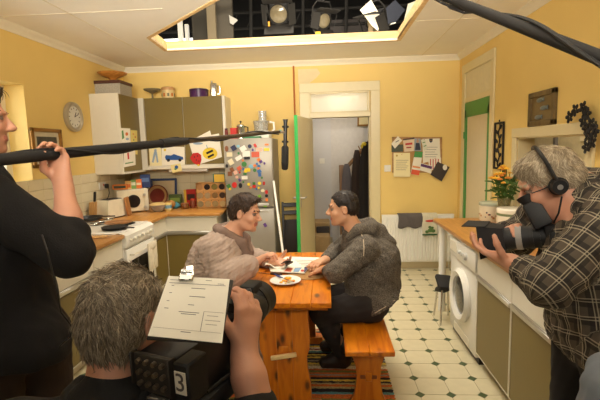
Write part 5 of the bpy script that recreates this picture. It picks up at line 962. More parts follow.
def hairdo(name, parent, off, c, R, mats, shell, flow, n=1500, L=.03, rad=.0012, vox=.005, lift=.25, cut=(), seed=3, s=1.0, holes=0):
    """hair: scalp shell plus thousands of short combed strands, one mesh"""
    S = SDF(vox, .012); c = V(*c); g = lambda p: c+R @ (V(*p)*s)
    for p, r in shell: S.ell(g(p), V(*r)*s, R, 0, .015)
    for p, nn in cut: S.plane_cut(g(p), R @ V(*nn), c-.3, c+.3)
    if holes:
        for x in (-1, 1): S.ell(g((x*.085, .004, -.012)), V(.034, .030, .040)*s, R, 0, .006, '-')
    S.fold = .0025; S.fscale = .35; co, faces, lab = S.mesh(); rg = np.random.default_rng(seed)
    # vertex normals
    A, B, C, D = (co[faces[:, i]] for i in range(4)); fn = np.cross(C-A, D-B); vn = np.zeros_like(co)
    for i in range(4): np.add.at(vn, faces[:, i], fn)
    vn /= np.linalg.norm(vn, axis=1)[:, None]+1e-12
    cen = co.mean(0)
    pick = rg.integers(0, len(co), n); P = co[pick]; N = vn[pick]; loc = (P-c) @ R/s
    fl = np.array([flow(q) for q in loc]) @ R.T; fl += rg.normal(size=fl.shape)*.22; fl -= N*(fl*N).sum(1)[:, None]; fl /= np.linalg.norm(fl, axis=1)[:, None]+1e-9
    Ls = L*rg.uniform(.6, 1.3, n); pts = []; rr = []
    for q, (u, hh) in enumerate(((-.1, -.05), (.35, .5*lift), (.7, .55*lift), (1.0, .25*lift))): pts.append(P+fl*(Ls*u)[:, None]+N*(Ls*hh)[:, None]); rr.append((1, .9, .65, .15)[q]*rad)
    sd = np.cross(fl, N); vv = []; 
    for p, r_ in zip(pts, rr):
        for k in range(3): an = 2*math.pi*k/3; vv.append(p+r_*(sd*math.cos(an)+N*math.sin(an)))
    vv = np.stack(vv, 1).reshape(-1, 3); ids = np.arange(n)[:, None]*12+len(co); ff = []
    for q in range(3):
        for k in range(3): ff.append(np.concatenate([ids+q*3+k, ids+q*3+(k+1) % 3, ids+q*3+3+(k+1) % 3, ids+q*3+3+k], 1))
    allf = np.concatenate([faces]+ff); allv = np.concatenate([co, vv])-V(*off); me = bpy.data.meshes.new(name); me.vertices.add(len(allv)); me.vertices.foreach_set('co', allv.astype(np.float32).ravel()); me.loops.add(allf.size); me.loops.foreach_set('vertex_index', allf.astype(np.int32).ravel())
    me.polygons.add(len(allf)); me.polygons.foreach_set('loop_start', np.arange(0, allf.size, 4, dtype=np.int32)); me.polygons.foreach_set('loop_total', np.full(len(allf), 4, np.int32)); me.polygons.foreach_set('use_smooth', np.ones(len(allf), bool))
    mi = np.zeros(len(allf), np.int32); mi[len(faces):] = 1+(np.tile(np.arange(n), 9) % (len(mats)-1)); me.polygons.foreach_set('material_index', mi); me.update(calc_edges=True)
    for m_ in mats: me.materials.append(m_)
    o = bpy.data.objects.new(name, me); COL.objects.link(o); o.parent = parent; return o
def skin(name, r, g, b): return M(name, srgb(r, g, b), .5, var=.10, scale=22, sss=.12, bump=.05, bscale=160)
LIPM = M('lip', srgb(176, 104, 88), .45); EYEM = M('eye', srgb(120, 100, 86), .3, var=.5, scale=90)
def faceset(sk, brow): return [sk, LIPM, EYEM, brow]
BROWN_H = [M('hair_brown', srgb(58, 40, 26), .55, var=.3), M('hair_brown_b', srgb(84, 58, 36), .5, var=.3), M('hair_brown_c', srgb(44, 30, 20), .5, var=.3)]
DARK_H = [M('hair_dark', srgb(34, 25, 20), .55, var=.3), M('hair_dark_b', srgb(46, 34, 26), .5, var=.3), M('hair_dark_c', srgb(26, 19, 15), .5, var=.3)]
GREY_H = [M('hair_grey', srgb(138, 124, 104), .55, var=.25), M('hair_grey_b', srgb(190, 174, 150), .5, var=.3), M('hair_grey_c', srgb(158, 142, 118), .5, var=.3), M('hair_grey_d', srgb(112, 98, 80), .5, var=.3)]
SILV_H = [M('hair_silver', srgb(168, 152, 126), .55, var=.25), M('hair_silver_b', srgb(202, 186, 158), .5, var=.3), M('hair_silver_c', srgb(150, 132, 108), .5, var=.3)]
SKA, SKB, SKC = skin('skin_a', 206, 154, 124), skin('skin_b', 196, 146, 112), skin('skin_c', 204, 148, 120)
SHELL = [((0, -.016, .040), (.079, .097, .083)), ((0, -.045, .0), (.074, .068, .07))]
CUTS = [((0, .060, .055), (0, .88, -.48)), ((0, .018, -.01), (0, .8, -.6)), ((0, 0, -.062), (0, .1, -1))]
def leaf_uv_plaid():
    mt, N, L, P = nt('plaid_cotton'); P.inputs['Roughness'].default_value = .9
    at = N.new('ShaderNodeAttribute'); at.attribute_name = 'fab'; sp = N.new('ShaderNodeSeparateXYZ'); L.new(at.outputs['Vector'], sp.inputs[0])
    def stripes(sock, per, ph, wdt):
        a = N.new('ShaderNodeMath'); a.operation = 'MULTIPLY_ADD'; a.inputs[1].default_value = 1/per; a.inputs[2].default_value = ph+10; L.new(sock, a.inputs[0])
        f = N.new('ShaderNodeMath'); f.operation = 'FRACT'; L.new(a.outputs[0], f.inputs[0]); c = N.new('ShaderNodeMath'); c.operation = 'LESS_THAN'; c.inputs[1].default_value = wdt; L.new(f.outputs[0], c.inputs[0]); return c.outputs[0]
    col = None
    def mix(prev, fac, c, amt):
        m_ = N.new('ShaderNodeMix'); m_.data_type = 'RGBA'; q = N.new('ShaderNodeMath'); q.operation = 'MULTIPLY'; q.inputs[1].default_value = amt; L.new(fac, q.inputs[0]); L.new(q.outputs[0], m_.inputs[0])
        if isinstance(prev, tuple): m_.inputs[6].default_value = c4(prev)
        else: L.new(prev, m_.inputs[6])
        m_.inputs[7].default_value = c4(c); return m_.outputs[2]
    col = mix(srgb(84, 74, 62), stripes(sp.outputs['X'], .056, .0, .42), srgb(32, 28, 26), .75); col = mix(col, stripes(sp.outputs['Y'], .056, .1, .42), srgb(32, 28, 26), .75)
    for ph in (.55, .72): col = mix(col, stripes(sp.outputs['X'], .056, ph, .06), srgb(190, 178, 152), .55); col = mix(col, stripes(sp.outputs['Y'], .056, ph+.1, .06), srgb(190, 178, 152), .55)
    L.new(col, P.inputs['Base Color']); return mt
# ------------------------------------------------------------------ man in the dressing gown (left of the table)
o_ = (-.85, 2.87, .45); T = thing('person', 'man in a beige dressing gown seated left of the table with a phone', 'person', o_)
Hc, HR = (-.575, 2.88, 1.185), frame((.97, -.20, -.14), (.10, .02, 1)); NB = (-.685, 2.88, 1.03)
S = SDF(.0055, .02); head(S, Hc, HR, NB, 1.06)
S.cap((-.84, 2.87, .58), (-.72, 2.88, .95), .13, .125, 0, .05, side=(0, 1, 0), q=1.25); S.cap((-.72, 2.72, .97), (-.72, 3.03, .97), .05, .05, 0, .04)
RW_, LW_ = (-.485, 2.735, .870), (-.395, 3.0, .80)
limb(S, [(-.745, 2.70, .965), (-.625, 2.63, .80), RW_], [.045, .040, .029]); limb(S, [(-.70, 3.05, .965), (-.60, 3.10, .80), LW_], [.045, .040, .029])
hand(S, RW_, (.80, .30, .48), (.5, -.1, -.9), (.2, .9, .3), curls=((.35, .55, .4), (.6, .7, .5), (.8, .8, .5), (.9, .9, .5)), s=1.0, thumb=((.35, .8, .5), (.1, .9, .5), (0, .95, .35)))
hand(S, LW_, (.85, -.5, -.02), (-.2, -.25, .95), (.5, .85, .2), curl=(.45, .55, .45), thumb=((.6, .5, .6), (.2, .6, .8), (-.2, .7, .7)))
for y in (2.76, 2.98): limb(S, [(-.84, y, .56), (-.42, y-.01, .56), (-.46, y, .12), (-.33, y, .07)], [.085, .060, .042, .035])
S.build('body', faceset(SKA, BROWN_H[0]), T, o_)
hairdo('hair', T, o_, Hc, HR, BROWN_H, [((0, -.014, .042), (.079, .098, .086)), ((0, .05, .085), (.055, .045, .025)), ((0, -.045, .0), (.074, .068, .07))], lambda p: V(p[0]*2, .8 if p[2] > .07 else -.25, -.6 if p[1] < .03 else .15), 2600, .030, .0011, .005, .15, cut=CUTS, s=1.06, holes=1)
ROBE = M('towelling_robe', srgb(168, 148, 134), .95, var=.10, scale=60, bump=.5, bscale=220)
S = SDF(.0065, .05); S.fold = .0055; S.fscale = 1.0; S.seed = 4; S.crease = 1
S.cap((-.90, 2.87, .60), (-.80, 2.88, .86), .19, .175, 0, .06, side=(0, 1, 0), q=1.15); S.cap((-.80, 2.88, .84), (-.715, 2.88, .995), .165, .095, 0, .06, side=(0, 1, 0), q=1.3)
S.cap((-.765, 2.70, .965), (-.73, 3.05, .965), .088, .078, 0, .05); S.cap((-.69, 2.80, .92), (-.74, 2.80, .62), .10, .12, 0, .05); S.cap((-.69, 2.96, .92), (-.74, 2.96, .62), .10, .12, 0, .05)
limb(S, [(-.765, 2.695, .955), (-.67, 2.625, .80)], [.090, .090], k=.07); limb(S, [(-.67, 2.625, .80), (-.545, 2.685, .85)], [.090, .078], k=.05)
limb(S, [(-.70, 3.06, .955), (-.60, 3.11, .80)], [.080, .076]); limb(S, [(-.60, 3.11, .80), (-.47, 3.045, .80)], [.074, .064])
limb(S, [(-.84, 2.75, .58), (-.45, 2.74, .575), (-.46, 2.75, .28)], [.125, .105, .13]); limb(S, [(-.84, 2.99, .58), (-.45, 2.99, .575), (-.46, 2.99, .28)], [.125, .105, .13])
S.plane_cut((-.80, 2.87, .455), (0, 0, -1), (-1.2, 2.5, .1), (-.62, 3.3, .8))
S.build('dressing_gown', [ROBE], T, o_)
S = SDF(.006, .012); S.fold = .0015   # shawl collar rolls round the neck and down the chest
for y, w in ((2.80, 1), (2.955, -1)): limb(S, [(-.775, 2.88-.01*w, 1.075), (-.72, y-.012*w, 1.06), (-.60, y+.008*w, .985), (-.578, y+.03*w, .89), (-.59, y+.06*w, .76)], [.032, .040, .040, .042, .034], k=.02)
S.build('shawl_collar', [M('robe_lapel', srgb(128, 106, 94), .95, var=.1, scale=60, bump=.5, bscale=220)], T, o_)
S = SDF(.006, .012); S.cap((-.552, 2.682, .848), (-.532, 2.696, .856), .075, .072); S.build('turned_cuff', [ROBE], T, o_)
# ------------------------------------------------------------------ man in the grey hoodie (right of the table)
o_ = (.24, 2.86, .45); T = thing('person', 'man in a dark grey hoodie seated right of the table in profile', 'person', o_)
Hc, HR = (.105, 2.88, 1.205), frame((-.99, -.05, -.06), (-.04, 0, 1)); NB = (.185, 2.88, 1.04)
S = SDF(.0055, .02); head(S, Hc, HR, NB, 1.0)
S.cap((.28, 2.87, .58), (.23, 2.88, .95), .13, .125, 0, .05, side=(0, 1, 0), q=1.25)
LW_, RW_ = (-.012, 2.735, .815), (-.03, 2.96, .815)
limb(S, [(.235, 2.69, .97), (.035, 2.60, .83), LW_], [.045, .042, .03]); limb(S, [(.20, 3.06, .97), (.06, 3.14, .83), RW_], [.045, .042, .03])
hand(S, LW_, (-.62, .68, -.30), (-.1, -.30, -.9), (-.6, -.4, .5), curl=(.5, .7, .5)); hand(S, RW_, (-.62, -.68, -.02), (.1, .2, -.95), (-.6, .4, .5), curl=(.5, .7, .5))
for y in (2.74, 2.99): limb(S, [(.26, y, .57), (-.06, y+.03, .50), (.10, y+.20, .12), (.0, y+.20, .06)], [.085, .058, .042, .035])
S.build('body', faceset(SKB, DARK_H[0]), T, o_)
hairdo('hair', T, o_, Hc, HR, DARK_H, [((0, -.014, .036), (.077, .0955, .084)), ((0, -.045, .0), (.073, .067, .066))], lambda p: V(p[0], -.2, -.8 if p[1] < .02 else .3), 1500, .014, .0012, cut=[((0, .064, .052), (0, .93, -.36)), ((0, .012, -.01), (0, .8, -.6)), ((0, 0, -.050), (0, .1, -1))], holes=1)
mt, N_, L_, P_ = nt('marl_knit'); P_.inputs['Roughness'].default_value = .95; tc = N_.new('ShaderNodeTexCoord')
n1 = N_.new('ShaderNodeTexNoise'); n1.inputs['Scale'].default_value = 170; n1.inputs['Detail'].default_value = 3; L_.new(tc.outputs['Object'], n1.inputs['Vector'])
cr = N_.new('ShaderNodeValToRGB'); cr.color_ramp.elements[0].position = .36; cr.color_ramp.elements[1].position = .68; cr.color_ramp.elements[0].color = c4(srgb(48, 44, 39)); cr.color_ramp.elements[1].color = c4(srgb(116, 106, 93)); L_.new(n1.outputs['Fac'], cr.inputs[0]); L_.new(cr.outputs[0], P_.inputs['Base Color'])
bp = N_.new('ShaderNodeBump'); bp.inputs['Strength'].default_value = .6; bp.inputs['Distance'].default_value = .004; L_.new(n1.outputs['Fac'], bp.inputs['Height']); L_.new(bp.outputs[0], P_.inputs['Normal']); KNIT = mt
S = SDF(.0065, .035); S.fold = .0038; S.fscale = 1.3; S.seed = 8; S.crease = .8
S.cap((.335, 2.87, .60), (.315, 2.88, .86), .168, .165, 0, .06, side=(0, 1, 0), q=1.15); S.cap((.315, 2.88, .84), (.235, 2.88, .985), .155, .09, 0, .06, side=(0, 1, 0), q=1.35); S.cap((.235, 2.70, .965), (.21, 3.06, .965), .075, .07, 0, .05)
S.cap((.355, 2.72, .56), (.355, 3.0, .56), .125, .125, 0, .05); S.cap((.20, 2.80, .90), (.23, 2.80, .62), .10, .12, 0, .05); S.cap((.20, 2.96, .90), (.23, 2.96, .62), .10, .12, 0, .05); S.cap((.175, 2.88, .95), (.17, 2.88, 1.0), .085, .075, 0, .04)
limb(S, [(.240, 2.69, .96), (.045, 2.60, .835)], [.082, .066]); limb(S, [(.045, 2.60, .835), (.0, 2.70, .812)], [.062, .045], k=.02); limb(S, [(.20, 3.07, .96), (.06, 3.15, .835)], [.080, .064]); limb(S, [(.06, 3.15, .835), (-.015, 3.0, .812)], [.060, .045], k=.02)
ha, hb = GY(358, 319, 2.70), GY(409, 291, 2.70); hd = hb-ha; S.plane_cut(tuple(ha), (hd.z, 0, -hd.x), (-.2, 2.3, .2), (.8, 3.4, .9), .006)
HOOD_O = S.build('hoodie', [KNIT], T, o_)
S = SDF(.006, .02); S.fold = .002       # the hood lying on the shoulders
limb(S, [(.145, 2.79, 1.015), (.205, 2.785, 1.065), (.29, 2.82, 1.07), (.345, 2.88, 1.035), (.29, 2.95, 1.07), (.205, 2.98, 1.065), (.145, 2.97, 1.015)], [.030, .040, .048, .054, .048, .040, .030], k=.025)
S.ell((.365, 2.88, 1.0), (.085, .115, .045), frame((1, 0, -.55), (.4, 0, 1)), 0, .03)
S.build('hood', [KNIT], T, o_)
STITCH = M('pale_stitch', srgb(176, 160, 136), .9)
from mathutils.bvhtree import BVHTree
def on_surface(obj, pts, off):
    bv = BVHTree.FromPolygons([v.co for v in obj.data.vertices], [tuple(p.vertices) for p in obj.data.polygons]); out = []
    for p in pts:
        loc, nrm, _, _ = bv.ray_cast(CAM-Vector(off), (Vector(p)-CAM).normalized())
        if loc is not None: out.append(loc+Vector(off)+nrm*.001)
    return out
sp_ = [GY(a_, c_, 2.55) for a_, c_ in ((351, 228), (356, 229.5), (361, 233), (363.5, 240), (364, 248), (363.5, 256))]
b = MB(o_); b.tube(on_surface(HOOD_O, sp_, o_), .0035, 5); b.build('shoulder_seam', STITCH, T)
hm = [GY(a_, c_, 2.62) for a_, c_ in ((366, 318), (375, 313), (385, 307), (395, 300), (403, 293))]
b = MB(o_); b.tube(on_surface(HOOD_O, hm, o_), .003, 5); b.build('hem_stitch', STITCH, T)
DENIM = M('dark_trousers', srgb(38, 31, 28), .9, var=.2, bump=.3, bscale=200)
S = SDF(.0075, .03); S.fold = .003
for y in (2.74, 2.99): limb(S, [(.27, y, .565), (-.05, y+.03, .505), (.095, y+.20, .13)], [.110, .085, .068])
S.cap((.28, 2.75, .565), (.28, 2.99, .565), .112, .112, 0, .04); S.plane_cut((.2, 2.86, .453), (0, 0, -1), (.12, 2.5, .2), (.6, 3.3, .9)); S.build('trousers', [DENIM], T, o_)
SHOE = M('dark_boot', srgb(36, 27, 20), .5, var=.2)
for y in (2.74, 2.99):
    S = SDF(.006, .02); y += .20; S.cap((.095, y-.04, .21), (.105, y, .075), .057, .052); S.cap((.105, y, .12), (.0, y, .068), .052, .042); S.cap((.10, y, .062), (-.05, y, .055), .045, .036, side=(0, 1, 0), q=1.15); S.cap((.105, y, .030), (-.06, y, .030), .012, .012, k=.01, side=(0, 1, 0), q=3.5); S.build('boot', [SHOE], T, o_)
# ------------------------------------------------------------------ camera operator in the checked shirt (right)
o_ = (.93, 1.42, 0); T = thing('person', 'grey haired camera operator in a checked shirt and headphones at right', 'person', o_)
Hc, HR = (.775, 1.53, 1.482), frame((-.88, .22, -.43), (-.42, .0, .9)); NB = (.895, 1.53, 1.45)
PLAID = leaf_uv_plaid(); S = SDF(.006, .02); head(S, Hc, HR, None, .97); S.cap(tuple(V(*Hc)+HR @ V(0, -.035, -.045)), NB, .056, .062, 0, .025)
S.cap((.94, 1.42, .95), (.90, 1.50, 1.35), .12, .12, 0, .05, side=(0, 1, 0), q=1.3)
LW_, RW_ = (.637, 1.478, 1.203), (.735, 1.66, 1.24)
EL_ = tuple(GD(549, 284, 1.30)); limb(S, [(.895, 1.355, 1.395), EL_, LW_], [.05, .045, .031]); limb(S, [(.89, 1.70, 1.40), (.80, 1.80, 1.22), RW_], [.05, .043, .031])
hand(S, LW_, (-.80, .42, .30), (.25, .15, .95), (-.2, -.85, .45), curls=((.25, .5, .4), (.3, .5, .4), (.3, .5, .4), (.35, .5, .4)), thumb=((.75, .45, .45), (.5, .6, .6), (.3, .6, .8)))
hand(S, RW_, (-.5, -.5, .6), (-.3, -.8, -.2), (.2, -.2, .9), curl=(.6, .7, .5))
for y in (1.33, 1.53): limb(S, [(.935, y, .93), (.915, y, .5), (.935, y, .09), (.82, y, .05)], [.09, .065, .045, .035])
S.build('body', faceset(SKC, SILV_H[0]), T, o_)
hairdo('hair', T, o_, Hc, HR, SILV_H, [((0, -.014, .038), (.078, .096, .084)), ((0, .036, .075), (.056, .046, .030)), ((0, -.052, -.005), (.073, .064, .072))], lambda p: V(p[0]*1.5, .7 if p[2] > .06 else -.3, -.8), 4200, .030, .0010, .005, .10, cut=[((0, .074, .045), (0, .95, -.3)), ((0, .030, -.02), (0, .8, -.6)), ((0, 0, -.066), (0, .1, -1))], s=.97)
S = SDF(.007, .03); S.fold = .0042; S.fscale = 1.2; S.seed = 5; S.crease = .9
S.cap((.935, 1.42, .98), (.91, 1.48, 1.25), .145, .145, 0, .06, side=(0, 1, 0), q=1.28, uvo=0); S.cap((.91, 1.48, 1.24), (.90, 1.52, 1.42), .14, .085, 0, .06, side=(0, 1, 0), q=1.45, uvo=.27); S.cap((.90, 1.36, 1.39), (.90, 1.70, 1.39), .08, .08, 0, .05)
CF_ = tuple(V(*EL_)+(V(*LW_)-V(*EL_))*.42); limb(S, [(.90, 1.345, 1.385), EL_], [.086, .070]); limb(S, [EL_, CF_], [.068, .056], k=.02, uvo=.03); limb(S, [(.89, 1.71, 1.385), (.80, 1.81, 1.21), (.72, 1.73, 1.25)], [.084, .07, .055])
S.cap((.93, 1.30, .95), (.93, 1.54, .95), .125, .125, 0, .05); S.plane_cut((.93, 1.42, .905), (.1, 0, -1), (.6, 1.1, .6), (1.3, 1.9, 1.05))
S.build('checked_shirt', [PLAID], T, o_, uv=True)
S = SDF(.006, .015); limb(S, [(.855, 1.445, 1.455), (.92, 1.435, 1.50), (.97, 1.51, 1.50), (.93, 1.60, 1.50), (.86, 1.60, 1.455)], [.018, .022, .026, .022, .018], uvo=.1); S.build('shirt_collar', [PLAID], T, o_, uv=True)
S = SDF(.006, .015); fa_ = V(*LW_)-V(*EL_); S.cap(tuple(V(*EL_)+fa_*.38), tuple(V(*EL_)+fa_*.55), .058, .056, uvo=.05); S.cap(tuple(V(*EL_)+fa_*.6), tuple(V(*EL_)+fa_*.95), .046, .046, 0, .004, '-'); S.build('rolled_cuff', [PLAID], T, o_, uv=True)
S = SDF(.0075, .03); S.fold = .002
for y in (1.33, 1.53): limb(S, [(.935, y, .90), (.912, y, .5), (.932, y, .10)], [.11, .085, .07])
S.cap((.94, 1.35, .91), (.94, 1.51, .91), .112, .112); S.build('trousers', [M('navy_trousers', srgb(20, 18, 20), .9, var=.2)], T, o_)
for y in (1.33, 1.53): S = SDF(.007, .02); S.cap((.93, y, .06), (.78, y, .05), .05, .04); S.plane_cut((.9, y, .004), (0, 0, -1), (.6, y-.2, -.1), (1.1, y+.2, .2)); S.build('shoe', [SHOE], T, o_)
# headphones
g = lambda *p: Vector(V(*Hc)+HR @ (V(*p)*.97)); t = thing('headphones', 'black headphones worn by the grey haired camera operator', 'headphones', g(-.09, -.01, -.005))
po = t.location.copy()
for s_, nm in ((-1, 'near'), (1, 'far')):
    b = MB(po); b.cyl(g(s_*.078, -.006, -.006), g(s_*.092, -.006, -.006), .029, .030, 24); e = b.build('ear_cushion', M('cushion_black', (.01, .01, .01), .8), t); b = MB(po); b.cyl(g(s_*.092, -.006, -.006), g(s_*.108, -.006, -.006), .028, .023, 24); b.cyl(g(s_*.108, -.006, -.006), g(s_*.1085, -.006, -.006), .010, .010, 12); b.build('ear_cup', BLACK, e)
    b = MB(po); b.cyl(g(s_*.1085, -.006, -.006), g(s_*.1095, -.006, -.006), .009, .009, 14); b.build('silver_badge', ALU, e)
b = MB(po); b.tube([g(.098*math.cos(a_), -.006, -.006+.140*math.sin(a_)) for a_ in np.linspace(0.15, math.pi-.15, 19)], .0065, 8); b.build('headband', BLACK, t)
b = MB(po); b.tube([g(-.10, .0, -.04), g(-.10, .03, -.09), g(-.06, .05, -.13), g(-.04, .0, -.2)], .003, 6); b.build('cable', BLACK, t)
b = MB(o_); b.tube([g(-.077, .0, .004), g(-.080, .04, .002), g(-.066, .075, .0)], .002, 6); b.build('spectacle_arm', BLACK, T)
# ------------------------------------------------------------------ camera operator seen from behind (front left)
o_ = (-.46, .72, 0); T = thing('person', 'grey haired camera operator in black seen from behind at front left', 'person', o_)
Hc, HR = (-.447, .862, 1.262), frame((.28, .95, -.14), (.03, .12, 1)); NB = (-.455, .79, 1.10)
S = SDF(.0055, .02); head(S, Hc, HR, NB, .95); S.cap((-.47, .66, .56), (-.46, .74, .98), .13, .13, 0, .05, side=(1, 0, 0), q=1.3)
RW_, RE_ = (-.205, .945, 1.150), (-.150, .86, .985); LW_ = (-.40, 1.02, 1.07)
limb(S, [(-.27, .75, 1.02), RE_, (-.19, .91, 1.10), RW_], [.055, .047, .038, .029]); limb(S, [(-.65, .76, 1.02), (-.62, .98, .95), LW_], [.055, .045, .03])
hand(S, RW_, (.12, .22, .95), (-.75, .62, -.10), (-.55, -.75, .1), curls=((.55, .95, .7), (.5, .9, .7), (.5, .9, .7), (.55, .9, .7)), thumb=((.65, .7, .25), (.2, .9, .45), (-.1, .9, .4)), s=1.0)
hand(S, LW_, (.5, .5, .5), (.3, .6, -.6), (.3, -.2, .7), curl=(.5, .6, .5))
for x in (-.56, -.36): limb(S, [(x, .68, .56), (x, 1.10, .52), (x, 1.06, .10), (x, 1.2, .05)], [.085, .06, .045, .035])
S.build('body', faceset(SKC, GREY_H[0]), T, o_)
hairdo('hair', T, o_, Hc, HR, GREY_H, [((0, -.014, .038), (.0775, .096, .084)), ((0, -.045, -.005), (.076, .066, .074)), ((0, -.052, -.045), (.062, .046, .05))], lambda p: V((p[0]+.02)*5, -.5*(1 if p[1] > -.05 else 0), -.35-(.075-p[2])*6 if p[2] < .1 else .0), 6500, .028, .0009, .0045, .08, cut=[((0, .060, .055), (0, .88, -.48)), ((0, .020, -.01), (0, .8, -.6)), ((0, 0, -.088), (0, .15, -1))], s=.94)
JACK = M('black_jacket', srgb(14, 13, 12), .85, var=.25, scale=30, bump=.25, bscale=150)
S = SDF(.0075, .04); S.fold = .0035; S.fscale = 1.5; S.seed = 12
S.cap((-.47, .66, .58), (-.46, .73, .95), .155, .15, 0, .06, side=(1, 0, 0), q=1.3); S.cap((-.66, .75, 1.035), (-.27, .75, 1.03), .09, .085, 0, .06); S.cap((-.455, .77, 1.0), (-.455, .80, 1.11), .10, .075, 0, .05)
limb(S, [(-.27, .75, 1.01), (-.155, .85, .98), (-.172, .882, 1.03)], [.085, .070, .058]); limb(S, [(-.65, .76, 1.01), (-.62, .99, .945), (-.48, 1.03, 1.07)], [.085, .07, .05])
S.build('jacket', [JACK], T, o_)
S = SDF(.006, .015); S.fold = .001; limb(S, [(-.455+.082*math.cos(a_), .795-.078*math.sin(a_)*.9, 1.128-.022*math.sin(a_)) for a_ in np.linspace(-.3, math.pi+.3, 9)], [.016]*9, k=.02); S.build('jacket_collar', [JACK], T, o_)
S = SDF(.0085, .03)
for x in (-.56, -.36): limb(S, [(x, .68, .565), (x, 1.10, .525), (x, 1.06, .10)], [.11, .085, .065])
S.cap((-.55, .66, .57), (-.37, .66, .57), .115, .115); S.plane_cut((-.46, .7, .452), (0, 0, -1), (-.8, .4, .2), (-.1, .95, .8)); S.build('trousers', [M('black_trousers', srgb(20, 18, 17), .9)], T, o_)
for x in (-.56, -.36): S = SDF(.008, .02); S.cap((x, 1.06, .06), (x, 1.2, .05), .05, .042); S.plane_cut((x, 1.1, .004), (0, 0, -1), (x-.2, .8, -.1), (x+.2, 1.5, .2)); S.build('shoe', [SHOE], T, o_)
t = thing('wooden_crate', 'low wooden crate under the crouching camera operator', 'crate', (-.46, .64, 0))
for z0 in (.0, .11, .22, .33): MB().box((0, 0, z0+.05), (.40, .34, .095), bev=.004).build('crate_board', wood('crate_ply', srgb(150, 112, 66), srgb(176, 138, 88), 'x', .6), t)
MB().box((0, 0, .438), (.44, .38, .022), bev=.004).build('crate_lid', MATS['crate_ply'], t)
# ------------------------------------------------------------------ boom operator (far left)
o_ = (-1.19, 1.42, 0); T = thing('person', 'boom operator in a dark sweater standing at the left edge', 'person', o_)
Hc, HR = (-1.250, 1.45, 1.755), frame((.86, .50, -.02), (0, 0, 1)); NB = (-1.25, 1.44, 1.60)
S = SDF(.0065, .02); head(S, Hc, HR, NB, 1.05); S.cap((-1.19, 1.42, 1.0), (-1.22, 1.43, 1.36), .12, .12, 0, .05, side=(.3, -.95, 0), q=1.2); S.cap((-1.22, 1.43, 1.36), NB, .09, .06, 0, .04)
LW_, RW_ = (-.947, 1.455, 1.520), (-1.30, 1.20, 1.48)
limb(S, [(-1.10, 1.30, 1.47), (-.872, 1.36, 1.285), (-.915, 1.415, 1.40), LW_], [.055, .047, .044, .029]); limb(S, [(-1.33, 1.53, 1.47), (-1.42, 1.58, 1.20), (-1.38, 1.64, .97)], [.055, .045, .03])
hand(S, LW_, (-.20, .15, .96), (-.1, -.95, .15), (-.95, .1, 0), curls=((.35, 1.0, .8), (.35, 1.0, .8), (.35, 1.0, .8), (.4, 1.0, .8)), thumb=((.25, .75, .85), (-.45, .8, .45), (-.6, .7, .2)), s=1.05)
hand(S, (-1.38, 1.64, .97), (.1, .1, -.95), (.9, -.3, 0), (.3, .9, 0), curl=(.3, .4, .3))
for dx, dy in ((-.03, -.10), (.03, .10)): limb(S, [(-1.19+dx, 1.42+dy, .95), (-1.18+dx, 1.43+dy, .5), (-1.2+dx, 1.42+dy, .09), (-1.08+dx, 1.46+dy, .05)], [.09, .065, .045, .035])
S.build('body', faceset(SKC, BROWN_H[0]), T, o_)
hairdo('hair', T, o_, Hc, HR, BROWN_H, [((0, -.014, .040), (.081, .099, .088)), ((0, .066, .080), (.058, .050, .032)), ((0, -.045, .0), (.077, .070, .07))], lambda p: V(p[0], -.5, -.5), 1200, .03, .0014, .006, cut=CUTS, s=1.05)
SWEAT = M('dark_sweater', srgb(14, 10, 9), .95, var=.2, bump=.4, bscale=200)
S = SDF(.0085, .04); S.fold = .003; S.fscale = 1.5
S.cap((-1.17, 1.42, .93), (-1.21, 1.43, 1.30), .165, .165, 0, .06, side=(.3, -.95, 0), q=1.15); S.cap((-1.21, 1.43, 1.28), (-1.24, 1.43, 1.50), .155, .09, 0, .06, side=(.3, -.95, 0), q=1.4); S.cap((-1.12, 1.31, 1.475), (-1.33, 1.55, 1.475), .085, .085, 0, .06); S.cap((-1.24, 1.43, 1.50), (-1.255, 1.435, 1.595), .10, .078, 0, .03)
limb(S, [(-1.10, 1.30, 1.475), (-.885, 1.355, 1.285)], [.09, .082]); limb(S, [(-.885, 1.355, 1.285), (-.895, 1.392, 1.345)], [.078, .066]); limb(S, [(-1.33, 1.53, 1.46), (-1.42, 1.58, 1.20), (-1.385, 1.632, 1.0)], [.09, .075, .05]); S.cap((-1.05, 1.36, .95), (-1.33, 1.48, .95), .125, .125, 0, .05)
S.plane_cut((-1.19, 1.42, .90), (0, 0, -1), (-1.7, .9, .6), (-.7, 2, 1.05)); S.build('sweater', [SWEAT], T, o_)
S = SDF(.0085, .03); S.fold = .002
for dx, dy in ((-.03, -.10), (.03, .10)): limb(S, [(-1.19+dx, 1.42+dy, .92), (-1.18+dx, 1.43+dy, .5), (-1.2+dx, 1.42+dy, .10)], [.125, .09, .075])
S.cap((-1.2, 1.34, .93), (-1.18, 1.5, .93), .128, .128); S.build('trousers', [M('brown_corduroy', srgb(42, 29, 19), .95, var=.2, scale=80, stretch=(1, 1, .05), bump=.5)], T, o_)
for dx, dy in ((-.03, -.10), (.03, .10)): S = SDF(.008, .02); S.cap((-1.2+dx, 1.42+dy, .06), (-1.08+dx, 1.46+dy, .05), .05, .042); S.plane_cut((-1.2+dx, 1.42+dy, .004), (0, 0, -1), (-1.6, 1, -.1), (-.8, 1.9, .2)); S.build('shoe', [SHOE], T, o_)
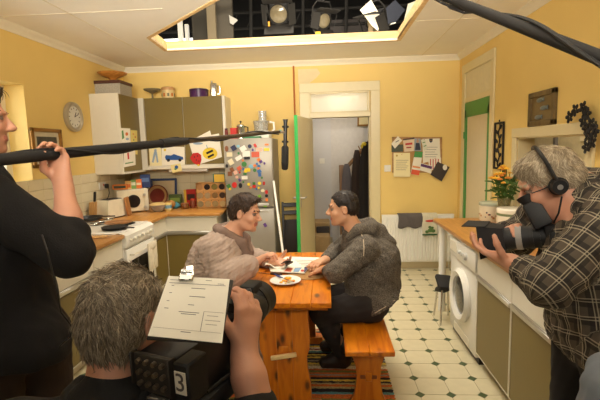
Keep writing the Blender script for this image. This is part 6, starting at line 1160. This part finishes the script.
# ================================================================== FILM GEAR
def frame_thing(name, label, cat, origin, fwd, up=(0, 0, 1)):
    R = frame(fwd, up); mt = Matrix(R.tolist()); return thing(name, label, cat, origin, mt.to_euler())   # local x right, y forward, z up
def snap_text(body, size, mat, parent, mtx, ext=.0005):
    cu = bpy.data.curves.new('text', 'FONT'); cu.body = body; cu.size = size; cu.extrude = ext; cu.align_x = 'CENTER'; cu.align_y = 'CENTER'
    o = bpy.data.objects.new('text', cu); me = bpy.data.meshes.new_from_object(o); bpy.data.objects.remove(o); me.materials.append(mat)
    q = bpy.data.objects.new('lettering', me); COL.objects.link(q); q.parent = parent; q.matrix_local = mtx; return q
GREYB = M('camera_grey', srgb(58, 52, 45), .5, var=.15); RUB = M('rubber_black', (.010, .010, .011), .6, var=.2); GLS = M('lens_glass', (.02, .02, .03), .05)
# --- camera on the shoulder of the front operator
t = frame_thing('video_camera', 'black shoulder video camera with a number 3 card at front left', 'camera', (-.352, .765, 1.168), (.36, .93, .03)); CAMF = t
MB().box((0, .14, -.015), (.098, .25, .13), bev=.008, seg=2).build('body', BLACK, t)
rp = MB().box((-.002, .008, .012), (.094, .012, .082), bev=.004, seg=2).build('rear_panel', GREYB, t)
kn = MB().cyl((0, 0, 0), (0, -.009, 0), .0055, .005, 12).mesh('dial', M('dial_dark', srgb(120, 106, 88), .35, .5), .7); kt = MB().box((0, -.010, .001), (.001, .002, .008)).mesh('dial_mark', ALU)
for r_ in range(3):
    for c_ in range(4):
        o = bpy.data.objects.new('dial', kn); COL.objects.link(o); o.parent = rp; o.location = (-.032+.0205*c_, .002, .040-.0235*r_)
for x in (-.05, .047): MB().box((x, .004, .01), (.004, .02, .09), bev=.001).build('corner_guard', GREYB, rp)
MB().box((0, .0, -.034), (.088, .012, .006), bev=.001).build('trim_strip', ALU, rp)
MB().box((0, .03, -.075), (.10, .07, .07), bev=.006, seg=2).build('battery', RUB, t)
for k in range(3): MB().box((-.03+.03*k, -.006, -.062), (.018, .006, .01), bev=.002).build('connector', GREYB, t)
rx = MB().box((.072, .03, .01), (.038, .06, .085), bev=.004).build('radio_receiver', RUB, t)
cd = MB().box((.072, -.0015, .014), (.026, .002, .046)).build('number_card', PAPER, rx); snap_text('3', .052, INK, cd, Matrix.Translation((.072, -.003, .014)) @ Euler((math.pi/2, 0, 0)).to_matrix().to_4x4())
b = MB(); b.cyl((.072, -.004, -.070), (.072, -.004, -.036), .010, n=16); b.box((.072, -.004, -.033), (.032, .016, .006), bev=.002); b.build('clamp_screw', M('brass_steel', (.72, .66, .5), .25, 1), rx)
MB().box((.03, .13, -.10), (.07, .16, .05), (0, 0, 0), .012, 2).build('shoulder_pad', RUB, t)
MB().cyl((.02, .24, .03), (.02, .40, .03), .044, .047, 28).build('lens_barrel', RUB, t)
for y in (.27, .31, .35): MB().cyl((.02, y, .03), (.02, y+.014, .03), .050, n=28).build('focus_ring', BLACK, t)
b = MB(); b.ell((.055, .30, .03), (.024, .06, .040), sub=3); b.build('hand_grip', RUB, t)
ci = (Matrix.Translation(t.location) @ t.rotation_euler.to_matrix().to_4x4()).inverted(); gs = MB(); gs.tube([ci @ GD(*q_) for q_ in ((245, 314, 1.07), (251, 319, 1.06), (254.5, 334, 1.04), (253, 350, 1.03), (246, 362, 1.03), (238, 358, 1.04))], [.008, .012, .013, .013, .012, .008], 8); gs.build('grip_strap', BLACKM, t)
MB().box((.022, .345, .070), (.044, .06, .040), (0, 0, .1), .008, 2).build('viewfinder_hood', RUB, t); MB().cyl((.0, .30, .065), (.04, .32, .075), .012, n=10).build('viewfinder_arm', BLACK, t)
b = MB(); b.tube([(.06, .27, .0), (.075, .27, -.03), (.07, .2, -.06), (.05, .1, -.07)], .004, 6); b.build('lens_cable', BLACK, t)
# --- clipboard with the script sheet
cn = [GD(168.7, 276.5, .90), GD(229.7, 279.7, .90), GD(222.3, 344.7, .79), GD(147.6, 335, .79)]
mid = sum(cn, Vector())/4; xd = (cn[1]-cn[0]).normalized(); dn = ((cn[3]+cn[2])/2-(cn[0]+cn[1])/2); wd_ = ((cn[1]-cn[0]).length+(cn[2]-cn[3]).length)/2; hd_ = dn.length; mtx = basis(mid, xd, -dn)
t = thing('script_clipboard', 'clipboard with a white typed script sheet on the front camera', 'clipboard', mid, mtx.to_euler())
MB().box((0, 0, -.004), (wd_*1.04, hd_*1.03, .005), bev=.002).build('board', M('board_dark', srgb(40, 34, 30), .6), t)
def warp(u, v): 
    a = cn[3].lerp(cn[2], u); c = cn[0].lerp(cn[1], u); q_ = mtx.inverted() @ a.lerp(c, v); q_.z = 0; return q_
sh = MB(); A = [sh.bm.verts.new(warp(u, v)+Vector((0, 0, .0005))) for u, v in ((0, 0), (1, 0), (1, 1), (0, 1))]; B = [sh.bm.verts.new(warp(u, v)+Vector((0, 0, .002))) for u, v in ((0, 0), (1, 0), (1, 1), (0, 1))]; sh.bm.faces.new(B); sh.bm.faces.new(A[::-1])
for k in range(4): sh.bm.faces.new((A[k], A[(k+1) % 4], B[(k+1) % 4], B[k]))
so = sh.build('script_sheet', PAPER, t, None)
def line(u0, u1, v, h=.012, mat=INK):
    q = MB(); q.bm.faces.new([q.bm.verts.new(warp(u, w)+Vector((0, 0, .0026))) for u, w in ((u0, v-h/2), (u1, v-h/2), (u1, v+h/2), (u0, v+h/2))]); q.build('typed_line', M('faint_ink', srgb(150, 140, 128), .9) if mat is None else mat, so, None)
for u0, u1, v in ((.05, .2, .93), (.25, .32, .93), (.62, .72, .95), (.82, .92, .90), (.05, .95, .875)): line(u0, u1, v, .008)
for u0, u1, v in ((.42, .64, .80), (.1, .14, .83), (.42, .66, .66), (.1, .14, .70), (.43, .52, .52), (.1, .14, .56), (.32, .62, .40), (.36, .58, .37), (.1, .16, .44), (.42, .56, .10)): line(u0, u1, v, .010)
for u0, u1, v in ((.74, .9, .37), (.72, .94, .30), (.74, .9, .24)): line(u0, u1, v, .008, None)
line(.68, .69, .28, .30, None); line(.69, .97, .43, .006, None); line(.03, .97, .13, .005, None)
ck = MB(); ck.box((-.028, hd_/2-.004, .006), (.03, .02, .008), (0, 0, .1), .002); ck.cyl((-.04, hd_/2+.006, .012), (-.016, hd_/2+.006, .012), .005, n=10); ck.box((-.022, hd_/2+.008, .014), (.014, .02, .002), (.5, 0, .2), .0005); ck.build('bulldog_clip', STEEL, t)
# --- camera held by the operator in the checked shirt
H0, B0 = GD(491, 239, 1.60), GD(547, 236, 1.50); ax_ = (H0-B0).normalized()
t = frame_thing('video_camera', 'black handheld video camera with a lens hood at the right', 'camera', B0, tuple(ax_)); LN = (H0-B0).length
MB().box((0, -.07, -.005), (.085, .15, .10), bev=.010, seg=2).build('body', RUB, t)
MB().cyl((0, 0, 0), (0, LN-.03, 0), .040, .042, 28).build('lens_barrel', RUB, t)
MB().cyl((0, LN*.42, 0), (0, LN*.42+.020, 0), .0445, n=28).build('grey_ring', M('ring_grey', srgb(150, 146, 140), .4), t)
for q in (.1, .22): MB().cyl((0, LN*q, 0), (0, LN*q+.012, 0), .043, n=28).build('focus_ring', BLACK, t)
b = MB(); s0, s1, y0, y1 = .043, .062, LN-.05, LN+.035; R0 = [(s0*a, y0, s0*c) for a, c in ((-1, -1), (1, -1), (1, 1), (-1, 1))]; R1 = [(s1*a*1.1, y1, s1*c) for a, c in ((-1, -1), (1, -1), (1, 1), (-1, 1))]; R2 = [(s1*a*1.02, y1-.002, s1*c*.92) for a, c in ((-1, -1), (1, -1), (1, 1), (-1, 1))]; R3_ = [(s0*a*.8, y0+.01, s0*c*.8) for a, c in ((-1, -1), (1, -1), (1, 1), (-1, 1))]
vs = [[b.bm.verts.new(p) for p in R_] for R_ in (R0, R1, R2, R3_)]
for A_, B_ in zip(vs, vs[1:]):
    for k in range(4): b.bm.faces.new((A_[k], A_[(k+1) % 4], B_[(k+1) % 4], B_[k]))
b.bm.faces.new(vs[0][::-1]); b.bm.faces.new(vs[3]); b.build('lens_hood', BLACKM, t, None)
MB().box((0, LN+.045, .062), (.13, .085, .004), (.12, 0, 0), .002).build('hood_flap', BLACKM, t)
MB().cyl((0, LN-.045, 0), (0, LN-.04, 0), .036, n=24).build('front_glass', GLS, t)
v0 = GD(541, 221, 1.47); v1 = GD(533, 208, 1.485)
vf = frame_thing('viewfinder_tmp', 'x', 'x', (v0+v1)/2, tuple(v1-v0), (.3, 1, 0)); vm = Matrix.Translation((v0+v1)/2) @ vf.rotation_euler.to_matrix().to_4x4(); bpy.data.objects.remove(vf)
tm = Matrix.Translation(B0) @ t.rotation_euler.to_matrix().to_4x4(); lm = tm.inverted() @ vm
o = MB().box((0, 0, 0), (.060, .095, .055), bev=.010, seg=2).build('viewfinder', RUB, t); o.matrix_local = lm
o2 = MB().lathe([(.022, .0), (.030, .02), (.033, .03), (.026, .032), (.018, .01)], (0, .045, 0), 20, rot=Euler((-math.pi/2, 0, 0)).to_matrix().to_4x4()).build('eyecup', BLACKM, o)
MB().box((-.0, -.05, .075), (.03, .12, .02), bev=.006).build('carry_handle', BLACK, t); MB().box((0, -.10, .06), (.025, .02, .04), bev=.003).build('handle_post', BLACK, t); MB().box((0, .0, .06), (.025, .02, .04), bev=.003).build('handle_post', BLACK, t)
MB().box((-.05, -.06, -.01), (.03, .10, .07), bev=.01, seg=2).build('side_grip', RUB, t)
for k in range(5): MB().cyl((-.044, -.12+.024*k, .03), (-.048, -.12+.024*k, .03), .006, n=10).build('button', GREYB, t)
# --- main boom pole and microphone
TIP, HND = GD(281.5, 131.5, 3.0), GD(62, 153.5, 1.53); dr_ = (TIP-HND); u_ = dr_.normalized(); tail = HND-u_*.85; JN = GD(150, 143.6, 2.02)
t = thing('boom_pole', 'long dark boom pole reaching across the kitchen to the microphone', 'boom pole', HND)
q = lambda s: HND+u_*s; Ltot = dr_.length; sj = .62*Ltot*.55
jn = (JN-HND).dot(u_)
MB(HND).tube([tail, HND, q(jn)], [.020, .020, .0175], 14).build('foam_grip', BLACKM, t)
MB(HND).tube([q(jn-.02), q(jn+.03), q(jn+.16)], [.022, .022, .018], 14).build('lock_collar', RUB, t)
MB(HND).tube([q(jn+.1), q(Ltot*.98)], [.0135, .0105], 12).build('pole_section', M('carbon_pole', srgb(84, 72, 56), .35, .3, var=.2), t)
pb = u_.orthogonal().normalized(); pc = u_.cross(pb)
MB(HND).tube([q(s)+(pb*math.cos(s*9)+pc*math.sin(s*9))*(.0215 if s < jn+.1 else .0165) for s in np.linspace(-.6, Ltot*.97, 150)], .0042, 6).build('wound_cable', RUB, t)
mt_ = TIP; t = thing('boom_microphone', 'black shotgun microphone hanging upright from the boom pole tip', 'microphone', mt_)
up_ = GD(285.5, 120, 3.0); lo_ = GD(284.8, 170, 3.0); mid_ = up_.lerp(lo_, .52)
MB(mt_).tube([up_, up_.lerp(lo_, .06), mid_], [.017, .014, .0135], 14).build('mic_body', BLACK, t); MB(mt_).tube([mid_, mid_.lerp(lo_, .06), mid_.lerp(lo_, .7), lo_.lerp(mid_, .06), lo_], [.018, .026, .026, .023, .014], 16).build('foam_windshield', BLACKM, t)
MB(mt_).cyl(up_, up_+Vector((0, 0, .004)), .021, n=16).build('end_ring', BLACK, t)
for f_ in (.12, .42): MB(mt_).cyl(up_.lerp(lo_, f_), up_.lerp(lo_, f_+.03), .024, n=16).build('shock_mount_ring', RUB, t)
MB(mt_).cyl(TIP-u_*.03, up_.lerp(lo_, .25), .010, n=8).build('swivel', ALU, t); MB(mt_).ell(TIP-u_*.02, .014, sub=2).build('tip_clamp', C_(90, 150, 120), t)
# --- second boom crossing the top right corner
a_, b_ = GD(433, -8, 1.62), GD(604, 59.5, .90); u2 = (b_-a_).normalized(); a2, b2 = a_-u2*.5, b_+u2*.55; t = thing('boom_pole', 'second black boom pole crossing the upper right corner', 'boom pole', b_)
MB(b_).tube([a2, b2], [.0145, .0165], 14).build('pole_section', BLACKM, t); pb = u2.orthogonal().normalized(); pc = u2.cross(pb); LL = (b2-a2).length
MB(b_).tube([a2+u2*s+(pb*math.cos(s*7+2.2)+pc*math.sin(s*7+2.2))*.021 for s in np.linspace(0, LL, 90)], .0055, 6).build('wound_cable', RUB, t)
c0, c1 = GD(436, -6, 1.6), GD(478, 12, 1.45); MB(b_).tube([c0, GD(450, 8, 1.55), GD(464, 13, 1.5), c1], .004, 6).build('slack_cable', RUB, t)
# --- cable hanging at the boom operator's side
MB(o_).tube([GD(42, 235, 1.33), GD(47, 250, 1.28), GD(57, 290, 1.28), GD(61, 312, 1.28), GD(71, 325, 1.30), GD(70, 337, 1.30), GD(60, 346, 1.34)], .0028, 6).build('radio_cable', BLACK, T)
# --- bag on a stool at the bottom right corner
t = thing('tall_stool', 'tall metal stool under the grey blue bag at the corner', 'stool', (.61, .86, 0)); MB().cyl((0, 0, .76), (0, 0, .79), .15, n=28).build('seat', BLACK, t)
for k in range(4): an = math.pi/4+k*math.pi/2; MB().cyl((.15*math.cos(an), .15*math.sin(an), 0), (.10*math.cos(an), .10*math.sin(an), .76), .012, n=8).build('leg', STEEL, t)
S = SDF(.007, .03); S.fold = .003; S.cap((.61, .86, .87), (.61, .86, 1.10), .085, .075, side=(0, 1, 0), q=1.2); S.cap((.55, .86, .815), (.67, .86, .815), .03, .03); S.plane_cut((.61, .86, .792), (0, 0, -1), (.3, .6, .7), (.9, 1.1, .9))
t = thing('cloth_bag', 'soft grey blue cloth bag at the bottom right corner', 'bag', (.61, .86, .79)); S.build('bag', [M('bag_blue_grey', srgb(120, 128, 140), .8, var=.15)], t, (.61, .86, .79)); MB((.61, .86, .79)).tube([(.57, .86, 1.16), (.58, .86, 1.24), (.64, .86, 1.24), (.65, .86, 1.16)], .008).build('handle', BLACKM, t)
# ================================================================== ON THE TABLE
ZT = .7505
def slab(name, label, cat, px, z, th, mat, marks=()):
    pts = [GZ(a, c, z) for a, c in px]; o_ = sum(pts, Vector())/len(pts); t = thing(name, label, cat, o_); b = MB(o_); lo = [b.bm.verts.new(p-o_) for p in pts]; hi = [b.bm.verts.new(p-o_+Vector((0, 0, th))) for p in pts]; b.bm.faces.new(lo[::-1]); b.bm.faces.new(hi)
    for k in range(len(pts)): b.bm.faces.new((lo[k], lo[(k+1) % len(pts)], hi[(k+1) % len(pts)], hi[k]))
    b.build('sheets', mat, t, None)
    for k, (mt_, mp) in enumerate(marks):
        q_ = MB(o_); q_.bm.faces.new([q_.bm.verts.new(GZ(a, c, z)-o_+Vector((0, 0, th+.0006+.0003*k))) for a, c in mp]); q_.build('print_mark', mt_, t, None)
    return t
p = GZ(308, 273.5, ZT); t = thing('cork_mat', 'round brown cork mat under the magazine', 'table mat', p); b = MB(); b.lathe([(0, 0), (.145, 0), (.15, .003), (.145, .007), (0, .007)], n=40); b.build('mat', M('mat_cork', srgb(150, 112, 66), .9, var=.35, scale=140, bump=.4), t)
slab('newspaper', 'open white newspaper lying on the far half of the table', 'newspaper', [(286, 257), (320, 258), (314, 268), (270, 267)], ZT+.008, .004, PAPER, [(INK, [(295+2*k, 260.5+1.6*k), (312-1*k, 261+1.6*k), (312-1*k, 261.4+1.6*k), (295+2*k, 260.9+1.6*k)]) for k in range(4)])
slab('magazine', 'glossy magazine with red and blue pictures on the table', 'magazine', [(267, 264.5), (292, 267), (310, 266.5), (304.5, 273.6), (271, 272)], ZT+.0135, .004, C_(228, 222, 206, rough=.3), [(C_(206, 90, 60), [(287, 268.5), (293, 268.5), (291, 272.4), (284, 272)]), (C_(120, 150, 180), [(295, 268.3), (302, 268), (298.5, 272.6), (293, 272.5)]), (C_(190, 60, 44), blob(302.5, 271.3, 1.8, 1.1)), (C_(70, 70, 100), [(304.5, 267.5), (309.4, 267), (305, 273), (303.8, 273.2)])])
o = MB(GZ(276, 266, ZT+.02)); p = o.off; rows = []
for i in range(9): rows.append([o.bm.verts.new(Vector((-.075+.15*j/8, -.075+.15*i/8, .012+.016*math.sin(j*.9+i*.5)+.010*math.cos(i*1.3-j*.4)))) for j in range(9)])
for i in range(8):
    for j in range(8): o.bm.faces.new((rows[i][j], rows[i][j+1], rows[i+1][j+1], rows[i+1][j]))
oo = o.build('paper_napkin', PAPER, smooth=3.2); md = oo.modifiers.new('thick', 'SOLIDIFY'); md.thickness = .002; tag(oo, 'crumpled white paper napkin beside the phone', 'napkin')
p = GZ(285.5, 282.5, ZT); t = thing('dinner_plate', 'white plate with leftover food on the near half of the table', 'plate', p); b = MB(); b.lathe([(0, .004), (.06, .004), (.10, .016), (.102, .019), (.06, .009), (0, .008)], n=40); b.build('plate', M('plate_white', srgb(226, 224, 218), .2), t)
rr = random.Random(5)
for k in range(14):
    an, rad = rr.uniform(0, 6.28), rr.uniform(.01, .06); b = MB(); b.ell((rad*math.cos(an)+.01, rad*math.sin(an), .014), (rr.uniform(.008, .018), rr.uniform(.006, .012), .006), (0, 0, an), 1); b.build('food_scrap', [C_(236, 160, 40), C_(222, 190, 120), C_(204, 110, 40)][k % 3], t)
b = MB(); b.ell((.015, .025, .02), (.022, .018, .012)); b.build('egg_yolk', C_(244, 160, 24, rough=.3), t)
fk = thing('table_fork', 'fork with a blue handle resting on the plate rim', 'fork', p+Vector((0, 0, .018)), (0, 0, 2.25)); MB().box((.085, 0, .006), (.10, .012, .008), bev=.003).build('handle', C_(40, 62, 130), fk); MB().box((.0, 0, .004), (.08, .006, .003)).build('neck', STEEL, fk)
for k in range(4): MB().box((-.055, -.009+.006*k, .003), (.035, .0025, .002)).build('tine', STEEL, fk)
kf = thing('table_knife', 'dark handled knife lying beside the plate', 'knife', GZ(271, 274.5, ZT), (0, 0, -.35)); MB().box((.04, 0, .006), (.09, .014, .010), bev=.003).build('handle', C_(44, 30, 28), kf); MB().box((-.05, 0, .004), (.1, .013, .002)).build('blade', STEEL, kf)
ph = GY(286, 263.5, 2.93); t = thing('mobile_phone', 'black mobile phone held over the newspaper', 'phone', ph, (-.5, .25, .5)); MB().box((0, 0, 0), (.062, .115, .011), bev=.004, seg=2).build('case', BLACK, t); MB().box((0, .004, .006), (.052, .09, .001)).build('screen', M('phone_glass', (.02, .02, .025), .08), t)
